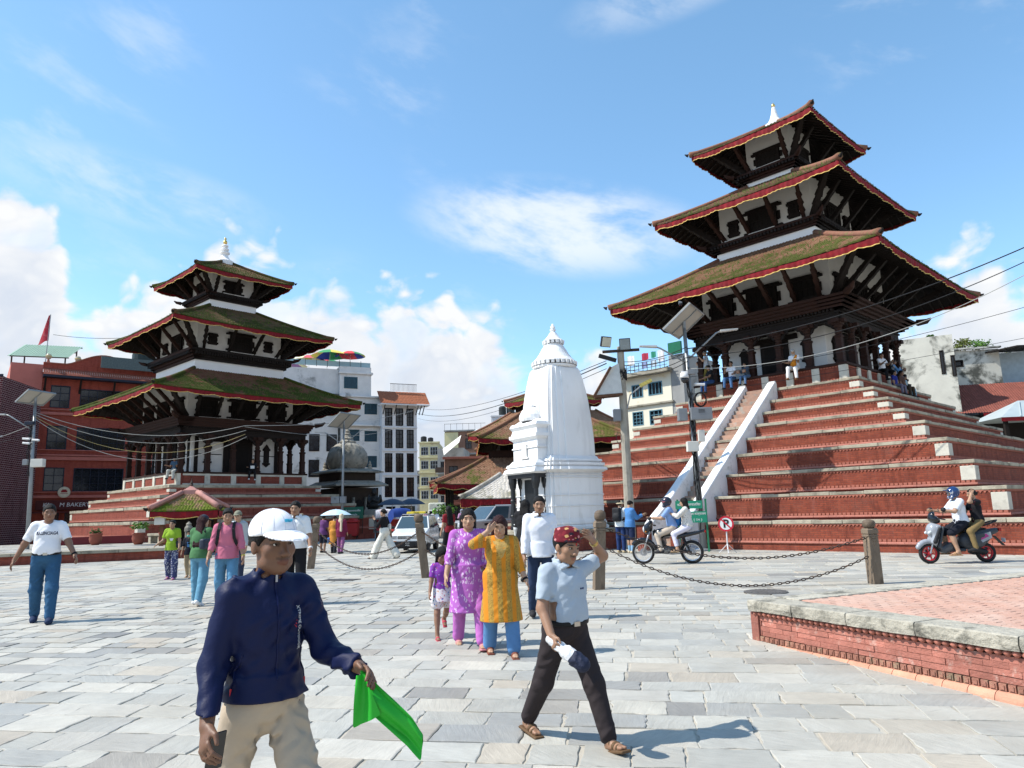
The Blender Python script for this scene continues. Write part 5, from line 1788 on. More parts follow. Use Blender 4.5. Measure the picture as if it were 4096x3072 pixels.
 for q in (-1, 1):
  E((q * .040, .056, -.022), (.024, .022, .022), .02)
  E((q * .046, .02, -.072), (.018, .035, .022), .03)
  E((q * .077, -.006, -.008), (.010, .020, .031), .012)
  E((q * .030, .100, .006), (.017, .016, .0095), .012, True)
  E((q * .011, .098, -.036), (.010, .011, .008), .008)
 B.rc(HL(-.036, .076, .024), HL(.036, .076, .024), .013 * s, .013 * s, .02 * s)
 B.rc(HL(0, .084, .008), HL(0, .106, -.032), .0075 * s, .0125 * s, .014 * s)
 E((0, .087, -.060), (.023, .009, .0065), .008)
 E((0, .085, -.069), (.020, .009, .007), .008)
 # hands
 for i, sd_ in enumerate((-1, 1)):
  d = wri[i] - elb[i]
  d /= np.linalg.norm(d)
  tdir = np.array(palm[i] if palm[i] is not None else (0, 1., 0), float)
  tdir = tdir - d * (tdir @ d)
  tdir /= max(np.linalg.norm(tdir), 1e-6)
  nrm = np.cross(d, tdir) * (1 if sd_ < 0 else -1)
  Rm = np.stack([tdir, nrm, d], 1)
  W0 = wri[i]
  PT = lambda t_, n_, d_: W0 + (tdir * t_ + nrm * n_ + d * d_) * s
  B.el(PT(0, 0, .048), np.array([.040, .015, .052]) * s, Rm, .02 * s)
  for lt, ln in ((.031, .072), (.0105, .080), (-.0105, .075), (-.030, .060)):
   c1, c2_ = rad(curl[i]), rad(curl[i] * 2.2)
   p0 = PT(lt, 0, .080)
   p1 = p0 + (d * math.cos(c1) + nrm * math.sin(c1) + tdir * lt * 1.6) * ln * .52 * s
   p2 = p1 + (d * math.cos(c2_) + nrm * math.sin(c2_)) * ln * .5 * s
   B.rc(p0, p1, .0098 * s, .0088 * s, .004 * s)
   B.rc(p1, p2, .0088 * s, .0074 * s, .004 * s)
  p0 = PT(.026, .006, .020)
  p1 = PT(.054, .014, .055)
  p2 = PT(.055, .022, .088)
  B.rc(p0, p1, .015 * s, .0105 * s, .014 * s)
  B.rc(p1, p2, .0105 * s, .0085 * s, .006 * s)
  J.setdefault('palmpt', []).append(PT(0, .03, .075))
  J.setdefault('hfr', []).append((d, tdir, nrm))
 # feet
 feet = []
 for i in (0, 1):
  Rf = rotx(rad(fp[i])) if seat is None else rotx(rad(fp[i]))
  FP = lambda x, y, z, i=i, Rf=Rf: ankles[i] + Rf @ (np.array([x, y, z]) * s)
  feet.append(FP)
  B.rc(FP(0, -.03, -.045), FP(0, .10, -.055), .030 * s, .030 * s, .02 * s)
  B.rc(FP(-.018, .09, -.060), FP(-.014, .165, -.062), .018 * s, .014 * s, .02 * s)
  B.rc(FP(.02, .09, -.060), FP(.016, .155, -.062), .018 * s, .013 * s, .02 * s)
  B.rc(FP(0, 0, 0), FP(0, .03, -.04), .036 * s, .034 * s, .03 * s)
 V, Q = B.mesh(vox)
 # skin tint
 q = (V - hc) @ Rh / s_
 tint = np.tile(np.array(skin + (1.,)), (len(V), 1))
 dl = ((q[:, 0]) / .025) ** 2 + ((q[:, 2] + .065) / .0125) ** 2
 tint[(dl < 1) & (q[:, 1] > .075), :3] = np.array(skin) * (.85, .62, .62)
 for sg in (-1, 1):
  db = ((q[:, 0] - sg * .033) / .022) ** 2 + ((q[:, 2] - .0265 + .1 * np.abs(np.abs(q[:, 0]) - .03)) / .006) ** 2
  tint[(db < 1) & (q[:, 1] > .06), :3] = (.02, .013, .01)
  de = ((q[:, 0] - sg * .031) / .017) ** 2 + ((q[:, 2] - .005) / .0085) ** 2
  tint[(de < 1) & (q[:, 1] > .06), :3] = np.array(skin) * .35
 if beard:
  mb_ = (np.abs(q[:, 0]) < .030) & (q[:, 2] < -.043) & (q[:, 2] > -.056) & (q[:, 1] > .08)
  tint[mb_, :3] = np.array(skin) * (.35 if beard > 1 else .6)
 me = raw_mesh('person', V, Q, skin_mat(0), True)
 at = me.attributes.new('tint', 'FLOAT_COLOR', 'POINT')
 at.data.foreach_set('color', tint.astype(np.float32).ravel())
 P = mobj(name, me, None, pos, -rad(th))
 tag(P, label, 'person', group)

 def piece(nm, S, m, fld=0., fs=1., v=None, smooth=True):
  V_, Q_ = S.mesh(v or vox, fld * s, fs / s, rnd.uniform(0, 9))
  return mobj(nm, raw_mesh(nm, V_, Q_, m, smooth), P)

 if detail:
  for sg in (-1, 1):
   S = Sdf()
   mb = MB()
   c = HL(sg * .031, .0715, .005)
   mb.lathe([(.001, -.0135), (.008, -.0108), (.0125, -.005), (.0125, .005), (.008, .0108), (.001, .0135)], 12)
   M_ = Matrix.Translation(c) @ Matrix(Rh.tolist()).to_4x4() @ Matrix.Rotation(rad(-90), 4, 'X') @ Matrix.Scale(s, 4)
   me_ = mb.mesh('eye', eye_white, True)
   me_.transform(M_)
   eo = mobj('eye', me_, P)
   mb = MB().lathe([(.0062, .0122), (.0058, .0140), (.001, .0142)], 12)
   me_ = mb.mesh('iris', eye_dark, True)
   me_.transform(M_)
   mobj('iris', me_, eo)
 # ---- trousers / skirt
 if bot:
  S = Sdf()
  inf, upto = bot.get('loose', .014), bot.get('len', 1.95)
  if top and top.get('hem', .9) < .8:
   inf = -.008
  elif top and top.get('hem', .9) < .96:
   inf = min(inf, top.get('loose', .016) - .009)
  wv = w
  S.el(Uo(0, -.012, .955), ((.152 * wv * hipw + inf) * s, (.118 * wv + inf) * s, (.125 + inf) * s), R_up, .04 * s)
  S.rc(Uo(0, 0, .99), Uo(0, 0, 1.06), (.118 * wv + inf) * s, (.115 * wv + inf) * s, .03 * s)
  for i in (0, 1):
   leg(S, i, bot.get('loose', .014), upto, .035, bot.get('flare', 0.))
  S.cut(Uo(0, 0, bot.get('waist', 1.03 if not (top and top.get('hem', .9) < .8) else .9)), R_up @ np.array([0, 0, 1.]))
  if bot.get('skirt'):
   zk = bot['skirt']
   S.ec(zk * s + 0, Uo(0, 0, .98)[2], (0, .03 * s), (0, 0), (.26 * s, .20 * s), (.17 * wv * s, .14 * wv * s))
  piece(bot.get('name', 'trousers'), S, bot['m'], bot.get('fold', fold), bot.get('fs', 1.))
 # ---- shirt / kurta / jacket
 if top:
  S = Sdf()
  inf = top.get('loose', .016)
  torso(S, inf)
  hem = top.get('hem', .90)
  if hem < .98 and 'skirt' not in top and seat is None:
   S.ec((hem - .02) * s - 0 * off[2] + (off[2] - .93 * s), Uo(0, 0, 1.05)[2], (0, .0), (0, 0), ((.160 * w * hipw + inf + top.get('flare', .016)) * s, (.128 * w + inf + top.get('flare', .016)) * s), ((.138 * w + inf) * s, (.112 * w + inf) * s), .04 * s)
  if top.get('skirt'):
   fx = top['skirt']
   mid = (knees[0] + knees[1]) / 2
   S.ec((hem - .03) * s + (off[2] - .93 * s), Uo(0, 0, 1.0)[2], (mid[0], mid[1] * .8), (0, 0), ((.20 * w + fx) * s, (.165 * w + fx) * s), ((.150 * w * hipw + inf) * s, (.115 * w + inf) * s), .10 * s)
  sl = top.get('slv', .75)
  sl = sl if isinstance(sl, (tuple, list)) else (sl, sl)
  for i in (0, 1):
   if sl[i] > 0:
    arm(S, i, inf * .75 + top.get('sloose', .0), sl[i], .03)
    # flat cuff
    if sl[i] <= 1:
     e_ = sh[i] + (elb[i] - sh[i]) * sl[i]
     dd = elb[i] - sh[i]
    else:
     e_ = elb[i] + (wri[i] - elb[i]) * (sl[i] - 1)
     dd = wri[i] - elb[i]
    dd = dd / np.linalg.norm(dd)
    c = e_ + dd * .075 * s
    Rm = np.stack([np.cross(dd, [0.3, .2, .9]) / np.linalg.norm(np.cross(dd, [0.3, .2, .9])), np.cross(dd, np.cross(dd, [0.3, .2, .9])) / np.linalg.norm(np.cross(dd, np.cross(dd, [0.3, .2, .9]))), dd], 1)
    S.bx(c, np.array([.095, .095, .075]) * s, Rm, .002, .004 * s, True)
  if seat is None or top.get('hemcut'):
   S.cut(Uo(0, 0, hem) if hem > .8 else np.array([0, 0, hem * s + (off[2] - .93 * s)]), (R_up @ np.array([0, 0, -1.])) if hem > .8 else np.array([0, 0, -1.]))
  else:
   S.cut(Uo(0, 0, .90), R_up @ np.array([0, 0, -1.]))
  nk = top.get('neck', 'crew')
  if nk == 'high':
   S.rc(Uo(0, -.02, 1.42), Uo(0, .004, 1.50), .072 * s, .070 * s, .02 * s)
   S.rc(Uo(0, -.0, 1.48), Uo(0, .02, 1.60), .058 * s, .066 * s, .004 * s, True)
   S.cut(Uo(0, 0, 1.505), R_up @ np.array([0, -.35, 1.]))
  else:
   S.el(Uo(0, .06, 1.475), np.array([.07, .105 if nk == 'v' else .085, .055]) * s, R_up, .01 * s, True)
   if nk == 'v':
    S.rc(Uo(0, .13, 1.46), Uo(0, .15, 1.36), .045 * s, .008 * s, .01 * s, True)
   if nk == 'collar':
    for q in (-1, 1):
     S.bx(Uo(q * .055, .068, 1.445), np.array([.040, .010, .026]) * s, R_up @ rotz(-q * .5) @ rotx(.75) @ roty(q * .5), .004 * s, .006 * s)
     S.bx(Uo(q * .070, -.02, 1.468), np.array([.010, .055, .022]) * s, R_up @ roty(q * .35), .004 * s, .012 * s)
    S.bx(Uo(0, -.068, 1.475), np.array([.06, .010, .022]) * s, R_up @ rotx(.3), .004 * s, .012 * s)
  o = piece(top.get('name', 'shirt'), S, top['m'], top.get('fold', fold), top.get('fs', 1.))
  J['top'] = o
 # ---- belt
 if bot and bot.get('belt'):
  S = Sdf()
  inf = bot.get('loose', .014) + .008
  S.el(Uo(0, -.01, 1.0), np.array([.150 * w * hipw + inf, .120 * w + inf, .10]) * s, R_up, .02)
  if belly:
   S.el(Uo(0, .05, 1.0), np.array([.13 * w + inf, .075 * belly + inf, .10]) * s, R_up, .03)
  S.cut(Uo(0, 0, 1.018), R_up @ np.array([0, 0, 1.]))
  S.cut(Uo(0, 0, .978), R_up @ np.array([0, 0, -1.]))
  bo = piece('belt', S, cloth('belt', (.012, .012, .013), .5), v=min(vox, .009))
  yb = (.120 * w + inf if not belly else max(.05 + .075 * belly + inf, .12 * w + inf)) + .002
  c = Uo(.0, yb, .998)
  MB(Matrix.Translation(c)).box((0, 0, 0), (.055 * s, .014, .036 * s)).build('buckle', mat('steel_buckle', (.5, .48, .42), .3, metal=.9), bo)
 # ---- hair
 hm = hairm or hair_black
 if hair:
  S = Sdf()
  S.el(HL(0, -.016, .038), np.array([.085, .106, .097]) * s_, Rh, .02 * s)
  if hair in ('long', 'bob', 'back'):
   zl = {'long': 1.22, 'bob': 1.40, 'back': 1.12}[hair]
   for q in (-1, 0, 1):
    S.rc(HL(q * .055, -.05, 0), Uo(q * .075, -.085 - (.03 if hair != 'bob' else 0), zl), .050 * s, .038 * s, .05 * s)
   if hair != 'back':
    for q in (-1, 1):
     S.rc(HL(q * .068, .0, .03), HL(q * .078, -.01, -.12), .026 * s, .020 * s, .04 * s)
  if hair == 'bun':
   S.el(HL(0, -.115, .01), np.array([.045, .04, .045]) * s_, Rh, .02 * s)
  S.el(HL(0, .115, -.03), np.array([.072, .072, .098]) * s_, Rh, .012 * s, True)
  if hair == 'fringe':
   S.el(HL(0, .062, .075), np.array([.066, .035, .03]) * s_, Rh, .02 * s)
  if hair in ('short', 'crop', 'fringe', 'bun'):
   S.cut(HL(0, .03, .006), Rh @ np.array([0, 1.05, -1.]))
   S.cut(HL(0, -.06, -.065), Rh @ np.array([0, 0, -1.]))
   if hair == 'crop':
    S.el(HL(0, -.012, .028), np.array([.075, .096, .088]) * s_, Rh, .01 * s)
    S.cut(HL(0, .085, .055), Rh @ np.array([0, 1., -.25]))
  piece('hair', S, hm, .0065 if hair != 'crop' else .0015, 2.4)
 # ---- headwear
 if cap:
  kind, cmat = cap[0], cap[1]
  S = Sdf()
  if kind == 'cap':
   back = cap[2] if len(cap) > 2 else 0
   S.el(HL(0, -.006, .046), np.array([.088, .108, .092]) * s_, Rh, .01)
   S.cut(HL(0, .0, .034), Rh @ np.array([0, .10, -1.]))
   S.rc(HL(0, -.006, .132), HL(0, -.006, .136), .006 * s, .006 * s, .004 * s)
   yb_ = -1 if back else 1
   Sb = Sdf()
   Sb.el(HL(0, yb_ * .098, .028), np.array([.084, .116, .030]) * s_, Rh @ rotx(-yb_ * .14), .004 * s)
   Sb.el(HL(0, yb_ * .098, .014), np.array([.099, .136, .0345]) * s_, Rh @ rotx(-yb_ * .14), .003 * s, True)
   Sb.cut(HL(0, yb_ * .055, .0), Rh @ np.array([0, -yb_ * 1., 0]))
   piece('cap_brim', Sb, cmat, v=min(vox * .7, .0075))
  elif kind == 'topi':
   S.ec(0, 1, (0, 0), (0, 0), (.1, .1), (.1, .1))
   S.ops = []
   for t in range(6):
    z = .038 + .082 * t / 5
    S.el(HL(0, -.004 - .012 * t / 5, z), np.array([.090 - .011 * t / 5, .108 - .010 * t / 5, .028]) * s_, Rh, .015 * s)
   S.cut(HL(0, 0, .030), Rh @ np.array([0, .18, -1.]))
   S.cut(HL(0, -.05, .137), Rh @ np.array([0.22, -.30, 1.]))
  elif kind == 'bucket':
   S.el(HL(0, -.006, .045), np.array([.090, .108, .088]) * s_, Rh, .01)
   S.el(HL(0, -.01, .022), np.array([.135, .150, .022]) * s_, Rh, .02 * s)
   S.cut(HL(0, 0, .010), Rh @ np.array([0, .1, -1.]))
  elif kind == 'helmet':
   S.el(HL(0, -.008, .030), np.array([.122, .142, .132]) * s_, Rh, .01)
   S.rc(HL(-.075, .075, -.085), HL(.075, .075, -.085), .040 * s, .040 * s, .05 * s)
   S.el(HL(0, .16, -.005), np.array([.11, .085, .062]) * s_, Rh, .01 * s, True)
   S.el(HL(0, .142, .085), np.array([.085, .060, .012]) * s_, Rh @ rotx(.25), .015 * s)
   S.cut(HL(0, 0, -.115), Rh @ np.array([0, 0, -1.]))
  elif kind == 'scarf':
   S.el(HL(0, -.012, .026), np.array([.094, .113, .106]) * s_, Rh, .02)
   S.rc(HL(0, -.04, -.05), Uo(0, -.05, 1.40), .085 * s, .105 * s, .05 * s)
   S.rc(Uo(.05, -.11, 1.40), Uo(.06, -.15, .98), .045 * s, .05 * s, .04 * s)
   S.el(HL(0, .12, -.02), np.array([.062, .07, .085]) * s_, Rh, .012 * s, True)
  piece({'cap': 'cap', 'topi': 'topi_hat', 'bucket': 'hat', 'helmet': 'helmet', 'scarf': 'headscarf'}[kind], S, cmat, .0025 if kind == 'scarf' else .0, v=min(vox, .010))
 # ---- shoes
 sk, sm = shoes
 for i in (0, 1):
  FP = feet[i]
  S = Sdf()
  if sk == 'shoe':
   S.rc(FP(0, -.035, -.030), FP(0, .08, -.042), .046 * s, .044 * s, .02 * s)
   S.rc(FP(0, .06, -.045), FP(0, .165, -.052), .046 * s, .036 * s, .03 * s)
   S.cut(FP(0, 0, -.080), rotx(rad(fp[i])) @ np.array([0, 0, -1.]))
   S.cut(FP(0, 0, .022), rotx(rad(fp[i])) @ np.array([0, 0, 1.]))
   piece('shoe', S, sm or sole_dark, v=min(vox, .010))
  else:
   Rf = rotx(rad(fp[i]))
   S.bx(FP(0, .06, -.086), np.array([.046, .138, .012]) * s, Rf, .010 * s)
   S.el(FP(0, .075, -.050), np.array([.047, .028 if sk == 'sandal' else .045, .036]) * s, Rf, .01 * s)
   if sk == 'sandal':
    S.el(FP(0, .115, -.058), np.array([.045, .016, .027]) * s, Rf, .01 * s)
    S.el(FP(0, .035, -.030), np.array([.041, .014, .05]) * s, Rf, .01 * s)
   piece('sandal', S, sm or sole_dark, v=min(vox, .009))
 J['P'] = P
 J['M'] = Matrix.Translation(pos) @ Matrix.Rotation(-rad(th), 4, 'Z')
 J['piece'] = piece
 J['vox'] = vox
 PEOPLE.append(J)
 return J

def front_proj(o):
 """y of the front surface of a garment, in the person's frame"""
 me = o.data
 bv = BVHTree.FromPolygons([v.co for v in me.vertices], [p.vertices for p in me.polygons])

 def f(x, z, d=-1):
  hit = bv.ray_cast(Vector((x, .9, z)), Vector((0, -1, 0)))
  return hit[0].y if hit[0] else 0.0
 return f

def print_on(J, name, body, size, material, cx, cz, sx=1., shear=0., bold=0., depth=.0016):
 """flat print that follows the chest"""
 f = front_proj(J['top'])
 s = J['s']
 c = J['U'](cx, 0, cz)
 M = Matrix.Rotation(math.pi, 4, 'Z')           # text reads from the front
 return text_mesh(name, body, size * s, material, J['P'], Matrix(((-1, 0, 0, 0), (0, -1, 0, 0), (0, 0, 1, 0), (0, 0, 0, 1))) @ Matrix.Translation((-c[0], 0, c[2])), depth=depth,
      proj=lambda x, z: -(f(c[0] - x, c[2] + z) + .001), sx=sx, shear=shear, bold=bold)
# ------------------------------------------------------------------ the people in the square
def print_mat(name, base, petal, scale=26., thr=(.30, .36), multi=None, dist=.35):
 m, N = new_mat(name)
 t = N.n('ShaderNodeTexCoord').outputs['Object']
 nz = N.n('ShaderNodeTexNoise', {'Vector': t, 'Scale': scale * .9, 'Detail': 3.})
 v = N.n('ShaderNodeMix', {0: dist * .12, 4: t, 5: nz.outputs['Color']}, data_type='VECTOR').outputs[1]
 vo = N.n('ShaderNodeTexVoronoi', {'Vector': v, 'Scale': scale})
 leaf = N.n('ShaderNodeTexWave', {'Vector': v, 'Scale': scale * .55, 'Distortion': 7., 'Detail': 2.}).outputs[1]
 fac = N.math('SUBTRACT', 1.0, N.smooth(vo.outputs['Distance'], *thr))
 fac = N.math('MULTIPLY', fac, N.smooth(leaf, .25, .5))
 pc = petal
 if multi:
  pc = N.ramp(N.n('ShaderNodeSeparateColor', {0: vo.outputs['Color']}).outputs[0], [((i + .5) / len(multi), c) for i, c in enumerate(multi)], 'CONSTANT')
 c = N.mix(fac, base, pc)
 n2 = N.n('ShaderNodeTexNoise', {'Vector': t, 'Scale': 16., 'Detail': 4.}).outputs[0]
 finish(N, c, .85, n2, .35, .012, 0, .2)
 return m

def stripe_mat(name, a, b, freq, width=.5, fleck=None):
 m, N = new_mat(name)
 t = N.n('ShaderNodeTexCoord').outputs['Object']
 sp = N.n('ShaderNodeSeparateXYZ', {0: t})
 w = N.math('SINE', N.math('MULTIPLY', sp.outputs[0], freq))
 c = N.mix(N.smooth(w, -.08 + (1 - 2 * width), .08 + (1 - 2 * width)), a, b)
 n2 = N.n('ShaderNodeTexNoise', {'Vector': t, 'Scale': 120., 'Detail': 2.}).outputs[0]
 if fleck:
  fm = N.math('MULTIPLY', N.smooth(n2, .48, .56), N.smooth(w, -.2 + (1 - 2 * width), .1 + (1 - 2 * width)))
  c = N.mix(fm, c, fleck)
 n3 = N.n('ShaderNodeTexNoise', {'Vector': t, 'Scale': 16., 'Detail': 4.}).outputs[0]
 finish(N, c, .8, n3, .35, .012, 0, .25)
 return m

def topi_mat():
 m, N = new_mat('dhaka_topi_weave')
 t = N.n('ShaderNodeTexCoord').outputs['Object']
 mp = N.n('ShaderNodeMapping', {'Vector': t, 'Rotation': (0, .5, .35), 'Scale': (1, 1, 1.6)}).outputs[0]
 vo = N.n('ShaderNodeTexVoronoi', {'Vector': mp, 'Scale': 30.}, distance='MANHATTAN')
 sel = N.n('ShaderNodeSeparateColor', {0: vo.outputs['Color']}).outputs[0]
 col = N.ramp(sel, [(0, (.20, .02, .03)), (.45, (.50, .30, .12)), (.6, (.16, .015, .025)), (.75, (.55, .22, .22)), (.88, (.03, .02, .03))], 'CONSTANT')
 edge = N.smooth(vo.outputs['Distance'], .62, .8)
 finish(N, N.mix(edge, col, (.13, .012, .02)), .85, sel, .2, .004, 0, .2)
 return m

white_tee = cloth('white_tee', (.80, .80, .82))
LIGHT, MID, DARKS = (.42, .25, .16), (.30, .165, .10), (.21, .105, .062)

# 1 young man in the foreground
navy = cloth('navy_windbreaker', (.0045, .009, .046), .55, bump=.25, bs=26.)
NAVY = person('young man in navy jacket and white cap striding close to the camera', (-1.0, 2.98, .115), 140, 1.555, vox=.0056, skin=(.17, .085, .05), w=.90, legs=((26, 8, 3), (-20, 18, 3)),
    arms=((22, 15, 56, -6), (0, 14, 36, -5)), head=(-6, -1, 2), hs=1.09, top=dict(m=navy, slv=1.97, hem=.965, loose=.019, neck='high', name='jacket', fold=.011, fs=1.1), bot=dict(m=cloth('khaki', (.44, .36, .27)), loose=.018, fold=.012, fs=1.3),
    hair='short', cap=('cap', cloth('white_cap', (.82, .82, .84), bump=.1)), detail=True, beard=1, curl=(26, 30), fp=(0, 0), neck=-.012)
zip_m = mat('zip_metal', (.35, .35, .37), .4, metal=.8)
f_ = front_proj(NAVY['top'])
pts = [Vector((0, f_(0, z) + .002, z)) for z in np.linspace(.905, 1.285, 22)]
MB().tube(pts, .0035, 5).build('zip', cloth('zip_navy', (.006, .01, .05), .4), NAVY['P'])
MB(Matrix.Translation((.0, f_(0, 1.28) + .006, 1.275))).box((0, 0, 0), (.008, .005, .03)).build('zip_pull', zip_m, NAVY['P'])
for sx in (-1, 1):
 pts = [Vector((sx * (.085 + .25 * t), 0, 1.10 - .15 * t)) for t in (0, .25, .5, .75, 1.0)]
 pts = [Vector((sx * .115 + sx * .03 * t, f_(sx * .115 + sx * .03 * t, 1.0 - .12 * t) + .002, 1.0 - .12 * t)) for t in (0, .25, .5, .75, 1)]
 MB().tube(pts, .004, 5).build('pocket_zip', cloth('zip_navy', (.006, .01, .05)), NAVY['P'])
 e = pts[-1]
 MB(Matrix.Translation(e)).box((0, .006, -.02), (.006, .004, .04)).build('zip_tag', mat('red_tag', (.5, .02, .03), .6), NAVY['P'])
text_mesh('lettering', 'XTREME OUTDOOR', .018, white_paint, NAVY['P'], Matrix(((0, 0, -1, -.095), (0, -1, 0, 0), (-1, 0, 0, 1.08), (0, 0, 0, 1))) @ Matrix.Rotation(0, 4, 'X') @ Matrix.Identity(4), depth=.0008,
   proj=lambda x, z: -(f_(-.095 - z, 1.08 - x) + .0015))
mb = MB()
for dz in (0, .012, .024):
 mb.add([(-.082 + .003 * k, f_(-.082, 1.09 + dz) + .002, 1.085 + dz + .008 * (k > 0)) for k in (0, 3)] + [(-.070, f_(-.07, 1.09) + .002, 1.094 + dz), (-.080, f_(-.08, 1.09) + .002, 1.082 + dz)], [(0, 1, 2, 3)])
mb.build('red_logo', mat('red_tag', (.5, .02, .03), .6), NAVY['P'])
for k in range(6):
 a = math.pi * k / 6 + .52
 pts = [NAVY['HL'](.0885 * math.sin(t) * math.cos(a), -.006 + .1085 * math.sin(t) * math.sin(a), .046 + .0925 * math.cos(t)) for t in np.linspace(-1.55, 1.55, 25)]
 MB().tube(pts, .0011, 4).build('cap_seam', cloth('cap_seam', (.62, .62, .66)), NAVY['P'])
c_ = NAVY['HL'](-.01, .102, .095)
mb = MB(Matrix.Translation(c_) @ Matrix.Rotation(rad(-25), 4, 'X'))
mb.box((-.008, 0, 0), (.016, .004, .010)).box((.008, 0, .002), (.014, .004, .008)).box((.002, .0, -.004), (.022, .004, .004))
mb.build('cap_emblem', mat('teal_print', (.04, .35, .55), .7), NAVY['P'])

# 2 man with patterned topi
TOPI = person('man in pale blue polo and red patterned hat holding a folded umbrella', (.33, 5.42, .012), 150, 1.50, vox=.0062, skin=MID, w=1.12, belly=1.05, legs=((24, 4, 5), (-22, 14, 4)), arms=(((-.70, -.15, .26), (.66, .42, .50)), (6, 14, 34, 10)),
    head=(-8, -6, -4), lean=4, top=dict(m=cloth('pale_blue_polo', (.38, .44, .50)), slv=(.62, .78), hem=.985, loose=.018, neck='collar', name='polo_shirt', fold=.006), bot=dict(m=cloth('dark_brown_trousers', (.030, .023, .024), .8), loose=.024, len=1.93, belt=1, fold=.007),
    hair='crop', cap=('topi', topi_mat()), shoes=('sandal', cloth('brown_leather', (.12, .07, .035), .6)), detail=True, beard=2, fp=(14, -8), hs=1.16, curl=(20, 42), palm=((0, 0, 1), None))
print_on(TOPI, 'lettering', 'lotti', .026, cloth('navy_print', (.02, .03, .14)), .0 - .075, 1.255, shear=.3)
WATCH = mat('gold_watch', (.55, .38, .12), .3, metal=.9)
def band(J, i, m, r=.036, w_=.03, t=.9, nm='watch'):
 a, b = J['elb'][i], J['wri'][i]
 d = (b - a) / np.linalg.norm(b - a)
 c = a + (b - a) * t
 MB().tube([c - d * w_ / 2, c - d * w_ / 2.2, c + d * w_ / 2.2, c + d * w_ / 2], [r * J['s'] * .97, r * J['s'], r * J['s'], r * J['s'] * .97], 14, cap=True).build(nm, m, J['P'], smooth=True)
band(TOPI, 0, WATCH)
MB(Matrix.Translation(TOPI['HL'](0, .098, .036))).box((0, 0, 0), (.007, .005, .018)).build('tika_mark', mat('red_tika', (.5, .02, .02), .7), TOPI['P'])

# 3-5 the two women and the child
ykm = stripe_mat('orange_gold_kurta', (.62, .22, .015), (.50, .30, .055), 62., .55, (.24, .13, .03))
YEL = person('woman in orange and gold striped kurta shading her eyes with one hand', (-.19, 8.19, .10), 172, 1.47, vox=.0085, skin=LIGHT, w=1.14, bust=1.15, hipw=1.05, legs=((10, 4, 3), (-10, 8, 3)), arms=((8, 12, 22, -15), ((.60, .74, -.05), (-.78, -.16, .62))),
    head=(6, -14, 0), top=dict(m=ykm, slv=(1.55, 1.65), hem=.42, skirt=.05, loose=.016, neck='v', name='kurta', fold=.007), bot=dict(m=denim('light', (.10, .22, .42)), loose=.026, flare=.02), hair='back', hairm=hair_red,
    shoes=('slide', cloth('brown_slide', (.18, .06, .04))), detail=False, curl=(15, 8), palm=(None, (0, .3, 1)), hs=1.04)
band(YEL, 0, cloth('black_strap', (.01, .01, .012)), .034, .028, .92)
yoke = mat('gold_embroidery', (.50, .32, .09), .7, .3, 90., .5, 150.)
fz = front_proj(YEL['top'])
rows = []
for i in range(7):
 t = i / 6
 row = []
 for k in range(13):
  u = -1 + k / 6
  x = u * (.10 - .075 * t) * YEL['s']
  z = YEL['U'](0, 0, 1.405 - .20 * t - .02 * (1 - abs(u)))[2]
  row.append((x, fz(x, z) + .002, z))
 rows.append(row)
MB().sheet(rows).build('embroidered_yoke', yoke, YEL['P'], smooth=True)
pkm = print_mat('purple_floral_kurta', (.40, .12, .44), (.66, .48, .68), 20., (.38, .46))
PUR = person('woman in purple floral kurta holding the hand of a small girl', (-.57, 8.70, .11), 170, 1.57, vox=.0085, skin=LIGHT, w=1.13, bust=1.15, hipw=1.05, legs=((22, 10, 2), (-12, 8, 2)), arms=((6, 10, 14, 0), (10, 14, 16, 0)), head=(2, 0, 0),
    top=dict(m=pkm, slv=1.45, hem=.45, skirt=.035, loose=.016, neck='v', name='kurta', fold=.007), bot=dict(m=cloth('orchid_trousers', (.48, .15, .46)), loose=.02, flare=.012), hair='back', shoes=('slide', cloth('pink_slide', (.55, .22, .24))), fp=(8, 0), hs=1.05)
MB(Matrix.Translation(PUR['HL'](0, .098, .036))).box((0, 0, 0), (.007, .005, .014)).build('tika_mark', mat('red_tika', (.5, .02, .02), .7), PUR['P'])
ctee = print_mat('child_purple_print', (.22, .05, .34), (.6, .5, .5), 30., (.22, .28), multi=[(.7, .7, .7), (.6, .1, .1), (.1, .2, .5)])
cskirt = print_mat('child_floral_skirt', (.70, .66, .66), (.5, .1, .1), 34., (.34, .40), multi=[(.5, .03, .10), (.05, .12, .40), (.6, .2, .02), (.05, .25, .15)])
CHI = person('small girl in purple top and floral skirt walking hand in hand', (-.94, 9.25, .125), 165, 1.05, vox=.0075, skin=(.26, .14, .085), w=1.0, legs=((-24, 38, 3), (14, 4, 3)), arms=((22, 18, 20, 0), (6, 12, 18, 0)), head=(-12, -24, 0),
    top=dict(m=ctee, slv=.75, hem=.88, loose=.022, name='top'), bot=dict(m=cskirt, len=.55, loose=.045, flare=.05, name='skirt', skirt=.70), hair='bob', shoes=('slide', cloth('red_slide', (.45, .05, .08))), fp=(-35, 0), hs=1.30, neck=-.02)

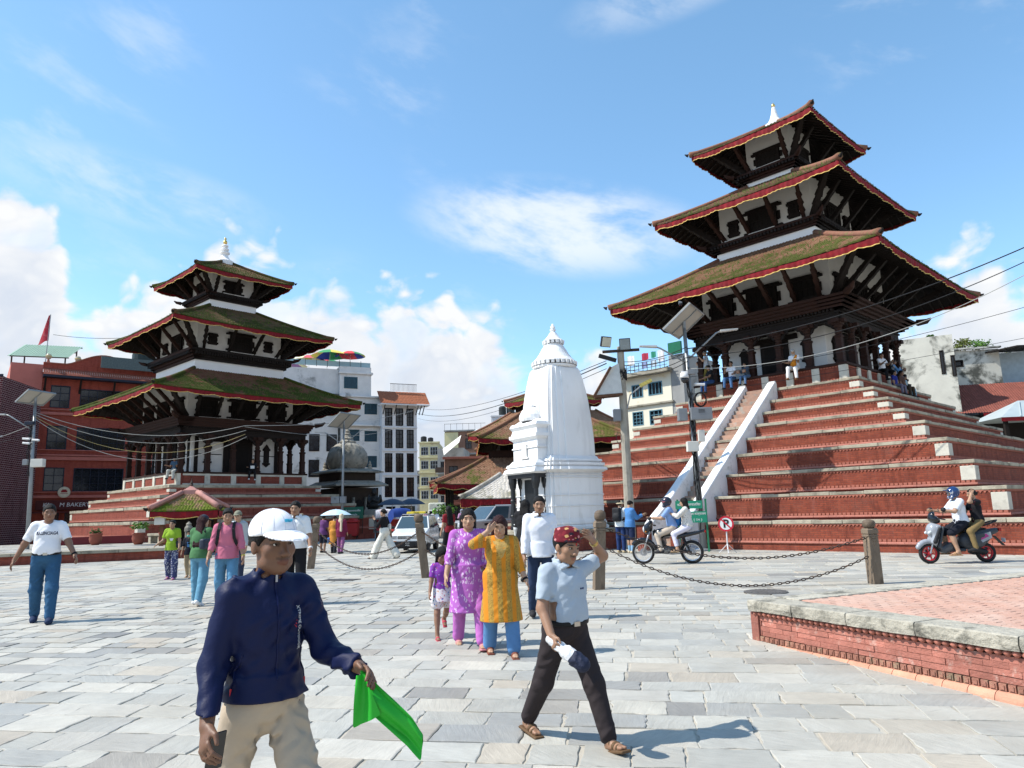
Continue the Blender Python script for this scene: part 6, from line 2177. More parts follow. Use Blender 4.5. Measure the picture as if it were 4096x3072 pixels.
# 6-8
person('man in white shirt walking behind the woman in orange', (.33, 10.35, .148), 178, 1.67, vox=.010, skin=MID, w=1.06, legs=((10, 6, 3), (-12, 8, 3)), top=dict(m=cloth('white_shirt', (.74, .76, .80)), slv=1.9, hem=.86, loose=.024, neck='collar'), bot=dict(m=denim('dark', (.03, .05, .10))), beard=2)
BLK = person('dark-haired person in black jacket seen from behind near the pickup', (.20, 15.6, .15), 20, 1.71, vox=.014, skin=MID, w=1.1, top=dict(m=cloth('black_jacket', (.014, .014, .016)), slv=.9, hem=.84, loose=.035, name='jacket'), bot=dict(m=cloth('beige_trousers', (.42, .36, .28))), hair='bob')
S = Sdf()
for i in (0, 1):
 a, b, c = BLK['sh'][i], BLK['elb'][i], BLK['wri'][i]
 S.rc(a + (b - a) * .7, b, .075, .065, .02)
 S.rc(b, c, .065, .05, .02)
BLK['piece']('sleeves', S, cloth('grey_sleeve', (.62, .62, .60)), .006)
person('woman in maroon tee and black trousers beside the taxi, back turned', (-2.15, 23.6, .15), -35, 1.70, vox=.015, skin=LIGHT, w=.95, top=dict(m=cloth('maroon_tee', (.20, .015, .022)), slv=.7, hem=.88), bot=dict(m=cloth('black_trousers', (.012, .012, .014)), loose=.02), hair='back')

# 9 man at the left
WT = person('man in white lettered tee shirt and jeans striding at the far left', (-7.32, 11.5, .15), 154, 1.80, vox=.009, skin=(.24, .125, .075), w=1.04, belly=1.15, legs=((15, 4, 2), (-10, 12, 2)), arms=((14, 24, 22, -12), (-12, 26, 14, 0)), head=(-8, 0, 0),
   top=dict(m=white_tee, slv=.78, hem=.985, loose=.022, fold=.006), bot=dict(m=denim('blue', (.035, .10, .19)), loose=.024, belt=1, fold=.008), hair='crop', shoes=('shoe', cloth('navy_trainer', (.02, .035, .08))), fp=(4, -6))
print_on(WT, 'lettering', 'BALENCIAGA', .064, cloth('dark_print', (.008, .012, .04)), 0, 1.285, sx=.70, shear=.15, bold=.0018)
band(WT, 0, cloth('black_strap', (.01, .01, .012)), .038, .03, .93)

# 10-15 group left of the foreground man
ppat = print_mat('blue_white_pattern', (.05, .06, .14), (.55, .55, .58), 22., (.35, .42))
GRN = person('woman in lime green tee and patterned trousers with a shoulder bag', (-8.92, 19.1, .15), 176, 1.50, vox=.013, skin=(.33, .19, .12), w=.97, bust=.9, legs=((8, 6, 3), (-10, 8, 3)), arms=((10, 14, 20, 0), (8, 16, 50, -20)), top=dict(m=cloth('lime_tee', (.24, .38, .03)), slv=.75, hem=.84, loose=.028), bot=dict(m=ppat, loose=.032, flare=.01), hair='bun', shoes=('slide', cloth('purple_slide', (.30, .08, .30))))
BOY = person('boy in black printed tee with a green face mask beside the lime-dressed woman', (-8.62, 19.46, .15), 178, 1.22, vox=.012, skin=(.33, .19, .12), top=dict(m=cloth('black_tee', (.010, .012, .022)), slv=.9, hem=.84, loose=.02), bot=dict(m=cloth('tan_trousers', (.42, .34, .22)), loose=.018), hair='fringe', shoes=('slide', cloth('tan_slide', (.4, .3, .2))), hs=1.15)
S = Sdf()
S.el(BOY['HL'](0, .072, -.062), np.array([.058, .042, .046]) * BOY['s'] * 1.15)
BOY['piece']('face_mask', S, cloth('green_mask', (.10, .45, .38)), v=.010)
print_on(BOY, 'shirt_print', 'm', .26, cloth('blue_print', (.12, .30, .62)), 0, 1.22, bold=.02)
print_on(GRN, 'shirt_print', 'w', .10, cloth('white_print', (.7, .7, .7)), -.03, 1.15, bold=.012)
CAPW = person('woman in green sweater and jeans with long red-brown hair, back turned', (-5.66, 13.24, .15), 12, 1.56, vox=.010, skin=LIGHT, w=1.05, hipw=1.05, legs=((8, 4, 3), (-10, 10, 3)), arms=((12, 8, 60, -15), (10, 8, 50, -15)), top=dict(m=cloth('green_sweater', (.07, .18, .075)), slv=1.9, hem=.88, loose=.03, name='sweater', fold=.007), bot=dict(m=denim('pale', (.13, .30, .42)), loose=.028),
    hair='back', hairm=hair_red, cap=('cap', cloth('charcoal_cap', (.035, .042, .06)), 0), shoes=('shoe', cloth('white_sneaker', (.78, .78, .78))), fp=(0, -20), head=(20, 0, 0))
PINK = person('man in pink long-sleeved top with backpack straps and jeans', (-4.86, 12.4, .15), 170, 1.66, vox=.009, skin=(.36, .20, .125), w=1.06, legs=((14, 8, 3), (-10, 10, 3)), arms=((6, 14, 18, 0), (6, 12, 16, 0)), head=(-14, -8, 0), top=dict(m=cloth('pink_top', (.52, .15, .22)), slv=1.5, hem=.87, loose=.018, neck='v', fold=.006), bot=dict(m=denim('mid', (.10, .24, .38)), loose=.024), hair='fringe')
band(PINK, 0, mat('yellow_band', (.6, .5, .06), .6), .034, .02, .95, 'wristband')
person('person in camouflage cap behind the man in pink', (-6.35, 16.8, .15), 178, 1.66, vox=.014, skin=LIGHT, top=dict(m=cloth('grey_top', (.40, .42, .42)), slv=1.9, hem=.86), bot=dict(m=denim('dark2', (.03, .04, .07))), cap=('cap', cloth('camo_cap', (.22, .22, .16))))
person('person with face mask and pale jacket behind the woman in green', (-8.5, 22.5, .15), 176, 1.66, vox=.016, skin=LIGHT, top=dict(m=cloth('pale_blue_jacket', (.45, .52, .56)), slv=1.9, hem=.84, loose=.03), bot=dict(m=cloth('dark_trousers', (.02, .022, .03))))
POLO = person('man in white striped polo walking behind the foreground man', (-3.85, 12.85, .15), 178, 1.75, vox=.009, skin=MID, w=1.05, belly=.9, legs=((10, 6, 3), (-12, 10, 3)), arms=((10, 16, 22, 0), (6, 12, 18, 0)), top=dict(m=stripe_mat('white_polo', (.74, .75, .74), (.66, .68, .68), 1., .5), slv=.85, hem=.93, loose=.022, neck='collar'), bot=dict(m=cloth('black_trousers', (.012, .012, .014)), loose=.022), beard=1)
band(POLO, 0, cloth('white_strap', (.7, .7, .7)), .036, .03, .93)
person('woman in dark clothes with headscarf beside the leftmost chain post', (-7.0, 24.0, .15), 185, 1.60, vox=.016, skin=LIGHT, top=dict(m=cloth('charcoal_top', (.02, .022, .028)), slv=1.9, hem=.7, skirt=.02, loose=.025), bot=dict(m=cloth('dark_trousers', (.02, .022, .03))), cap=('scarf', cloth('tan_scarf', (.25, .2, .14))), hair=None)

# 17-20 group under the pale umbrella, seen from behind
person('boy in purple shirt and dark shorts walking away, left of the umbrella', (-8.10, 30.9, .15), 12, 1.55, vox=.017, skin=MID, top=dict(m=cloth('purple_shirt', (.13, .05, .16)), slv=.9, hem=.80, loose=.03), bot=dict(m=cloth('dark_shorts', (.015, .018, .03)), len=.95, loose=.03), legs=((8, 4, 3), (-6, 4, 3)))
LIME = person('person in lime top holding the pale blue umbrella', (-7.72, 31.3, .15), 5, 1.50, vox=.017, skin=LIGHT, top=dict(m=cloth('lime_top', (.32, .50, .04)), slv=1.0, hem=.84), bot=dict(m=cloth('dark_trousers', (.02, .022, .03))), arms=((6, 8, 15, 0), (20, 10, 95, -10)))
ORG = person('woman in orange tunic walking away under the umbrella', (-7.45, 30.1, .15), 8, 1.52, vox=.017, skin=LIGHT, w=1.02, top=dict(m=cloth('orange_tunic', (.50, .22, .04)), slv=1.6, hem=.42, skirt=.04, loose=.02), bot=dict(m=cloth('dark_trousers', (.02, .022, .03))), hair='bun', hairm=hair_red)
person('woman in maroon top and purple trousers with a cream headscarf', (-7.02, 29.5, .15), 10, 1.58, vox=.016, skin=LIGHT, top=dict(m=cloth('maroon_top', (.15, .015, .05)), slv=1.9, hem=.72, skirt=.02, loose=.025), bot=dict(m=cloth('plum_trousers', (.22, .08, .19)), loose=.02), cap=('scarf', cloth('cream_scarf', (.58, .48, .34))), hair=None)
WTR = person('woman in black top and wide white trousers crossing in front of the taxi', (-4.55, 25.4, .15), -72, 1.74, vox=.014, skin=LIGHT, w=.93, legs=((26, 4, 2), (-26, 8, 2)), arms=((30, 12, 125, -10), (-18, 12, 12, 0)), top=dict(m=cloth('black_crop', (.012, .012, .014)), slv=1.95, hem=1.06, loose=.014), bot=dict(m=cloth('cream_trousers', (.70, .67, .58)), loose=.040, flare=.05, waist=1.09, fold=.009), hair='bun', shoes=('sandal', cloth('black_sandal', (.02, .02, .02))), fp=(12, -18))

# 21-22 two boys by the concrete pole
HOOD = person('boy in blue hoodie and navy shorts looking at a phone by the plinth', (3.78, 24.45, .15), 62, 1.70, vox=.013, skin=LIGHT, top=dict(m=cloth('blue_hoodie', (.07, .20, .44)), slv=1.9, hem=.84, loose=.032, name='hoodie'), bot=dict(m=cloth('navy_shorts', (.012, .02, .055)), len=.95, loose=.035), arms=((28, 6, 85, -15), (28, 6, 85, -15)), head=(0, -18, 0), hair='fringe', shoes=('shoe', cloth('cream_sneaker', (.62, .52, .36))), legs=((3, 2, 3), (-3, 2, 3)))
for i in (0, 1):
 S = Sdf()
 a, b = HOOD['ankles'][i], HOOD['knees'][i]
 S.rc(a, a + (b - a) * .42, .046, .056)
 HOOD['piece']('sock', S, cloth('blue_sock', (.25, .42, .58)))
HAT = person('boy in cream bucket hat with black backpack by the plinth', (3.52, 24.85, .15), 40, 1.72, vox=.014, skin=LIGHT, top=dict(m=cloth('white_tee2', (.74, .78, .78)), slv=.8, hem=.84, loose=.026), bot=dict(m=denim('navy', (.02, .04, .12)), loose=.02), cap=('bucket', cloth('cream_hat', (.62, .52, .34))), shoes=('shoe', cloth('tan_sneaker', (.5, .4, .25))), legs=((3, 2, 3), (-3, 2, 3)))

# sitters on the temples -------------------------------------------------------
def on_temple(T_, lx, ly, z):
 return T_.matrix_basis @ Vector((lx, ly, z))
RT.rotation_euler, LT.rotation_euler
def tb(T_, az_, lx, ly, z):
 a = rad(90 - az_)
 return (T_.location.x + lx * math.cos(a) - ly * math.sin(a), T_.location.y + lx * math.sin(a) + ly * math.cos(a), z)
RS_ = lambda lx, ly, z: tb(RT, 46.3, lx, ly, z)
LS_ = lambda lx, ly, z: tb(LT, 42.7, lx, ly, z)
FL, FR = 226.3, 136.3           # facing out of the lit face / the shaded face
G = 'people sitting on the temple steps'
sit = dict(seat=1, legs=((78, 74, 6), (84, 80, 8)), vox=.018)
person('standing visitor in patterned shirt and hat on the right temple gallery', RS_(-3.2, 3.0, 7.2), FL + 50, 1.66, vox=.017, skin=LIGHT, top=dict(m=print_mat('grey_print', (.45, .45, .46), (.1, .2, .35), 10.), slv=.7, hem=.86), bot=dict(m=cloth('olive_trousers', (.20, .15, .03)), loose=.03), cap=('bucket', cloth('grey_hat', (.18, .18, .17))), arms=((40, 10, 100, -10), (20, 10, 70, 0)))
person('man in black tee and jeans seated at the left end of the right temple gallery', RS_(-3.5, 2.62, 7.2), FL + 30, 1.68, skin=MID, top=dict(m=cloth('black_tee2', (.012, .012, .014)), slv=.7), bot=dict(m=denim('blue3', (.03, .07, .18))), arms=((30, 8, 40, 0), (30, 8, 40, 0)), lean=8, group=G, **sit)
person('man in white tee on the right temple ledge holding a phone to his ear', RS_(-3.5, 1.55, 7.2), FL, 1.68, skin=MID, top=dict(m=white_tee, slv=.7), bot=dict(m=denim('blue4', (.07, .15, .30))), arms=((20, 12, 50, 0), (35, 30, 130, -10)), group=G, **sit)
person('boy in dark checked shirt seated beside the temple stair', RS_(-3.5, .80, 7.2), FL + 10, 1.35, skin=MID, top=dict(m=cloth('dark_check', (.04, .06, .09), col2=(.09, .12, .15)), slv=1.8), bot=dict(m=denim('blue5', (.10, .18, .32))), arms=((30, 8, 60, 0), (30, 8, 60, 0)), lean=14, group=G, **sit)
OLD = person('white-haired man in white with an orange cloth seated on the temple ledge', RS_(-3.5, -1.42, 7.2), FL - 4, 1.70, skin=LIGHT, top=dict(m=white_tee, slv=.7), bot=dict(m=cloth('white_trousers', (.78, .77, .75)), loose=.024), hair='short', hairm=hair_grey, arms=((22, 8, 70, -25), (22, 8, 70, -25)), lean=10, head=(0, -22, 0), shoes=('sandal', cloth('brown_sandal', (.2, .1, .05))), group=G, **sit)
S = Sdf()
S.rc(OLD['U'](-.12, .06, 1.42), OLD['U'](.0, .17, 1.12), .045, .10, .04)
S.el(OLD['U'](.02, .15, 1.06), (.13, .07, .11), None, .05)
OLD['piece']('orange_cloth', S, cloth('orange_cloth', (.62, .22, .02)), .008)
S = Sdf()
S.el(OLD['HL'](0, .06, -.09), (.05, .04, .055), None, .02)
OLD['piece']('beard', S, hair_grey, .004)
person('man in white tee seated behind a column on the shaded side of the right temple', RS_(.46, -3.5, 7.2), FR + 30, 1.66, skin=MID, top=dict(m=white_tee, slv=.7), bot=dict(m=cloth('black_trousers', (.012, .012, .014))), arms=((30, 8, 80, 0), (30, 8, 80, 0)), group=G, **sit)
person('boy in blue tee and grey trousers seated on the top step of the right temple', RS_(.15, -4.05, 6.42), FR + 10, 1.40, skin=MID, top=dict(m=cloth('royal_tee', (.02, .03, .20)), slv=.7), bot=dict(m=cloth('grey_trousers', (.16, .15, .20))), group=G, **sit)
person('man in brown shirt seated on the top step between two boys', RS_(1.0, -4.05, 6.42), FR + 10, 1.60, skin=DARKS, top=dict(m=cloth('brown_shirt', (.09, .05, .04)), slv=.8), bot=dict(m=cloth('brown_trousers', (.06, .045, .03))), group=G, **sit)
person('child in pale blue on the top step of the right temple', RS_(1.55, -4.0, 6.42), FR + 5, 1.28, skin=MID, top=dict(m=cloth('pale_blue_dress', (.30, .42, .48)), slv=.7), bot=dict(m=cloth('sky_trousers', (.25, .45, .58)), loose=.03), group=G, **sit)
person('person in blue and white jacket seated above the three on the right temple', RS_(1.9, -3.5, 7.1), FR - 20, 1.64, skin=DARKS, top=dict(m=cloth('blue_white_jacket', (.10, .25, .48), col2=(.6, .6, .6), c2s=6.), slv=1.8), bot=dict(m=cloth('black_trousers', (.012, .012, .014))), arms=((40, 10, 110, -10), (30, 8, 60, 0)), group=G, **sit)
person('man in blue shirt and grey trousers seated at the corner of the left temple gallery', LS_(-4.2, -3.75, 4.47), 222.7 - 40, 1.70, skin=DARKS, top=dict(m=cloth('slate_shirt', (.05, .09, .14)), slv=.7), bot=dict(m=cloth('grey_linen', (.42, .42, .38)), loose=.03), cap=('cap', cloth('black_cap', (.012, .012, .014))), arms=((24, 6, 80, -30), (24, 6, 80, -30)), group=G, **sit)
BK = person('person in black holding a white booklet seated on the shaded side of the left temple', LS_(.42, -4.2, 4.47), 132.7 + 30, 1.68, skin=LIGHT, top=dict(m=cloth('black_top', (.012, .012, .015)), slv=1.9), bot=dict(m=cloth('black_trousers', (.012, .012, .014))), shoes=('shoe', cloth('white_sneaker', (.78, .78, .78))), arms=((26, 6, 70, -25), (26, 6, 70, -25)), group=G, **sit)

# far street crowd ---------------------------------------------------------------
rr = random.Random(3)
CROWD = [(-12.6, 62, (.05, .04, .12), 'indigo'), (-11.0, 66, (.30, .04, .03), 'red'), (-9.6, 58, (.55, .45, .42), 'pale'), (-8.9, 70, (.10, .10, .11), 'grey'), (-7.8, 64, (.28, .10, .20), 'plum'), (-6.9, 75, (.04, .12, .22), 'blue'), (-10.3, 76, (.50, .28, .05), 'ochre'),
   (-5.3, 55, (.03, .03, .035), 'black'), (-4.3, 58, (.45, .10, .16), 'crimson'), (-12.0, 80, (.6, .6, .58), 'white')]
for i, (x, y, c, nm) in enumerate(CROWD):
 person('distant pedestrian in %s clothes down the street' % nm, (x, y, .15), rr.choice((0, 180, 150, 30, -90)), rr.uniform(1.52, 1.7), vox=.030, skin=MID, top=dict(m=cloth('crowd_' + nm, c), slv=1.5, hem=.8, loose=.03, fold=0.), bot=dict(m=cloth('dark_trousers', (.02, .022, .03)), fold=0.), group='pedestrians far down the street')
# ------------------------------------------------------------------ vehicles
rubber = mat('tyre_rubber', (.018, .018, .018), .8, .15, 10., .3, 60.)
steel = mat('bare_steel', (.45, .45, .46), .35, .1, 8., .1, 30., metal=.9)
blk_pl = mat('black_plastic', (.014, .014, .016), .5, .15, 6., .1, 40.)
blk_paint = mat('black_gloss_paint', (.008, .009, .012), .18, .1, 4., 0, 1., coat=.6)
chrome = mat('chrome', (.6, .6, .62), .15, .05, 4., 0, 1., metal=1.)
seat_m = mat('seat_vinyl', (.015, .015, .018), .55, .2, 10., .3, 40.)
lamp_m = mat('lamp_glass', (.55, .58, .60), .12, .1, 10., .2, 60., spec=.7)
red_lamp = mat('red_lamp', (.30, .012, .012), .2, .1, 10., 0)
amber = mat('amber_lamp', (.55, .18, .02), .2, .1, 10., 0)

def wheel(P, x, z, r, w, rim_m, spokes=0, bars=0, y=0., disc=True, nm='wheel'):
 W_ = thing_part(nm, P)
 M = Matrix.Translation((x, y, z)) @ Matrix.Rotation(rad(90), 4, 'X')
 prof = []
 for k in range(9):
  a = -math.pi / 2 + math.pi * k / 8
  prof.append((r - w * .5 + w * .5 * math.cos(a), w * .5 * math.sin(a)))
 rows = []
 prof2 = prof + [(r - w * .75, w * .42), (r - w * .8, 0), (r - w * .75, -w * .42)]
 for k in range(28):
  a = 2 * math.pi * k / 28
  rows.append([(p * math.cos(a), p * math.sin(a), q) for p, q in prof2])
 rows.append(rows[0])
 MB(M).sheet(rows, True).build('tyre', rubber, W_, smooth=True)
 ri = r - w * .78
 rows = []
 for k in range(28):
  a = 2 * math.pi * k / 28
  rows.append([(p * math.cos(a), p * math.sin(a), q) for p, q in ((ri, w * .36), (ri - .018, w * .30), (ri - .022, 0), (ri - .018, -w * .30), (ri, -w * .36))])
 rows.append(rows[0])
 mb = MB(M).sheet(rows)
 mb.lathe([(.035, -w * .5), (.04, -w * .3), (.04, w * .3), (.035, w * .5)], 10)
 for k in range(bars):
  a = 2 * math.pi * k / bars
  mb.bar((.03 * math.cos(a), .03 * math.sin(a), 0), (ri * math.cos(a + .2), ri * math.sin(a + .2), 0), .03, .03)
 for k in range(spokes):
  a = 2 * math.pi * k / spokes
  s_ = 1 if k % 2 else -1
  mb.tube([(.035 * math.cos(a + s_ * .9), .035 * math.sin(a + s_ * .9), s_ * w * .35), (ri * math.cos(a), ri * math.sin(a), 0)], .0022, 4, cap=False)
 mb.build('rim', rim_m, W_, smooth=False)
 if disc:
  mb = MB(M @ Matrix.Translation((0, 0, w * .55))).lathe([(.10, -.002), (.10, .002), (.06, .003)], 20)
  mb.build('brake_disc', steel, W_)
 return W_

def part(P, nm, S, m, v=.016, fold=0.):
 V, Q = S.mesh(v, fold)
 return mobj(nm, raw_mesh(nm, V, Q, m, True), P)

def motorbike(loc, rz, label, paint, fine=True, group=None):
 P = thing('motorbike', label, 'motorbike', loc, rz, group)
 wheel(P, .64, .30, .30, .085, mat('silver_rim', (.55, .55, .55), .35, metal=.8), spokes=32 if fine else 0, bars=0 if fine else 6)
 wheel(P, -.63, .30, .30, .10, mat('silver_rim', (.55, .55, .55), .35, metal=.8), spokes=32 if fine else 0, bars=0 if fine else 6, nm='wheel')
 F_ = MB()
 for s in (-1, 1):
  F_.tube([(.64, s * .07, .30), (.40, s * .07, .92)], [.022, .018], 8)
 F_.build('fork', steel, P, smooth=True)
 S = Sdf()
 for a in np.linspace(-.5, 1.4, 9):
  b = a + .25
  S.rc((.64 + .335 * math.sin(-a + .35), 0, .30 + .335 * math.cos(a - .35)), (.64 + .335 * math.sin(-b + .35), 0, .30 + .335 * math.cos(b - .35)), .05, .05, .02)
 part(P, 'front_fender', S, paint, .018)
 S = Sdf()
 S.el((.10, 0, .80), (.27, .13, .125), roty(.12), .05).el((-.08, 0, .79), (.14, .10, .09), None, .06).cut((0, 0, .69), (0, 0, -1))
 tk = part(P, 'fuel_tank', S, paint, .013)
 MB().box((.10, -.128, .77), (.26, .008, .05)).build('tank_stripe', mat('orange_stripe', (.45, .10, .05), .4), tk)
 S = Sdf()
 S.rc((-.12, 0, .78), (-.50, 0, .80), .085, .085, .04).rc((-.5, 0, .80), (-.82, 0, .86), .085, .05, .04).cut((0, 0, .845), (-.08, 0, 1)).cut((0, 0, .73), (0, 0, -1))
 part(P, 'seat', S, seat_m, .014)
 S = Sdf()
 for s in (-1, 1):
  S.rc((-.20, s * .09, .68), (-.85, s * .07, .80), .065, .045, .03)
 S.rc((-.75, 0, .78), (-.98, 0, .84), .06, .035, .04)
 tl = part(P, 'tail_panel', S, paint, .015)
 MB().box((-1.0, 0, .82), (.03, .09, .06)).build('tail_lamp', red_lamp, tl)
 S = Sdf()
 S.el((.48, 0, .92), (.12, .13, .15), roty(-.3), .03).el((.42, 0, 1.04), (.07, .12, .10), roty(-.5), .04)
 fa = part(P, 'headlamp_fairing', S, paint, .014)
 S = Sdf()
 S.el((.575, 0, .90), (.05, .085, .085), None, .01)
 part(P, 'headlamp', S, lamp_m, .012)
 mb = MB()
 mb.bar((.34, 0, .86), (.10, 0, .66), .05, .09).bar((.34, 0, .86), (.16, 0, .34), .04, .05).bar((.16, 0, .32), (-.25, 0, .30), .05, .05).bar((-.2, 0, .70), (-.22, 0, .32), .05, .06)
 for s in (-1, 1):
  mb.bar((-.22, s * .09, .36), (-.63, s * .09, .30), .03, .05)
  mb.tube([(-.40, s * .12, .70), (-.58, s * .11, .34)], .022, 6)
 mb.build('frame', blk_pl, P)
 S = Sdf()
 S.el((.04, 0, .36), (.19, .14, .11), None, .02).rc((.10, 0, .42), (.20, 0, .62), .10, .09, .02)
 S.el((-.10, -.14, .36), (.09, .05, .085), None, .01)
 part(P, 'engine', S, mat('engine_alloy', (.24, .24, .24), .45, .25, 10., .3, 40., metal=.7), .014)
 for k in range(6):
  MB(Matrix.Translation((.12 + .014 * k, 0, .46 + .033 * k)) @ Matrix.Rotation(rad(-22), 4, 'Y')).box((0, 0, 0), (.24, .23, .008)).build('cooling_fin', blk_pl, P)
 MB().tube([(.24, -.08, .52), (.30, -.11, .40), (.20, -.14, .27), (-.10, -.15, .25), (-.30, -.17, .28), (-.85, -.20, .36)], [.022, .022, .024, .03, .045, .05], 10).build('exhaust', chrome, P, smooth=True)
 mb = MB()
 mb.tube([(.36, -.36, .99), (.40, -.20, 1.01), (.40, 0, .97), (.40, .20, 1.01), (.36, .36, .99)], .012, 6)
 mb.build('handlebar', chrome, P)
 for s in (-1, 1):
  mb = MB().tube([(.36, s * .28, 1.0), (.37, s * .33, 1.15)], .006, 5)
  mb.lathe([(.001, 1.13), (.04, 1.15), (.05, 1.18), (.04, 1.21), (.001, 1.22)], 10, (.37, s * .34, 0))
  mb.build('mirror', blk_pl, P)
  MB().tube([(.36, s * .22, .99), (.34, s * .37, .985)], .02, 8).build('grip', rubber, P)
  MB().tube([(-.06, s * .10, .30), (-.06, s * .24, .30)], .014, 6).build('footrest', blk_pl, P)
  MB().tube([(.52, s * .10, .84), (.52, s * .17, .84)], .02, 6).build('indicator', amber, P)
 if fine:
  mb = MB()
  for z in (.44, .50, .56, .62):
   mb.tube([(-.36, -.20, z), (-.80, -.22, z - .03)], .007, 5)
  for x in (-.36, -.58, -.80):
   mb.tube([(x, -.205, .40), (x, -.205, .64)], .008, 5)
  mb.build('side_guard', chrome, P)
 return P

MO = motorbike((3.97, 19.53, .15), rad(160), 'black motorbike with two riders passing the stepped plinth', blk_paint)

def rider(V, lx, lz, label, **kw):
 p = V.matrix_basis @ Vector((lx, 0, 0)) if False else None
 a = V.rotation_euler[2]
 x = V.location.x + lx * math.cos(a)
 y = V.location.y + lx * math.sin(a)
 th = 90 - math.degrees(a)
 return person(label, (x, y, V.location.z + lz), th, seat=1, **kw)

ARM_F = lambda dz=-.45: (((-.18, .62, -.72), (.05, .95, .12 + dz * .2)), ((.18, .62, -.72), (-.05, .95, .12 + dz * .2)))
rider(MO, -.16, .84, 'motorbike rider in blue shirt and dark printed helmet', H=1.68, vox=.011, skin=LIGHT, legs=((66, 78, 14), (66, 78, 14)), arms=ARM_F(), lean=8, top=dict(m=cloth('sky_shirt', (.22, .34, .60)), slv=.85), bot=dict(m=cloth('beige_chinos', (.48, .40, .32))), hair=None,
  cap=('helmet', mat('printed_helmet', (.012, .016, .03), .2, .1, 8., 0, 1., coat=.5, col2=(.35, .08, .10), c2s=11., c2=(.58, .64))), w=1.06)
FLB = print_mat('white_speckled_blouse', (.66, .63, .58), (.10, .07, .06), 30., (.26, .32))
PAS = rider(MO, -.56, .87, 'woman in speckled blouse and white trousers riding pillion on the motorbike', H=1.60, vox=.011, skin=LIGHT, legs=((64, 76, 12), (64, 76, 12)), arms=(((-.15, .55, -.5), (.25, .8, .35)), ((.15, .55, -.5), (-.25, .8, .35))), lean=4, top=dict(m=FLB, slv=1.6, loose=.024), bot=dict(m=cloth('lilac_white', (.62, .60, .70)), len=1.75), hair='bob', w=1.1, bust=1., shoes=('sandal', cloth('tan_sandal', (.35, .25, .15))))
S = Sdf()
for k in range(5):
 S.rc(PAS['U'](.10 - .02 * k, .16 + .02 * k, 1.36 - .04 * k), PAS['U'](.12 - .03 * k, .22 + .02 * k, 1.0), .05, .045, .03)
V_, Q_ = S.mesh(.012, .010)
bl = mobj('blue_shawl', raw_mesh('blue_shawl', V_, Q_, cloth('bright_blue', (.03, .18, .52)), True), None)
bl.matrix_basis = PAS['M']
tag(bl, 'bright blue shawl held between the two motorbike riders', 'shawl')

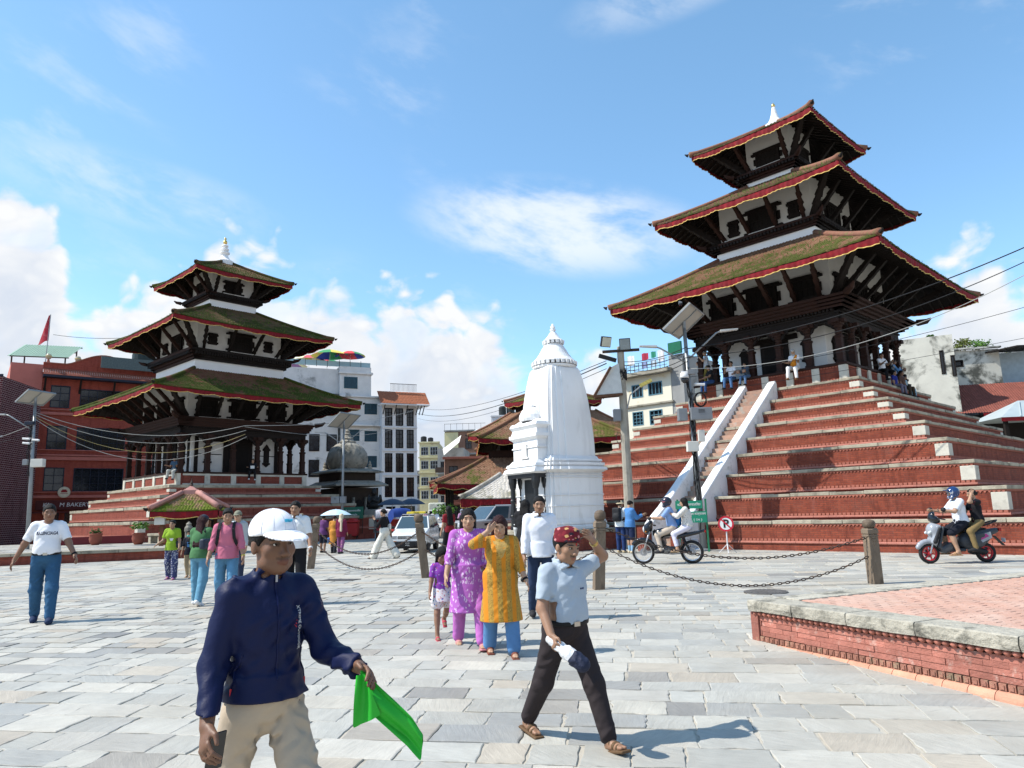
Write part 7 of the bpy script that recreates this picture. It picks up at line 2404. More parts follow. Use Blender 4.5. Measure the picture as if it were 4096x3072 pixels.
def scooter(loc, rz, label):
 P = thing('scooter', label, 'scooter', loc, rz)
 red_rim = mat('red_rim', (.45, .02, .03), .3, .1, 8., 0)
 whitep = mat('white_gloss_paint', (.30, .32, .35), .25, .04, 4., 0, 1., coat=.4)
 greyp = mat('grey_panel', (.055, .06, .068), .4, .1, 5., .05, 30.)
 wheel(P, .62, .235, .235, .09, red_rim, bars=6)
 wheel(P, -.64, .225, .225, .10, red_rim, bars=6)
 S = Sdf()
 for k in range(7):
  a, b = -1.0 + .28 * k, -1.0 + .28 * (k + 1)
  S.rc((.62 - .27 * math.sin(a), 0, .235 + .27 * math.cos(a)), (.62 - .27 * math.sin(b), 0, .235 + .27 * math.cos(b)), .055, .055, .03)
 part(P, 'front_fender', S, whitep, .015)
 mb = MB()
 for s in (-1, 1):
  mb.tube([(.62, s * .065, .235), (.48, s * .065, .62)], .02, 8)
 mb.build('fork', steel, P)
 S = Sdf()
 S.bx((.46, 0, .66), (.07, .17, .24), roty(-.32), .06, .03).el((.50, 0, .78), (.11, .16, .16), roty(-.3), .05)
 ap = part(P, 'front_apron', S, whitep, .013)
 for s in (-1, 1):
  S = Sdf()
  S.rc((.60, s * .08, .70), (.44, s * .15, .84), .035, .02, .02)
  part(ap, 'headlamp', S, lamp_m, .012)
  S = Sdf()
  S.rc((.52, s * .15, .50), (.40, s * .175, .80), .05, .03, .03)
  part(ap, 'side_trim', S, blk_pl, .013)
 S = Sdf()
 S.bx((.36, 0, .60), (.03, .16, .26), roty(-.28), .03, .02).bx((.12, 0, .30), (.28, .15, .035), None, .03, .05).bx((.24, 0, .36), (.14, .16, .08), roty(.5), .04, .06)
 part(P, 'leg_shield_and_floor', S, greyp, .015)
 S = Sdf()
 S.el((-.42, 0, .55), (.36, .17, .20), roty(.12), .05).rc((-.5, 0, .60), (-.92, 0, .72), .13, .06, .06)
 bd = part(P, 'rear_body', S, greyp, .014)
 S = Sdf()
 S.el((-.38, 0, .44), (.30, .178, .14), roty(.12), .05).rc((-.2, 0, .5), (-.55, 0, .62), .165, .172, .05).cut((0, 0, .60), (0.15, 0, 1))
 part(bd, 'lower_panel', S, greyp, .014)
 for s in (-1, 1):
  mb = MB().prism([(-.62, .66), (-.40, .58), (-.50, .52), (-.68, .60)], s * .164, s * .167, 'y')
  MB().prism([(-.72, .70), (-.42, .62), (-.52, .46), (-.74, .56)], s * .158, s * .163, 'y').build('white_panel', whitep, bd)
  mb.build('pink_decal', mat('magenta_decal', (.40, .04, .20), .4), bd)
 S = Sdf()
 S.rc((-.02, 0, .76), (-.46, 0, .79), .10, .10, .04).rc((-.46, 0, .79), (-.82, 0, .86), .10, .06, .04).cut((0, 0, .855), (-.1, 0, 1)).cut((0, 0, .72), (0, 0, -1))
 part(P, 'seat', S, seat_m, .014)
 MB().tube([(-.60, .14, .84), (-.90, .10, .93), (-.98, 0, .95), (-.90, -.10, .93), (-.60, -.14, .84)], .018, 6).build('grab_rail', blk_pl, P)
 MB().box((-.99, 0, .74), (.05, .14, .07)).build('tail_lamp', red_lamp, P)
 mb = MB().bar((-.86, 0, .60), (-1.06, 0, .38), .13, .012)
 mb.build('rear_mudguard', blk_pl, P)
 MB().box((-1.07, 0, .50), (.012, .14, .09)).build('number_plate', mat('plate_red', (.5, .5, .5), .5), P)
 S = Sdf()
 S.el((-.50, -.08, .27), (.22, .09, .10), roty(.05), .03).rc((-.35, 0, .30), (-.62, 0, .24), .09, .07, .03)
 part(P, 'engine', S, blk_pl, .015)
 MB().tube([(-.35, -.15, .25), (-.55, -.18, .27), (-.88, -.20, .36)], [.03, .055, .05], 10).build('exhaust', blk_pl, P, smooth=True)
 MB().prism([(-.58, .36), (-.86, .44), (-.86, .34), (-.66, .28)], -.262, -.25, 'y').build('heat_guard', steel, P)
 S = Sdf()
 S.el((.42, 0, 1.0), (.13, .15, .09), roty(-.4), .03).el((.47, 0, 1.10), (.06, .10, .10), roty(-.5), .03)
 part(P, 'handlebar_cowl', S, blk_paint, .013)
 MB().tube([(.34, -.36, 1.0), (.40, -.15, 1.03), (.40, .15, 1.03), (.34, .36, 1.0)], .014, 6).build('handlebar', blk_pl, P)
 for s in (-1, 1):
  mb = MB().tube([(.36, s * .24, 1.02), (.33, s * .30, 1.20)], .006, 5)
  mb.lathe([(.001, 1.17), (.045, 1.19), (.055, 1.23), (.04, 1.27), (.001, 1.28)], 10, (.33, s * .31, 0))
  mb.build('mirror', blk_pl, P)
 return P

SC = scooter((10.18, 17.2, .15), rad(176), 'white and black scooter with red rims carrying two riders')
rider(SC, -.18, .83, 'scooter rider in white tee with blue visored helmet', H=1.72, vox=.011, skin=LIGHT, legs=((58, 72, 10), (58, 72, 10)), arms=ARM_F(-.2), lean=6, top=dict(m=cloth('white_tee3', (.68, .71, .76)), slv=.8, loose=.028), bot=dict(m=cloth('black_shorts', (.012, .013, .02)), len=.95, loose=.03), hair=None,
  cap=('helmet', mat('blue_helmet', (.012, .04, .13), .2, .1, 8., 0, 1., coat=.5, col2=(.4, .42, .45), c2s=7., c2=(.56, .62))), shoes=('sandal', cloth('tan_flipflop', (.35, .2, .1))), w=1.05)
rider(SC, -.56, .85, 'pillion in black printed tee and khaki trousers shading the eyes on the scooter', H=1.60, vox=.011, skin=LIGHT, legs=((58, 66, 16), (58, 66, 16)), arms=(((-.35, .85, .05), (.42, -.50, .70)), ((.15, .5, -.8), (0, .9, .1))), lean=4, top=dict(m=cloth('black_print_tee', (.012, .012, .015), col2=(.25, .03, .05), c2s=9., c2=(.62, .66)), slv=.75), bot=dict(m=cloth('khaki2', (.20, .14, .06))), hair='bun', w=1.0)

# ------------------------------------------------------------------ cars
def car_sec(x, hw, zb, zt, rnd_=.07):
 return [(x, -hw * .90, zb), (x, -hw, zb + .12), (x, -hw, zb + (zt - zb) * .55), (x, -hw * .985, zt - rnd_), (x, -hw * .93, zt - .015), (x, -hw * .80, zt), (x, 0, zt + .012), (x, hw * .80, zt), (x, hw * .93, zt - .015), (x, hw * .985, zt - rnd_), (x, hw, zb + (zt - zb) * .55), (x, hw, zb + .12), (x, hw * .90, zb)]

def car(name, label, cat, loc, rz, paint, secs, gh, wheels_, wr, ww, extra):
 P = thing(name, label, cat, loc, rz)
 mb = MB()
 loft(mb, [car_sec(*s) for s in secs])
 mb.build('body', paint, P, smooth=False, bevel=.02)
 (x0, x1, x2, x3, zb, zt, hb, ht) = gh       # base front/back, roof front/back
 V = [(x0, -hb, zb), (x0, hb, zb), (x1, hb, zb), (x1, -hb, zb), (x2, -ht, zt), (x2, ht, zt), (x3, ht, zt), (x3, -ht, zt)]
 cab = MB().add(V, [(0, 1, 5, 4), (1, 2, 6, 5), (2, 3, 7, 6), (3, 0, 4, 7), (4, 5, 6, 7)])
 cab.sheet([[(x2 + .02, -ht, zt), (x3 - .02, -ht, zt)], [(x2, -ht * .9, zt + .05), (x3, -ht * .9, zt + .05)], [(x2, ht * .9, zt + .05), (x3, ht * .9, zt + .05)], [(x2 + .02, ht, zt), (x3 - .02, ht, zt)]])
 CB = cab.build('cabin', paint, P, bevel=.02)
 gl = mat('car_glass', (.045, .075, .095), .06, .1, 1.5, 0, 1., spec=.8)

 def pane(nm, a, b, c, d, ins=.08):
  a, b, c, d = [Vector(p) for p in (a, b, c, d)]
  m_ = (a + b + c + d) / 4
  n = (b - a).cross(d - a).normalized()
  q = [p + (m_ - p) * ins + n * .006 for p in (a, b, c, d)]
  MB().add(q, [(0, 1, 2, 3)]).build(nm, gl, CB)
 pane('windscreen', V[0], V[1], V[5], V[4], .09)
 pane('rear_window', V[2], V[3], V[7], V[6], .1)
 for s in (0, 1):
  A, B, C_, D = (V[3], V[0], V[4], V[7]) if s == 0 else (V[1], V[2], V[6], V[5])
  A, B, C_, D = [Vector(p) for p in (A, B, C_, D)]
  mA, mD = (A + B) / 2, (C_ + D) / 2
  if s == 0:
   pane('side_window', A, mA, mD, D, .12)
   pane('side_window', mA, B, C_, mD, .12)
  else:
   pane('side_window', A, mA, mD, D, .12)
   pane('side_window', mA, B, C_, mD, .12)
 for (x, y) in wheels_:
  wheel(P, x, wr, wr, ww, steel, bars=5, y=y, disc=False)
  MB(Matrix.Translation((x, y * 1.0, wr)) @ Matrix.Rotation(rad(90), 4, 'X')).lathe([(wr * 1.18, -ww * .52), (wr * 1.18, ww * .52)], 20).build('wheel_arch', blk_pl, P)
 extra(P, CB)
 return P

def taxi_extra(P, CB):
 MB().box((1.66, 0, .36), (.16, 1.40, .20)).build('bumper', blk_pl, P, bevel=.03)
 MB().box((1.685, 0, .60), (.03, .78, .12)).build('grille', blk_pl, P)
 MB(Matrix.Translation((1.705, 0, .60)) @ Matrix.Rotation(rad(90), 4, 'Y')).lathe([(.045, 0), (.045, .012)], 12).build('badge', chrome, P)
 for s in (-1, 1):
  MB().box((1.67, s * .53, .60), (.06, .24, .15)).build('headlamp', lamp_m, P, bevel=.01)
  MB().box((1.70, s * .52, .44), (.03, .16, .06)).build('indicator', amber, P)
  mb = MB().box((.70, s * .80, .98), (.06, .16, .10))
  mb.build('mirror', blk_pl, P, bevel=.02)
 pl = MB().box((1.75, 0, .34), (.015, .46, .17)).build('number_plate', mat('plate_black', (.012, .012, .014), .5), P)
 Mp = Matrix.Translation((1.761, 0, 0)) @ Matrix.Rotation(rad(90), 4, 'Z')
 text_mesh('lettering', 'बा १ ज', .055, white_paint, pl, Mp @ Matrix.Translation((0, 0, .385)), depth=.002)
 text_mesh('lettering', '०९६५', .075, white_paint, pl, Mp @ Matrix.Translation((0, 0, .305)), depth=.002)
 bn = MB().add([(.36, -.545, 1.255), (.36, .545, 1.255), (.285, .53, 1.36), (.285, -.53, 1.36)], [(0, 1, 2, 3)]).build('sun_strip', mat('green_yellow_strip', (.50, .62, .10), .5), CB)
 text_mesh('lettering', 'SPORT', .10, mat('strip_green', (.02, .22, .10), .5), bn, Matrix.Translation((.335, 0, 1.308)) @ Matrix.Rotation(rad(90), 4, 'Z') @ Matrix.Rotation(rad(-35), 4, 'X'), depth=.003, sx=1.5)
 rs = MB().box((-.15, 0, 1.52), (.20, .78, .12)).build('roof_sign', mat('taxi_yellow', (.65, .50, .04), .5), CB, bevel=.03)
 text_mesh('lettering', 'TAXI', .10, blk_pl, rs, Matrix.Translation((-.045, 0, 1.52)) @ Matrix.Rotation(rad(90), 4, 'Z'), depth=.003)
 MB().box((-.3, 0, 1.475), (.9, 1.05, .03)).build('roof_rack', chrome, CB)
 MB().tube([(.78, -.1, .95), (.56, -.45, 1.10)], .008, 5).build('wiper', blk_pl, CB)
 MB().tube([(.78, .35, .95), (.56, 0, 1.10)], .008, 5).build('wiper', blk_pl, CB)
 MB().box((1.0, 0, .24), (1.2, 1.36, .12)).build('underside', blk_pl, P)

TAXI = car('taxi', 'small white taxi with yellow roof sign facing the camera', 'car', (-4.10, 30.1, .15), rad(-93), mat('white_car_paint', (.70, .72, .72), .25, .04, 3., 0, 1., coat=.5),
   [(1.70, .66, .30, .66), (1.62, .70, .26, .76), (1.0, .715, .24, .88), (.75, .72, .24, .92), (-1.2, .72, .24, .94), (-1.55, .71, .28, .92), (-1.62, .68, .34, .80)],
   (.86, -1.56, .27, -1.36, .90, 1.40, .70, .56), [(1.05, -.63), (1.05, .63), (-1.1, -.63), (-1.1, .63)], .26, .15, taxi_extra)

def pickup_extra(P, CB):
 MB().box((2.62, 0, .52), (.22, 1.84, .30)).build('bumper', mat('dark_grey_bumper', (.05, .052, .055), .5), P, bevel=.05)
 gr = MB().box((2.62, 0, .88), (.06, 1.02, .32)).build('grille', blk_pl, P, bevel=.02)
 for z in (.80, .88, .96):
  MB().box((2.66, 0, z), (.03, .98, .03)).build('grille_bar', chrome, gr)
 MB(Matrix.Translation((2.67, 0, .88)) @ Matrix.Rotation(rad(90), 4, 'Y') @ Matrix.Scale(1.6, 4, (0, 1, 0))).lathe([(.07, 0), (.07, .02)], 14).build('badge', mat('blue_badge', (.02, .10, .35), .3), gr)
 for s in (-1, 1):
  MB().box((2.58, s * .74, .94), (.16, .36, .20)).build('headlamp', lamp_m, P, bevel=.04)
  MB().box((2.70, s * .62, .48), (.04, .14, .10)).build('fog_lamp', lamp_m, P)
  MB().box((.98, s * 1.06, 1.18), (.12, .24, .20)).build('mirror', blk_pl, P, bevel=.04)
  MB().box((.2, s * .95, .38), (1.9, .10, .06)).build('side_step', blk_pl, P)
  for x in (.1, -.85):
   MB().box((x, s * .932, .98), (.16, .03, .03)).build('door_handle', chrome, P)
  for x in (.95, -.10, -1.0):
   MB().box((x, s * .925, .80), (.012, .012, .55)).build('door_seam', blk_pl, P)
  MB().box((1.35, s * .93, .95), (.22, .02, .10)).build('fender_vent', blk_pl, P)
 np_ = MB().box((2.745, 0, .56), (.012, .46, .13)).build('number_plate', mat('plate_white', (.6, .6, .58), .5), P)
 text_mesh('lettering', 'C 1 CHA', .09, mat('plate_red_ink', (.4, .03, .03), .5), np_, Matrix.Translation((2.753, 0, .56)) @ Matrix.Rotation(rad(90), 4, 'Z'), depth=.002)
 MB().b2((-2.45, -.80, .75), (-1.2, .80, 1.12)).build('cargo_bed', mat('bed_liner', (.02, .02, .022), .8), P)

TRUCK = car('pickup_truck', 'grey pickup truck with dark grille parked left of the white shrine', 'pickup', (-.80, 33.9, .15), rad(218), mat('grey_car_paint', (.36, .36, .36), .28, .04, 3., 0, 1., metal=.3, coat=.5),
   [(2.62, .84, .42, .84), (2.55, .90, .36, 1.06), (2.0, .925, .34, 1.13), (1.25, .925, .34, 1.16), (-1.1, .925, .34, 1.17), (-1.2, .925, .34, 1.14), (-2.5, .92, .36, 1.14), (-2.6, .90, .42, 1.10)],
   (1.35, -1.25, .62, -1.0, 1.14, 1.74, .86, .66), [(1.62, -.82), (1.62, .82), (-1.58, -.82), (-1.58, .82)], .36, .24, pickup_extra)

# distant motorbikes and a small lorry
MO2 = motorbike((-4.2, 38.0, .15), rad(-80), 'distant motorbike approaching behind the taxi', blk_paint, fine=False)
rider(MO2, -.16, .84, 'approaching rider in white shirt with green helmet behind the taxi', H=1.68, vox=.026, skin=MID, legs=((66, 78, 14), (66, 78, 14)), arms=ARM_F(), top=dict(m=white_tee, slv=1.5), bot=dict(m=cloth('dark_trousers', (.02, .022, .03))), hair=None, cap=('helmet', mat('green_helmet', (.12, .30, .03), .3, coat=.4)))
MO3 = motorbike((-3.3, 45.0, .15), rad(-86), 'farther motorbike coming up the street between taxi and pickup', blk_paint, fine=False)
rider(MO3, -.16, .84, 'rider in mauve shawl coming up the street', H=1.62, vox=.030, skin=MID, legs=((66, 78, 14), (66, 78, 14)), arms=ARM_F(), top=dict(m=cloth('mauve', (.35, .20, .33)), slv=1.5, loose=.04), bot=dict(m=cloth('dark_trousers', (.02, .022, .03))), hair=None, cap=('helmet', mat('grey_helmet', (.25, .27, .33), .3)))
LO = thing('small_lorry', 'small lorry with tarpaulin-covered load far down the street', 'lorry', (-9.0, 84, .15), rad(-88))
S = Sdf()
S.bx((-1.0, 0, 1.7), (1.6, .95, 1.0), None, .15, .05)
part(LO, 'tarpaulin_load', S, mat('pale_tarp', (.52, .54, .46), .85, .15, 2.), .07, .03)
MB().b2((.7, -.85, .4), (2.0, .85, 1.9)).build('cab', wh_new, LO, bevel=.08)
MB().b2((1.9, -.7, 1.1), (2.02, .7, 1.75)).build('windscreen', glass, LO)
for x in (1.3, -1.6):
 for y in (-.75, .75):
  wheel(LO, x, .38, .38, .2, steel, bars=5, y=y, disc=False)

# cycle rickshaws with folding hoods
def rickshaw(loc, rz, label, hoodc, lining):
 P = thing('cycle_rickshaw', label, 'rickshaw', loc, rz, 'cycle rickshaws by the stone shrine')
 for (x, y) in ((-.2, -.48), (-.2, .48), (1.45, 0)):
  wheel(P, x, .34, .34, .05, steel, spokes=14, y=y, disc=False)
 MB().box((-.1, 0, .62), (.75, .86, .12)).build('seat', mat('red_vinyl', (.30, .03, .03), .5), P, bevel=.03)
 MB().box((-.45, 0, .95), (.12, .86, .55)).build('backrest', mat('red_vinyl', (.30, .03, .03), .5), P, bevel=.03)
 rows = []
 for i in range(9):
  a = -.35 + 2.0 * i / 8
  rows.append([(-.35 + .78 * math.sin(a) * .9 + .2, y, 1.0 + .85 * math.cos(a - .5) * (1 - .08 * (y / .5) ** 2)) for y in np.linspace(-.52, .52, 9)])
 MB().sheet(rows).build('hood', hoodc, P, smooth=True)
 rows2 = []
 for i in range(9):
  p = rows[i][0]
  rows2.append([(p[0], -.52, p[2]), (-.35, -.52, .85)])
 MB().sheet(rows2).build('hood_side', lining, P)
 MB().sheet([[(q[0][0], .52, q[0][2]), (-.35, .52, .85)] for q in rows2]).build('hood_side', lining, P)
 MB().tube([(-.2, 0, .40), (.5, 0, .45), (1.0, 0, .85), (1.25, 0, .85), (1.45, 0, .34)], .025, 6).build('frame', blk_pl, P)
 MB().tube([(1.1, -.28, 1.02), (1.25, 0, .95), (1.1, .28, 1.02)], .014, 6).build('handlebar', chrome, P)
 MB().box((.62, 0, .88), (.26, .16, .07)).build('saddle', seat_m, P, bevel=.03)

rickshaw((-6.6, 41.5, .15), rad(-60), 'cycle rickshaw with blue hood beside the bins', mat('blue_tarp', (.02, .05, .22), .6, .2, 4.), mat('blue_tarp', (.02, .05, .22), .6))
rickshaw((-7.9, 44.0, .15), rad(-75), 'cycle rickshaw with pale patterned hood next to the blue one', mat('pale_hood', (.50, .50, .52), .7, .2, 6., col2=(.35, .10, .12), c2s=9.), mat('pale_hood', (.5, .5, .52), .7))
# ------------------------------------------------------------------ chain posts
post_m = mat('weathered_post', (.20, .15, .105), .85, .25, 7., .7, 30., col2=(.10, .075, .055), c2s=4., stretch=(1, 1, .35))
POSTS = [((-6.0, 21.56), (-5.84, 21.56), 1.50, 'leftmost leaning wooden chain post'), ((-2.16, 17.5), (-2.33, 17.5), 1.48, 'wooden chain post in front of the taxi'), ((1.50, 13.9), (1.60, 13.9), 1.45, 'dark wooden chain post right of the white shrine'), ((6.45, 13.48), (6.44, 13.48), 1.14, 'short carved chain post beside the brick platform')]
for (bx_, by_), (tx_, ty_), h, lb in POSTS:
 P = thing('chain_post', lb, 'post', (bx_, by_, .15), rad(8), 'chain posts across the square')
 sh_ = Matrix.Identity(4)
 sh_[0][2] = (tx_ - bx_) / h
 mb = MB(sh_)
 w = .098
 s2 = math.sqrt(2)
 mb.lathe([(w * s2, -.05), (w * s2, h * .60), (w * s2 * .97, h * .74)], 4, sq=True)
 mb.build('shaft', post_m, P, bevel=.012)
 mb = MB(sh_)
 mb.lathe([(w * s2 * 1.04, h * .74), (w * s2 * 1.04, h * .76), (w * s2 * .9, h * .765), (w * s2 * .9, h * .775), (w * s2 * 1.06, h * .78), (w * s2 * 1.06, h * .84), (w * s2 * .92, h * .85), (w * s2 * .92, h * .865)], 4, sq=True)
 nk = mb.build('carved_neck', post_m, P)
 for k in range(4):
  mb = MB(sh_ @ Matrix.Rotation(k * math.pi / 2, 4, 'Z'))
  for j in range(3):
   mb.prism([(-.07 + .023 * j, h * .735 - .05 * j), (0, h * .70 - .062 * j), (.07 - .023 * j, h * .735 - .05 * j)], w, w + .012 - .003 * j, 'x')
  mb.build('carved_leaf', post_m, nk)
 mb = MB(sh_)
 mb.lathe([(.075, h * .865), (.105, h * .885), (.112, h * .92), (.108, h * .96), (.085, h * .985), (.03, h)], 10)
 mb.build('cap', mat('post_cap', (.13, .095, .065), .7, .25, 8., .5, 30.), P, smooth=True)

def chain(p, q, sag, label, link=.085, thick=.010, zmin=.17):
 p, q = Vector(p), Vector(q)
 L = (q - p).length
 fn = lambda t: Vector((p.x + (q.x - p.x) * t, p.y + (q.y - p.y) * t, max(zmin, p.z + (q.z - p.z) * t - 4 * sag * t * (1 - t))))
 pts = [fn(i / 200) for i in range(201)]
 mb = MB()
 acc, last, k = 0, pts[0], 0
 for i in range(1, 201):
  if (pts[i] - last).length >= link * .72:
   d = (pts[i] - last).normalized()
   m = (pts[i] + last) / 2
   x = d.cross(Vector((0, 0, 1)))
   x = x.normalized() if x.length > .1 else Vector((1, 0, 0))
   y = x.cross(d)
   if k % 2:
    x = y
   a, b = link * .5, link * .22
   ring = [m + d * (a * math.cos(u)) + x * (b * math.sin(u)) for u in np.linspace(0, 2 * math.pi, 9)]
   mb.tube(ring, thick, 5, cap=False)
   last = pts[i]
   k += 1
 o = mb.build('chain', iron, None, smooth=True)
 return tag(o, label, 'chain', 'chains between the posts')

chain((-5.86, 21.5, 1.28), (-2.30, 17.45, 1.22), .62, 'upper rusty chain between the two left posts')
chain((-5.92, 21.5, .95), (-2.24, 17.45, .80), .62, 'lower rusty chain between the two left posts')
chain((-2.24, 17.42, 1.22), (1.5, 13.85, 1.24), .62, 'upper rusty chain behind the two women')
chain((-2.16, 17.42, .80), (1.5, 13.85, .86), .55, 'lower rusty chain behind the two women')
chain((1.68, 13.85, 1.26), (6.36, 13.42, .98), .46, 'upper rusty chain running to the short post')
chain((1.66, 13.75, .90), (6.36, 13.36, .66), .60, 'lower rusty chain running to the short post')

# ------------------------------------------------------------------ no-parking sign
NP = thing('no_parking_sign', 'round no-parking sign on a white tripod stand', 'sign', (6.56, 23.05, .15), rad(-14))
stw = mat('white_painted_steel', (.62, .62, .62), .5, .1, 8.)
MB().tube([(0, 0, .12), (0, 0, .78)], .022, 8).build('stem', stw, NP)
for a in (30, 150, 270):
 MB().tube([(0, 0, .28), (.30 * math.cos(rad(a)), .30 * math.sin(rad(a)), .01)], .012, 6).build('leg', stw, NP)
Mf = Matrix.Translation((0, -.03, .90)) @ Matrix.Rotation(rad(90), 4, 'X')
DS = MB(Mf).lathe([(.235, -.012), (.235, .0)], 32).build('disc', white_paint, NP)
red_s = mat('sign_red_paint', (.55, .02, .04), .5, .05)
rows = [[(r * math.cos(a), r * math.sin(a), z) for a in np.linspace(0, 2 * math.pi, 33)] for r, z in ((.238, -.012), (.238, .004), (.185, .004))]
MB(Mf).sheet(rows).build('red_ring', red_s, DS)
text_mesh('letter_p', 'P', .34, mat('sign_black', (.012, .012, .014), .6), DS, Matrix.Translation((.0, -.034, .895)), depth=.002, bold=.012)
MB(Mf).bar((-.14, .14, .006), (.14, -.14, .006), .042, .004).build('red_slash', red_s, DS)

# ------------------------------------------------------------------ lamp and cable poles
galv = mat('galvanised_pole', (.27, .29, .30), .5, .15, 4., .15, 25., metal=.5)
conc = mat('pole_concrete', (.36, .33, .27), .9, .12, 3., .3, 25., col2=(.26, .24, .2), c2s=2.)
pv_back = mat('panel_back', (.36, .34, .30), .6, .06, 3.)
pv_front = mat('panel_cells', (.012, .018, .04), .15, .1, 3., 0)
cable = mat('black_cable', (.010, .010, .011), .6)

def solar_pole(name, label, base, H, top, r, azp, tilt, psize, arms_, dy=0.):
 P = thing(name, label, 'lamp post', base)
 lx = top[0] - base[0]
 MB().tube([(0, 0, -.1), (lx * .5, dy * .5, H * .5), (lx, dy, H)], [r, r * .8, r * .55], 12).build('pole', galv, P, smooth=True)
 MB().lathe([(r * 2.2, 0), (r * 2.2, .05), (r * 1.2, .08)], 12).build('base_plate', galv, P)
 M = Matrix.Translation((lx, dy, H + .12)) @ Matrix.Rotation(rad(azp), 4, 'Z') @ Matrix.Rotation(rad(tilt), 4, 'Y')
 w, l = psize
 PN = MB(M).box((0, 0, 0), (w, l, .035)).build('solar_panel', pv_back, P)
 MB(M).box((0, 0, .022), (w * .95, l * .95, .006)).build('cells', pv_front, PN)
 mb = MB(M)
 for s in (-1, 0, 1):
  mb.box((0, s * l * .49, -.03), (w, .04, .05))
 for s in (-1, 1):
  mb.box((s * w * .49, 0, -.031), (.04, l, .052))
 mb.build('panel_frame', galv, PN)
 MB().tube([(lx, dy, H - .15), (lx, dy, H + .10)], r * .6, 8).build('panel_mount', galv, P)
 for (dx, dyy, z0_, z1_) in arms_:
  x0 = lx * z0_ / H
  A = MB().tube([(x0, dy, z0_), (x0 + dx * .85, dy + dyy * .85, z1_ - .06), (x0 + dx, dy + dyy, z1_)], .03, 8).build('lamp_arm', galv, P, smooth=True)
  d = Vector((dx, dyy, .08)).normalized()
  e = Vector((x0 + dx, dy + dyy, z1_))
  MB().bar(e - d * .05, e + d * .55, .20, .07, w2=.16, h2=.04).build('lamp_head', mat('lamp_housing', (.45, .45, .43), .5), A)
 return P

SP = solar_pole('solar_lamp_post', 'tall steel pole with solar panel and junction boxes before the right temple', (6.20, 24.6, .15), 7.75, (6.08, 24.6), .11, -30, -38, (1.25, 1.75), [(1.25, -.1, 6.45, 7.45), (-1.05, .1, 6.35, 7.0)])
LP = solar_pole('solar_lamp_post', 'solar lamp pole with cameras at the left edge before the red hotel', (-21.9, 33, .5), 6.85, (-22.1, 33), .10, -20, -32, (.95, 1.35), [(-1.4, 0, 5.4, 6.2)])
FPo = solar_pole('solar_lamp_post', 'solar lamp pole standing in front of the domed stone shrine', (-10.43, 44, .3), 7.0, (-10.37, 44), .09, -30, -36, (1.3, 1.8), [(-1.2, 0, 5.6, 6.4), (1.2, 0, 5.6, 6.5)])
greybox = mat('grey_steel_box', (.22, .23, .24), .5, .1, 4., .1, 20., metal=.3)
whitebox = mat('white_box', (.60, .58, .52), .6, .06, 4.)
for (P, x, y, z, d, m_, nm) in ((SP, .18, -.22, 4.55, (.72, .30, .42), greybox, 'junction_box'), (SP, -.42, -.10, 4.55, (.30, .30, .42), greybox, 'junction_box'), (SP, -.18, -.22, 3.45, (.38, .24, .34), whitebox, 'meter_box'), (SP, .14, -.24, 3.80, (.22, .12, .40), whitebox, 'meter_box'),
        (SP, -.05, -.20, 6.0, (.26, .2, .16), greybox, 'cable_box'), (LP, .30, -.2, 3.9, (.55, .25, .36), whitebox, 'junction_box'), (LP, -.28, -.2, 3.95, (.22, .12, .26), greybox, 'flood_light'), (LP, -.30, -.1, 5.75, (.4, .2, .16), navy_frame, 'cable_box'), (FPo, -.35, -.15, 2.3, (.5, .3, .4), greybox, 'junction_box'), (FPo, .1, -.15, 2.3, (.34, .3, .4), greybox, 'junction_box')):
 b_ = MB().box((x, y, z), d).build(nm, m_, P, bevel=.015)
 if m_ is greybox and d[0] > .4:
  for k in range(3):
   MB().box((x, y - d[1] / 2 - .004, z + d[2] * (.30 - .1 * k)), (d[0] * .3, .01, .015)).build('louvre', blk_pl, b_)
for (P, x, z) in ((SP, -.22, 6.02), (SP, .22, 5.60), (LP, -.32, 5.05), (LP, -.30, 4.85), (LP, .12, 4.98)):
 CM = MB().tube([(x * .3, -.08, z), (x, -.2, z)], .02, 6).build('camera_bracket', whitebox, P)
 MB().tube([(x - .16, -.22, z - .02), (x + .16, -.24, z - .05)], .05, 10).build('camera_body', stw, CM)
DM = MB(Matrix.Translation((-.28, -.2, 5.82))).lathe([(.05, .18), (.13, .16), (.15, .04), (.15, -.02)], 16).build('dome_camera', stw, SP, smooth=True)
MB(Matrix.Translation((-.28, -.2, 5.80))).lathe([(.13, .0), (.12, -.09), (.06, -.16), (.01, -.18)], 16).build('dome_lens', blk_paint, DM, smooth=True)
rr = random.Random(5)
for (P, x, y, z0_, z1_, n, lx) in ((SP, -.06, -.12, .6, 6.6, 9, -.1), (LP, -.1, -.1, 2.6, 6.2, 8, -.2)):
 for k in range(n):
  a, b = rr.uniform(z0_, z0_ + 2), rr.uniform(z1_ - 1.5, z1_)
  pts = [(x + lx * (z / 7) + rr.uniform(-.10, .12), y + rr.uniform(-.06, .03), z) for z in np.linspace(a, b, 7)]
  MB().tube(pts, .012, 5).build('loose_cable', cable, P)
for k in range(4):
 ring = [(.22 + (.17 + .015 * k) * math.cos(u), -.2 + .02 * k, 5.05 + (.22 + .01 * k) * math.sin(u)) for u in np.linspace(0, 2 * math.pi, 17)]
 MB().tube(ring, .011, 5, cap=False).build('cable_coil', cable, SP)
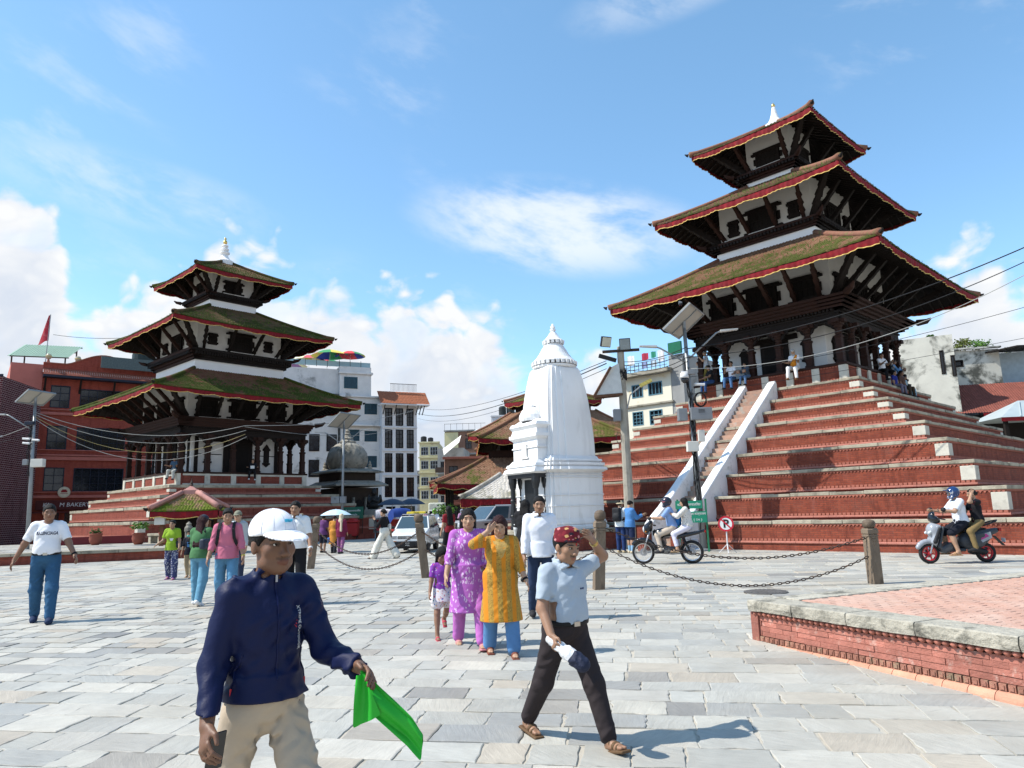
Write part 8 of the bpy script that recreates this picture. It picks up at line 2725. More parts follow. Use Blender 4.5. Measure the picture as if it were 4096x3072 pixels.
# concrete pole with flood lights
CP = thing('concrete_pole', 'old concrete pole with flood lights beside the white shrine', 'pole', (4.18, 27.0, .1))
MB().lathe([(.20, 0), (.18, 2), (.155, 5), (.13, 7.6)], 10).build('shaft', conc, CP)
for (x, y, z, w, h, rz_, rx, m_) in ((-.55, -.25, 7.75, .42, .40, 25, 20, mat('flood_glass_pale', (.55, .55, .45), .3)), (.15, -.2, 7.65, .42, .46, -10, 10, mat('flood_glass_grey', (.22, .25, .25), .25))):
 M = Matrix.Translation((x, y, z)) @ Matrix.Rotation(rad(rz_), 4, 'Z') @ Matrix.Rotation(rad(rx), 4, 'X')
 fl = MB(M).box((0, .05, 0), (w, .12, h)).build('flood_light', blk_pl, CP, bevel=.02)
 MB(M).box((0, -.015, 0), (w * .88, .02, h * .86)).build('flood_lens', m_, fl)
MB().bar((-.7, -.1, 7.4), (.7, -.1, 7.45), .08, .10).build('cross_arm', iron, CP)
MB().bar((-.85, -.15, 7.25), (-.2, -.1, 7.05), .12, .14).build('cable_clamp', blk_pl, CP)
mb = MB()
mb.add([(-1.15, -.5, 5.65), (-.05, -.25, 5.75), (-.1, -.1, 6.95), (-.45, -.3, 6.75)], [(0, 1, 2, 3)])
mb.add([(-1.15, -.5, 5.65), (-.45, -.3, 6.75), (-.35, .35, 6.6), (-1.0, .3, 5.7)], [(0, 1, 2, 3)])
mb.build('broken_hood', mat('dented_white_sheet', (.62, .62, .58), .6, .12, 5., .5, 12.), CP)
mb = MB()
for a, b in (((-1.15, -.5, 5.63), (-.05, -.25, 5.73)), ((-1.15, -.5, 5.63), (-1.0, .3, 5.7)), ((-1.0, .3, 5.7), (-.05, .2, 5.75)), ((-1.15, -.5, 5.63), (-.45, -.3, 6.77))):
 mb.bar(a, b, .07, .09)
mb.build('hood_frame', mat('rusted_frame', (.12, .06, .035), .85, .3, 10.), CP)
MB().box((-.28, -.15, 4.95), (.28, .2, .45)).build('switch_box', greybox, CP, bevel=.02)
MB().tube([(.12, -.1, 5.2), (.25, -.15, 5.7), (.7, -.25, 6.05)], .025, 6).build('lamp_arm', galv, CP)
MB().bar((.62, -.24, 6.02), (1.05, -.34, 6.22), .18, .12, w2=.12).build('lamp_head', mat('yellowed_lamp', (.45, .38, .10), .6), CP)
for k in range(10):
 u0 = rr.uniform(0, 6)
 ring = [(.17 * math.cos(u0 + u) + rr.uniform(-.03, .03), .17 * math.sin(u0 + u), 6.5 + rr.uniform(-.25, .25)) for u in np.linspace(0, 5, 9)]
 MB().tube(ring, .014, 4, cap=False).build('cable_loop', cable, CP)
for z, lx in ((5.0, -.1), (3.2, 0)):
 ring = [(-.16 + lx + .10 * math.cos(u), -.2, z - .9 + .22 * math.sin(u)) for u in np.linspace(0, 2 * math.pi, 13)]
 if lx:
  MB().tube(ring, .012, 4, cap=False).build('cable_loop', cable, CP)

def wire(p, q, sag, label, r=.012, m=None):
 p, q = Vector(p), Vector(q)
 pts = []
 for i in range(25):
  t = i / 24
  v = p.lerp(q, t)
  v.z -= 4 * sag * t * (1 - t)
  pts.append(v)
 o = MB().tube(pts, r, 5).build('overhead_wire', m or cable, None, smooth=True)
 tag(o, label, 'wire', 'overhead wires')

wpale = mat('pale_cable', (.32, .32, .30), .6)
wire((-11.3, 85, 14.1), (3.6, 26.9, 7.15), .9, 'upper wire from the white corner house to the concrete pole', .014)
wire((-11.3, 85, 13.4), (3.6, 26.9, 7.05), 1.0, 'thick middle wire from the white corner house to the concrete pole', .022)
wire((-11.3, 85, 12.8), (3.6, 26.9, 6.85), 1.0, 'lower wire from the white corner house to the concrete pole', .012)
for k, (dz, sg) in enumerate(((0, .18), (.14, .14), (-.16, .22), (-.28, .25))):
 wire((4.3, 26.9, 6.95 + dz), (6.1, 24.5, 6.9 + dz * 1.2), sg, ['main cable between concrete pole and steel pole', 'highest cable between concrete pole and steel pole', 'third cable between concrete pole and steel pole', 'lowest cable between concrete pole and steel pole'][k], .014)
wire((6.1, 24.5, 7.0), (16.4, 19.0, 9.3), .55, 'thick wire rising from the steel pole to the upper right', .018)
wire((6.1, 24.5, 6.7), (16.4, 19.0, 9.0), .75, 'second wire rising from the steel pole to the upper right', .014)
wire((6.1, 24.5, 6.3), (16.4, 19.0, 8.8), 1.0, 'third pale wire rising from the steel pole to the upper right', .012, wpale)
wire((6.1, 24.5, 6.0), (17.2, 20.0, 7.6), .30, 'thin low wire across the temple columns to the right', .008)
wire((6.1, 24.5, 5.4), (17.6, 20.5, 6.6), .10, 'lowest thin wire across the temple columns', .007)
for k, (z1, sg, yy, m_) in enumerate(((6.3, .75, 0, wpale), (6.1, .95, .2, wpale), (5.9, 1.25, .1, mat('yellow_cable', (.30, .24, .10), .6)), (5.8, 1.5, .3, wpale))):
 wire((-22.0, 32.9, 6.75 - .1 * k), (-12.9, 34.5 + yy, z1 - .25), sg, ['upper pale wire from the left lamp pole', 'second pale wire from the left lamp pole', 'yellowish sagging wire from the left lamp pole', 'lowest sagging wire from the left lamp pole'][k], .013, m_)
wire((-12.9, 34.5, 6.05), (-11.3, 85, 13.9), .5, 'pale wire from the mossy temple up to the white corner house', .016, wpale)
wire((-12.9, 34.5, 6.0), (-13, 85, 12.0), .8, 'second pale wire from the mossy temple to the white houses', .013, wpale)
wire((-22.0, 32.9, 6.2), (-27.5, 33.0, 4.8), .2, 'wire from the left lamp pole to the left edge', .012, wpale)
wire((-22.0, 32.9, 5.8), (-27.5, 34.0, 5.5), .3, 'thin wire from the left lamp pole to the left edge', .010)
wire((-39.0, 59.8, 17.6), (-25.5, 51, 15.0), .3, 'string of small bulbs from the flag pole to the temple roof', .02)

# ------------------------------------------------------------------ domed stone shrine with statue
st_old = mat('old_grey_stone', (.30, .28, .235), .92, .2, 2.5, .7, 12., col2=(.10, .10, .085), c2s=1.4, c2=(.48, .68))
DS_ = thing('domed_shrine', 'old grey stone shrine with ribbed dome beside the mossy temple', 'shrine', (-12.9, 56.0, .1), rad(44))
MB().b2((-2.2, -2.2, 0), (2.2, 2.2, .9)).build('base', st_old, DS_, bevel=.03)
MB().b2((-1.7, -1.7, .9), (1.7, 1.7, 3.6)).build('walls', mat('dark_shrine_wood', (.035, .025, .018), .85, .3, 4., .5, 12.), DS_)
for k in range(4):
 M = Matrix.Rotation(k * math.pi / 2, 4, 'Z')
 for y in (-1.1, 0, 1.1):
  a_ = MB(M)
  a_.prism([(y - .4, .95), (y + .4, .95), (y + .4, 2.2), (y + .2, 2.6), (y, 2.75), (y - .2, 2.6), (y - .4, 2.2)], 1.70, 1.78, 'x')
  a_.build('blind_arch', wood_black, DS_)
 for y in (-1.65, -.55, .55, 1.65):
  MB(M).box((1.80, y, 1.9), (.18, .18, 2.0)).build('pilaster', st_old, DS_)
for (e, z0_, t, z1_, th) in ((2.25, 3.72, 1.7, 4.15, .10), (2.0, 4.75, 1.25, 5.1, .10)):
 mb = MB()
 mb.lathe([(e * math.sqrt(2), z0_), (e * math.sqrt(2), z0_ + th), (t * math.sqrt(2), z1_), (t * math.sqrt(2) * .9, z1_)], 4, sq=True)
 mb.build('stone_eave', st_old, DS_)
MB().b2((-1.55, -1.55, 4.1), (1.55, 1.55, 4.75)).build('upper_storey', mat('dark_shrine_wood', (.035, .025, .018), .85), DS_)
prof = [(1.25, 5.1), (1.38, 5.25), (1.52, 5.6), (1.55, 5.9), (1.46, 6.3), (1.22, 6.7), (.85, 7.0), (.5, 7.15), (.4, 7.2)]
rows = []
for i, (r, z) in enumerate(prof):
 row = []
 for k in range(72):
  a = 2 * math.pi * k / 72 + i * .10
  row.append((r * (1 + .022 * math.cos(a * 18 - i * 1.8)) * math.cos(a), r * (1 + .022 * math.cos(a * 18 - i * 1.8)) * math.sin(a), z))
 rows.append(row)
MB().sheet(rows, True).build('dome', st_old, DS_, smooth=True)
MB().lathe([(.62, 7.1), (.66, 7.2), (.5, 7.28), (.42, 7.4), (.46, 7.45), (.33, 7.55), (.22, 7.75), (.26, 7.8), (.15, 7.92), (.18, 8.02), (.08, 8.2), (.02, 8.35)], 14).build('finial', st_old, DS_)
for k in range(4):
 a = k * math.pi / 2 + math.pi / 4
 MB(Matrix.Translation((1.75 * math.cos(a), 1.75 * math.sin(a), 5.0))).lathe([(.16, 0), (.2, .1), (.12, .25), (.15, .35), (.08, .5), (.1, .56), (.02, .7)], 8).build('corner_figure', st_old, DS_)
GA = thing('kneeling_statue', 'dark kneeling stone statue in front of the domed shrine', 'statue', (-10.15, 52.6, .1))
MB().b2((-.6, -.6, 0), (.6, .6, 1.95)).build('pedestal', st_old, GA, bevel=.03)
S = Sdf()
S.el((0, 0, 2.55), (.34, .26, .42), None, .1).el((0, -.05, 2.25), (.48, .40, .26), None, .12).el((0, -.08, 3.12), (.20, .20, .24), None, .06).rc((-.38, -.02, 2.75), (-.30, -.34, 2.5), .11, .09, .06).rc((.38, -.02, 2.75), (.30, -.34, 2.5), .11, .09, .06)
S.rc((-.3, -.34, 2.5), (0, -.42, 2.62), .08, .07, .04).rc((.3, -.34, 2.5), (0, -.42, 2.62), .08, .07, .04).el((0, .0, 3.36), (.16, .16, .14), None, .06).rc((-.4, .12, 2.9), (-.5, .2, 2.2), .10, .12, .05).rc((.4, .12, 2.9), (.5, .2, 2.2), .10, .12, .05).el((0, -.27, 3.1), (.05, .07, .05), None, .04)
part(GA, 'figure', S, mat('black_stone', (.022, .020, .018), .6, .25, 4., .4, 16.), .035)

# ------------------------------------------------------------------ small tiled kiosk
KI = thing('tiled_kiosk', 'small open kiosk with mossy tile roof and red valance', 'kiosk', (-14.75, 33.2, .13), rad(14))
rmKi = roof_mat('kiosk_mossy_tile', (.20, .12, .07), (.26, .17, .10), (.13, .17, .02), .42, .58, 1.6)
roof(KI, 1.38, 1.95, .30, 2.68, .04, rmKi, pitch=.13, course=.13, val=.26, ridge=.10)
pk_ = mat('pink_ridge', (.42, .21, .18), .85, .15, 6., .3, 25.)
MB().box((0, 0, 2.76), (.66, .66, .22), tx=.9, ty=.9).build('ridge_block', pk_, KI, bevel=.02)
MB().lathe([(.40, 2.87), (.30, 2.92), (.12, 3.02), (.07, 3.06)], 4, sq=True).build('cap_block', pk_, KI)
MB().lathe([(.05, 3.04), (.08, 3.1), (.05, 3.15), (.07, 3.2), (.03, 3.28), (.01, 3.42)], 10).build('finial', iron, KI)
for sx, sy in ((-1, -1), (1, -1), (1, 1), (-1, 1)):
 MB().box((sx * .95, sy * .95, .98), (.16, .16, 1.96)).build('post', mat('orange_wood', (.16, .07, .035), .8, .2, 5.), KI)
 pts = [Vector((sx * (1.42 - 1.1 * t), sy * (1.42 - 1.1 * t), 2.02 + .68 * t + .06)) for t in (0, .25, .5, .75, 1)]
 MB().tube(pts, [.13, .11, .11, .11, .12], 8).build('pink_hip', pk_, KI, smooth=True)
MB().b2((-.9, .6, .1), (.9, .75, 1.9)).build('back_panel', wood_dark, KI)
MB().box((-1.0, -1.15, 1.62), (.42, .26, .52)).build('white_cabinet', whitebox, KI, bevel=.02)
for x in (.25, .85):
 MB(Matrix.Translation((x, -1.6, 0))).lathe([(.14, 0), (.14, 1.0), (.17, 1.05), (.17, 1.2), (.1, 1.3), (.12, 1.36), (.02, 1.46)], 8).build('stone_bollard', st_old, KI)

# ------------------------------------------------------------------ bins, notice board
for i, (x, c_, nm) in enumerate(((-11.35, (.02, .26, .11), 'green'), (-10.45, (.42, .02, .02), 'red'))):
 P = thing('litter_bin', '%s plastic litter bin on a stand by the temple wall' % nm, 'bin', (x, 46.9 + .2 * i, .15), rad(-4), 'litter bins')
 m_ = mat('bin_' + nm, c_, .45, .08, 3.)
 MB().box((0, 0, .62), (.62, .5, .80), tx=1.18, ty=1.12).build('bucket', m_, P, bevel=.04)
 S = Sdf()
 S.bx((0, 0, 1.12), (.38, .29, .07), None, .04, .02).el((0, 0, 1.15), (.36, .28, .2), None, .04).cut((0, 0, 1.06), (0, 0, -1))
 S.bx((0, -.3, 1.22), (.2, .12, .05), None, .02, .01, True)
 part(P, 'lid', S, m_, .03)
 for s in (-1, 1):
  MB().tube([(s * .30, -.25, 0), (s * .30, 0, .25), (s * .30, .25, 0)], .03, 6).build('stand', iron, P)
NB = thing('green_notice_board', 'dark green notice board behind the litter bins', 'sign', (-10.75, 47.6, .15), rad(-4))
grs = mat('sign_green_paint', (.01, .10, .06), .5, .1, 3.)
MB().box((0, 0, 1.68), (1.75, .06, .75)).build('board', grs, NB)
for s in (-1, 1):
 MB().tube([(s * .8, .05, 0), (s * .8, .05, 2.0)], .03, 6).build('leg', iron, NB)
text_mesh('lettering', 'काठमाडौं महानगरपालिका', .15, white_paint, NB, Matrix.Translation((0, -.035, 1.80)), depth=.003)
text_mesh('lettering', 'फोहोर यहाँ फाल्नुहोस्', .12, white_paint, NB, Matrix.Translation((0, -.035, 1.55)), depth=.003)
GS = thing('green_street_sign', 'pair of green painted sign plates with white script behind the motorbike', 'sign', (5.72, 24.15, .15), rad(-12))
for s in (-.38, .52):
 MB().box((s, 0, .85), (.06, .05, 1.7)).build('leg', mat('green_leg', (.02, .16, .08), .6), GS)
p1_ = MB().box((-.02, -.04, 1.52), (.86, .03, .26)).build('plate', mat('bright_sign_green', (.015, .22, .13), .5, .05), GS)
p2_ = MB().box((.22, -.075, 1.12), (.62, .03, .36)).build('plate', mat('bright_sign_green', (.015, .22, .13), .5), GS)
text_mesh('lettering', 'का  म नगरपालिका', .11, white_paint, p1_, Matrix.Translation((-.02, -.057, 1.52)), depth=.003)
text_mesh('lettering', 'वडा कार्यालय', .10, white_paint, p2_, Matrix.Translation((.24, -.092, 1.22)), depth=.003)
text_mesh('lettering', '( २० )', .12, white_paint, p2_, Matrix.Translation((.24, -.092, 1.03)), depth=.003)

# ------------------------------------------------------------------ plant pots
leafm = mat('bright_leaf', (.085, .19, .025), .6, .25, 8., .2, 30.)
leafd = mat('dark_leaf', (.045, .10, .02), .6, .25, 8., .2, 30.)
potm_ = mat('terracotta_pot', (.25, .075, .05), .8, .15, 5., .2, 20.)

def leaves(P, nm, c, r, n, m_, size, up=.6, blade=False, seed=1):
 q = random.Random(seed)
 mb = MB()
 for i in range(n):
  a, b = q.uniform(0, 6.283), q.uniform(-.2, 1) ** 1
  d = Vector((math.cos(a), math.sin(a), q.uniform(up - .6, up + .6))).normalized()
  if blade:
   s0 = Vector(c)
   pts = [s0 + d * (r * t) + Vector((0, 0, -.9 * r * t * t)) + Vector((0, 0, .75 * r * t)) for t in (0, .35, .7, 1)]
   x = d.cross(Vector((0, 0, 1))).normalized() * size * .5
   mb.sheet([[p - x * w, p + x * w] for p, w in zip(pts, (.6, 1, .8, .1))])
  else:
   s0 = Vector(c) + d * (r * q.uniform(.25, 1)) 
   x = Vector((q.uniform(-1, 1), q.uniform(-1, 1), q.uniform(-.5, .5))).normalized() * size
   y = x.cross(Vector((q.uniform(-1, 1), q.uniform(-1, 1), q.uniform(-1, 1)))).normalized() * size * .55
   mb.add([s0 - x, s0 + y, s0 + x, s0 - y], [(0, 1, 2, 3)])
 return mb.build(nm, m_, P)

for i, (x, y, k, lb) in enumerate(((-20.8, 36.4, 0, 'low plant in a wide terracotta pot on the terrace'), (-17.9, 34.9, 1, 'leafy bright green plant in a round terracotta pot on the terrace'), (-22.8, 31.6, 2, 'spiky pale plant in a terracotta pot beside the white-shirted man'), (-15.9, 33.4, 0, 'small pot half hidden behind the lime-dressed woman'), (-24.4, 32.6, 2, 'spiky plant in a pot at the left edge of the terrace'))):
 P = thing('plant_pot', lb, 'plant', (x, y, .575), 0, 'potted plants on the terrace')
 MB().lathe([(.16, 0), (.26, .14), (.30, .3), (.27, .46), (.31, .50), (.31, .56), (.25, .56), (.22, .48)], 18).build('pot', potm_, P, smooth=True)
 if k == 2:
  leaves(P, 'leaves', (0, 0, .5), .55, 60, mat('pale_leaf', (.20, .26, .07), .6), .035, .7, True, i)
 else:
  leaves(P, 'leaves', (0, 0, .78 if k else .6), .42 if k else .3, 170 if k else 90, leafm if k else leafd, .07, .4, False, i)
TL = thing('red_planter_wall', 'low dark red planter wall standing on the terrace', 'planter', (-20.6, 37.6, .55), rad(18))
MB().b2((-2.6, 0, 0), (1.4, .5, .42)).build('wall', mat('dark_red_planter', (.14, .02, .025), .8), TL)
bx2 = thing('stone_bench', 'small stone bench at the corner of the mossy temple', 'bench', (-17.6, 36.2, .55), rad(-42))
MB().box((0, 0, .45), (1.5, .5, .12)).build('seat', stone_cop, bx2, bevel=.02)
for s in (-1, 1):
 MB().box((s * .55, 0, .2), (.3, .4, .4)).build('leg', stone_cop, bx2, bevel=.02)

# ------------------------------------------------------------------ iron covers in the paving
GR = MB()
for k in range(14):
 GR.box((-.38 + .058 * k, 0, 0), (.035, .34, .02))
GR.box((0, -.19, 0), (.86, .04, .02)).box((0, .19, 0), (.86, .04, .02))
o = GR.build('drain_grate', mat('worn_iron', (.16, .15, .14), .6, .2, 8., .3, 40., metal=.5), None, loc=(-4.15, 17.4, .158), rz=rad(-16))
tag(o, 'rectangular iron drain grate set in the paving', 'grate')
mb = MB().lathe([(.36, -.01), (.36, .012), (.33, .014)], 28)
for k in range(-4, 5):
 mb.box((.07 * k, 0, .016), (.03, 2 * math.sqrt(max(.01, .31 ** 2 - (.07 * k) ** 2)), .008))
o = mb.build('manhole_cover', mat('worn_iron', (.16, .15, .14), .6), None, loc=(4.2, 12.7, .152))
tag(o, 'round ribbed manhole cover near the brick platform', 'manhole cover')

# ------------------------------------------------------------------ hand-held things
def at_hand(J, i):
 return J['M'] @ Vector(J['palmpt'][i])

# green bag swung from the foreground man's left hand
h = at_hand(NAVY, 0)
TOPL = [(-.012, .03), (.02, .012), (.058, -.03), (.12, -.085), (.18, -.14), (.22, -.20)]
BOTL = [(-.012, -.02), (.0, -.10), (.045, -.135), (.10, -.180), (.16, -.232), (.212, -.285)]
lerp2 = lambda L, t: tuple(L[int(min(t * 5, 4.999))][q] + (L[int(min(t * 5, 4.999)) + 1][q] - L[int(min(t * 5, 4.999))][q]) * (t * 5 - int(min(t * 5, 4.999))) for q in (0, 1))
mb = MB()
for lay in (1, -1):
 rows = []
 for i in range(25):
  u_ = i / 24
  p0_, p1_ = lerp2(TOPL, u_), lerp2(BOTL, u_)
  row = []
  for k in range(11):
   v_ = k / 10
   bul = lay * .020 * math.sin(math.pi * v_) * min(1, 3 * u_) * (1 - .5 * u_)
   fo = .010 * math.sin(7 * v_ + 5 * u_ + lay) + .006 * math.sin(15 * v_ - 4 * u_) * u_
   row.append(h + Vector((p0_[0] + (p1_[0] - p0_[0]) * v_, bul + fo - .01, p0_[1] + (p1_[1] - p0_[1]) * v_)))
  rows.append(row)
 mb.sheet(rows)
flap = []
for i in range(9):
 t = i / 8
 flap.append([h + Vector((-.02 + .10 * u_ * (.35 + .65 * t) - .01 * t, -.040 - .012 * math.sin(7 * u_ + 3 * t), .02 - .185 * t + .045 * u_ * t)) for u_ in np.linspace(0, 1, 9)])
mb.sheet(flap)
bag = mb.build('cloth_bag', mat('lime_green_bag', (.022, .40, .028), .5, .08, 6., .25, 40., bd=.006), None, smooth=True)
tag(bag, 'bright green cloth bag in the foreground man\'s hand', 'bag')
md = bag.modifiers.new('sub', 'SUBSURF')
md.levels = md.render_levels = 1
h = at_hand(NAVY, 1)
ph_ = MB(Matrix.Translation(h + Vector((.0, .03, -.02))) @ Matrix.Rotation(rad(55), 4, 'Z') @ Matrix.Rotation(rad(12), 4, 'X')).box((0, 0, 0), (.066, .009, .13)).build('phone', blk_paint, None, bevel=.004)
tag(ph_, 'dark phone in the foreground man\'s lowered hand', 'phone')
# folded umbrella
h = at_hand(TOPI, 1)
FU = thing('folded_umbrella', 'short folded white and navy umbrella in the hat-wearing man\'s hand', 'umbrella', h)
d0 = Vector((.14, -.08, -.10))
S = Sdf()
S.rc(np.array(-d0 * .35), np.array(d0 * .55), .030, .042, .01).rc(np.array(d0 * .5), np.array(d0 * 1.0), .045, .050, .02)
V_, Q_ = S.mesh(.006, .006, 2.)
mobj('canopy', raw_mesh('canopy', V_, Q_, mat('white_umbrella_cloth', (.72, .72, .72), .7, .05, 8., .5, 30.), True), FU)
S = Sdf()
S.rc(np.array(d0 * .80), np.array(d0 * 1.12), .054, .050, .01)
V_, Q_ = S.mesh(.006, .010, 2.)
mobj('ruffle', raw_mesh('ruffle', V_, Q_, mat('navy_umbrella_cloth', (.015, .02, .045), .7, .1, 8., .5, 30.), True), FU)
MB().tube([-d0 * .5, -d0 * .3], .014, 8).build('handle', blk_pl, FU)
# pale umbrella over the group
h = at_hand(LIME, 1)
UM = thing('pale_umbrella', 'open pale blue umbrella over the group walking away', 'umbrella', (-7.55, 30.8, 1.0))
rows = []
for q in range(6):
 t = q / 5
 rows.append([(.62 * t * math.cos(a) * (1 - .05 * math.cos(8 * a)), .62 * t * math.sin(a) * (1 - .05 * math.cos(8 * a)), .92 - .24 * t ** 2) for a in np.linspace(0, 2 * math.pi, 33)])
MB().sheet(rows).build('canopy', mat('pale_blue_nylon', (.50, .66, .74), .6, .03, 3., .1), UM, smooth=True)
MB().tube([(0, 0, 0), (0, 0, .96)], .01, 6).build('shaft', steel, UM)
for k, (x, y, lb) in enumerate(((-8.0, 47.5, 'dark blue umbrella above the street vendors, left one'), (-6.9, 48.5, 'dark blue umbrella above the street vendors, right one'))):
 P = thing('vendor_umbrella', lb, 'umbrella', (x, y, .15), 0, 'vendor umbrellas')
 rows = []
 for q in range(6):
  t = q / 5
  rows.append([(.95 * t * math.cos(a), .95 * t * math.sin(a), 2.5 - .38 * t ** 2) for a in np.linspace(0, 2 * math.pi, 17)])
 MB().sheet(rows).build('canopy', mat('slate_blue_nylon', (.03, .05, .085), .6), P, smooth=True)
 MB().tube([(0, 0, 0), (0, 0, 2.6)], .025, 6).build('pole', steel, P)
# backpacks and bags
def backpack(J, label, m_, sc=1.):
 S = Sdf()
 s = J['s']
 S.bx(J['U'](0, -.205, 1.24), np.array([.14, .075, .21]) * s * sc, None, .06 * s, .02).el(J['U'](0, -.265, 1.16), np.array([.12, .06, .11]) * s * sc, None, .03)
 V_, Q_ = S.mesh(.014, .006)
 o = mobj('backpack', raw_mesh('backpack', V_, Q_, m_, True), None)
 o.matrix_basis = J['M']
 tag(o, label, 'backpack')
 for q in (-1, 1):
  pts = [Vector(J['U'](q * .10, -.14, 1.40)), Vector(J['U'](q * .115, -.06, 1.475)), Vector(J['U'](q * .115, .06, 1.455)), Vector(J['U'](q * .12, .125, 1.36)), Vector(J['U'](q * .135, .130, 1.22)), Vector(J['U'](q * .165, .06, 1.10)), Vector(J['U'](q * .15, -.12, 1.06))]
  mb = MB()
  for a, b in zip(pts[:-1], pts[1:]):
   mb.bar(a, b, .05 * s, .014 * s, up=(0, 1, .2))
  st2 = mb.build('strap', m_, o)
bpm = mat('black_backpack', (.012, .013, .016), .7, .2, 6., .4, 30.)
backpack(PINK, 'black backpack worn by the man in pink', bpm)
backpack(HAT, 'black backpack worn by the boy in the cream hat', bpm, 1.1)
for J, lb, cc, sx, z0_ in ((WTR, 'small white handbag under the arm of the woman in wide trousers', (.66, .66, .62), 1, 1.12), (CAPW, 'small dark shoulder bag of the woman with long red-brown hair', (.03, .04, .06), 1, 1.15), (GRN, 'dark shoulder bag of the woman in lime green', (.02, .02, .025), -1, 1.0), (ORG, 'blue plastic bag carried by the woman in orange', (.03, .15, .45), -1, .62)):
 S = Sdf()
 s = J['s']
 S.bx(J['U'](sx * .20, -.02 if J is not CAPW else -.16, z0_), np.array([.06, .13, .10]) * s, None, .04 * s, .02)
 V_, Q_ = S.mesh(.014, .005)
 o = mobj('handbag', raw_mesh('handbag', V_, Q_, mat('bag_%.2f_%.2f' % (cc[0], cc[2]), cc, .5, .1, 6., .3, 20.), True), None)
 o.matrix_basis = J['M']
 tag(o, lb, 'bag')
 MB().tube([J['U'](sx * .17, .03, z0_ + .08), J['U'](sx * .13, .06 if J is not CAPW else -.12, 1.40), J['U'](sx * .11, -.03, 1.462)], .010, 6).build('strap', mat('bag_strap', (.02, .02, .022), .6), o)
p_ = (at_hand(HOOD, 0) + at_hand(HOOD, 1)) / 2
o = MB(Matrix.Translation(p_ + Vector((.02, .02, .03))) @ Matrix.Rotation(rad(50), 4, 'X')).box((0, 0, 0), (.09, .012, .16)).build('phone', blk_paint, None)
tag(o, 'phone held by the boy in the blue hoodie', 'phone')
p_ = (at_hand(BK, 0) + at_hand(BK, 1)) / 2
o = MB(Matrix.Translation(p_)).box((0, 0, .02), (.24, .04, .18)).build('booklet', white_paint, None)
tag(o, 'white booklet held by the seated person in black', 'booklet')

# ------------------------------------------------------------------ roof clutter
FG = thing('roof_flag', 'red pennant flag on a pole above the red hotel', 'flag', (-39.3, 59.5, 14.6))
MB().tube([(0, 0, 0), (.12, 0, 4.7)], .035, 6).build('pole', galv, FG)
rows = []
for q in range(9):
 t = q / 8
 w_ = 1.05 * t
 rows.append([(.11 - w_ * u_ * .75 - .1 * u_, .05 * math.sin(5 * u_ + 3 * t), 4.65 - 2.25 * t - .35 * u_ * t + .05 * math.sin(6 * u_)) for u_ in (0, .25, .5, .75, 1)])
MB().sheet(rows).build('cloth', mat('faded_red_flag', (.42, .03, .05), .8, .15, 3., .3, 10., col2=(.50, .14, .14), c2s=2.), FG, smooth=True)
GC = thing('green_roof_canopy', 'green corrugated canopy on the roof of the red hotel', 'canopy', (-40.2, 60.5, 14.6), rad(20))
mb = MB()
gc_m = mat('green_corrugated', (.28, .42, .32), .6, .1, 2.)
for k in range(22):
 x = -2.2 + k * .2
 mb.bar((x, -1.2, 1.0), (x + .55, 1.2, 2.5), .13, .03)
 mb.bar((x + .1, -1.2, 1.03), (x + .65, 1.2, 2.53), .08, .03)
mb.build('sheet', gc_m, GC)
for x, y, h_ in ((-2, -1, 1.0), (1.9, -1, 1.0), (-1.6, 1, 2.3), (2.3, 1, 2.3)):
 MB().box((x, y, h_ / 2), (.1, .1, h_)).build('post', iron, GC)
for z, y in ((.98, -1.2), (1.7, 0), (2.4, 1.2)):
 MB().bar((-2.1 + (y + 1.2) * .2, y, z), (2.2 + (y + 1.2) * .2, y, z), .06, .08).build('purlin', iron, GC)
for i, (s_, z) in enumerate(((.2, 14.85), (2.3, 14.85), (6.9, 14.85))):
 a = rad(37)
 P = thing('globe_lamp', ['globe lamp at the left end of the red hotel parapet', 'globe lamp left of the curved gable', 'globe lamp right of the curved gable'][i], 'lamp', (-38.43 + s_ * .8, 58.2 + s_ * .6, z), 0, 'globe lamps on the hotel parapet')
 MB().lathe([(.14, 0), (.1, .15), (.06, .3)], 8).build('stem', terra, P)
 MB(Matrix.Translation((0, 0, .5))).lathe([(.02, -.25), (.16, -.2), (.25, 0), (.16, .2), (.02, .25)], 12).build('globe', mat('globe_glass', (.45, .40, .28), .2), P, smooth=True)
 MB(Matrix.Translation((0, 0, .5))).lathe([(.262, -.02), (.262, .02)], 12).build('globe_band', gilt, P)
o = MB().lathe([(.9, 0), (.9, 1.0), (.75, 1.2), (.3, 1.35), (.3, 1.42)], 16).build('water_tank', mat('tank_green_black', (.02, .035, .035), .5), None, loc=(-32.6, 62.5, 15.2))
tag(o, 'dark green water tank on the roof behind the red hotel', 'water tank')
o = MB().b2((-2.4, 0, 0), (3.4, .1, 1.0)).build('roof_screen', mat('pierced_screen', (.10, .13, .13), .8, .3, 8.), None, loc=(-32.8, 61.2, 14.6), rz=rad(37))
tag(o, 'dark pierced roof screen below the water tank', 'screen')
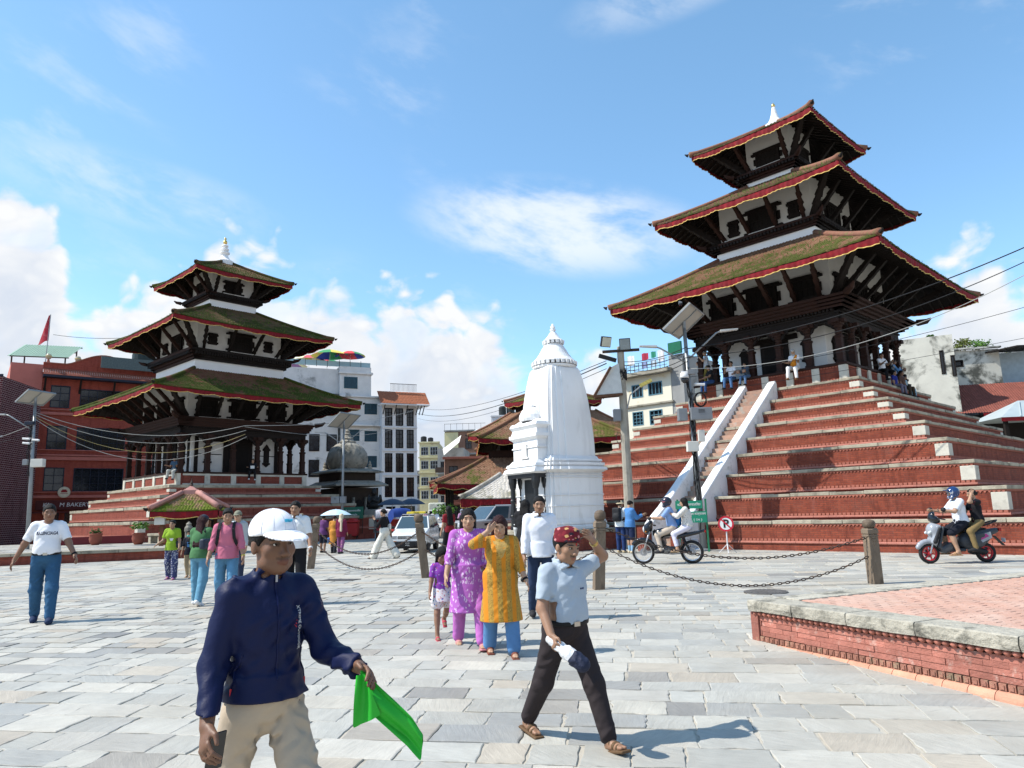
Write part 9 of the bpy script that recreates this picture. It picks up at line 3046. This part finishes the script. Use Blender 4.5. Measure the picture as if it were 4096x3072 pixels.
# greenery on the stained houses at the right
bushm = mat('dry_green_leaf', (.12, .15, .03), .7, .3, 3., .2, 20., col2=(.22, .17, .04), c2s=1.)
for i, (x, y, z, r, n, m_, lb) in enumerate(((32.6, 51.5, 12.4, .9, 500, bushm, 'brownish green bush on the stained house roof, left one'), (34.2, 51.6, 12.4, .9, 480, leafm, 'bright green bush on the stained house roof'), (36.2, 52, 12.0, .6, 160, bushm, 'sparse weeds at the right end of the stained house roof'),
            (42.5, 58, 11.6, 2.0, 900, leafd, 'dark leafy tree behind the stained houses at the right edge'), (29.0, 49.0, 12.6, .35, 90, leafd, 'small weed tuft on top of the stained tower'))):
 P = thing('roof_bush' if i != 3 else 'leafy_tree', lb, 'bush' if i != 3 else 'tree', (x, y, z - .5))
 mb = MB()
 q = random.Random(i)
 for k in range(6):
  mb.tube([(0, 0, -.3), (q.uniform(-.4, .4) * r, q.uniform(-.4, .4) * r, r * .5), (q.uniform(-.9, .9) * r, q.uniform(-.6, .6) * r, r * q.uniform(.7, 1.1))], [.03, .02, .008], 5)
 mb.build('trunk', wood_red, P)
 for k in range(4):
  leaves(P, 'foliage', (q.uniform(-.6, .6) * r, q.uniform(-.3, .3) * r, .5 + q.uniform(-.1, .5) * r), r * .62, n // 4, m_, .085, .3, False, 10 * i + k)
P = thing('street_bush', 'green shrub beside the shop fronts down the street', 'bush', (-5.4, 56.5, .15))
MB().tube([(0, 0, 0), (.1, 0, 1.4)], .06, 6).build('trunk', wood_red, P)
for k in range(3):
 leaves(P, 'foliage', (.3 * k - .3, 0, 1.5 + .3 * (k % 2)), .7, 130, leafm, .10, .3, False, 70 + k)
# pigeon on the solar panel
P = thing('pigeon', 'pigeon perched on the solar panel before the right temple', 'bird', (6.0, 24.55, 8.55))
S = Sdf()
S.el((0, 0, .10), (.07, .13, .07), None, .02).el((0, .11, .19), (.038, .042, .04), None, .03).rc((0, -.1, .09), (0, -.24, .06), .035, .02, .02).rc((0, .14, .19), (0, .175, .185), .012, .005, .005).rc((0, .05, .13), (0, .1, .18), .05, .035, .02)
part(P, 'body', S, mat('pigeon_grey', (.06, .065, .075), .7), .012)
for s in (-1, 1):
 MB().tube([(s * .03, 0, .05), (s * .03, .01, 0)], .006, 5).build('leg', red_lamp, P)
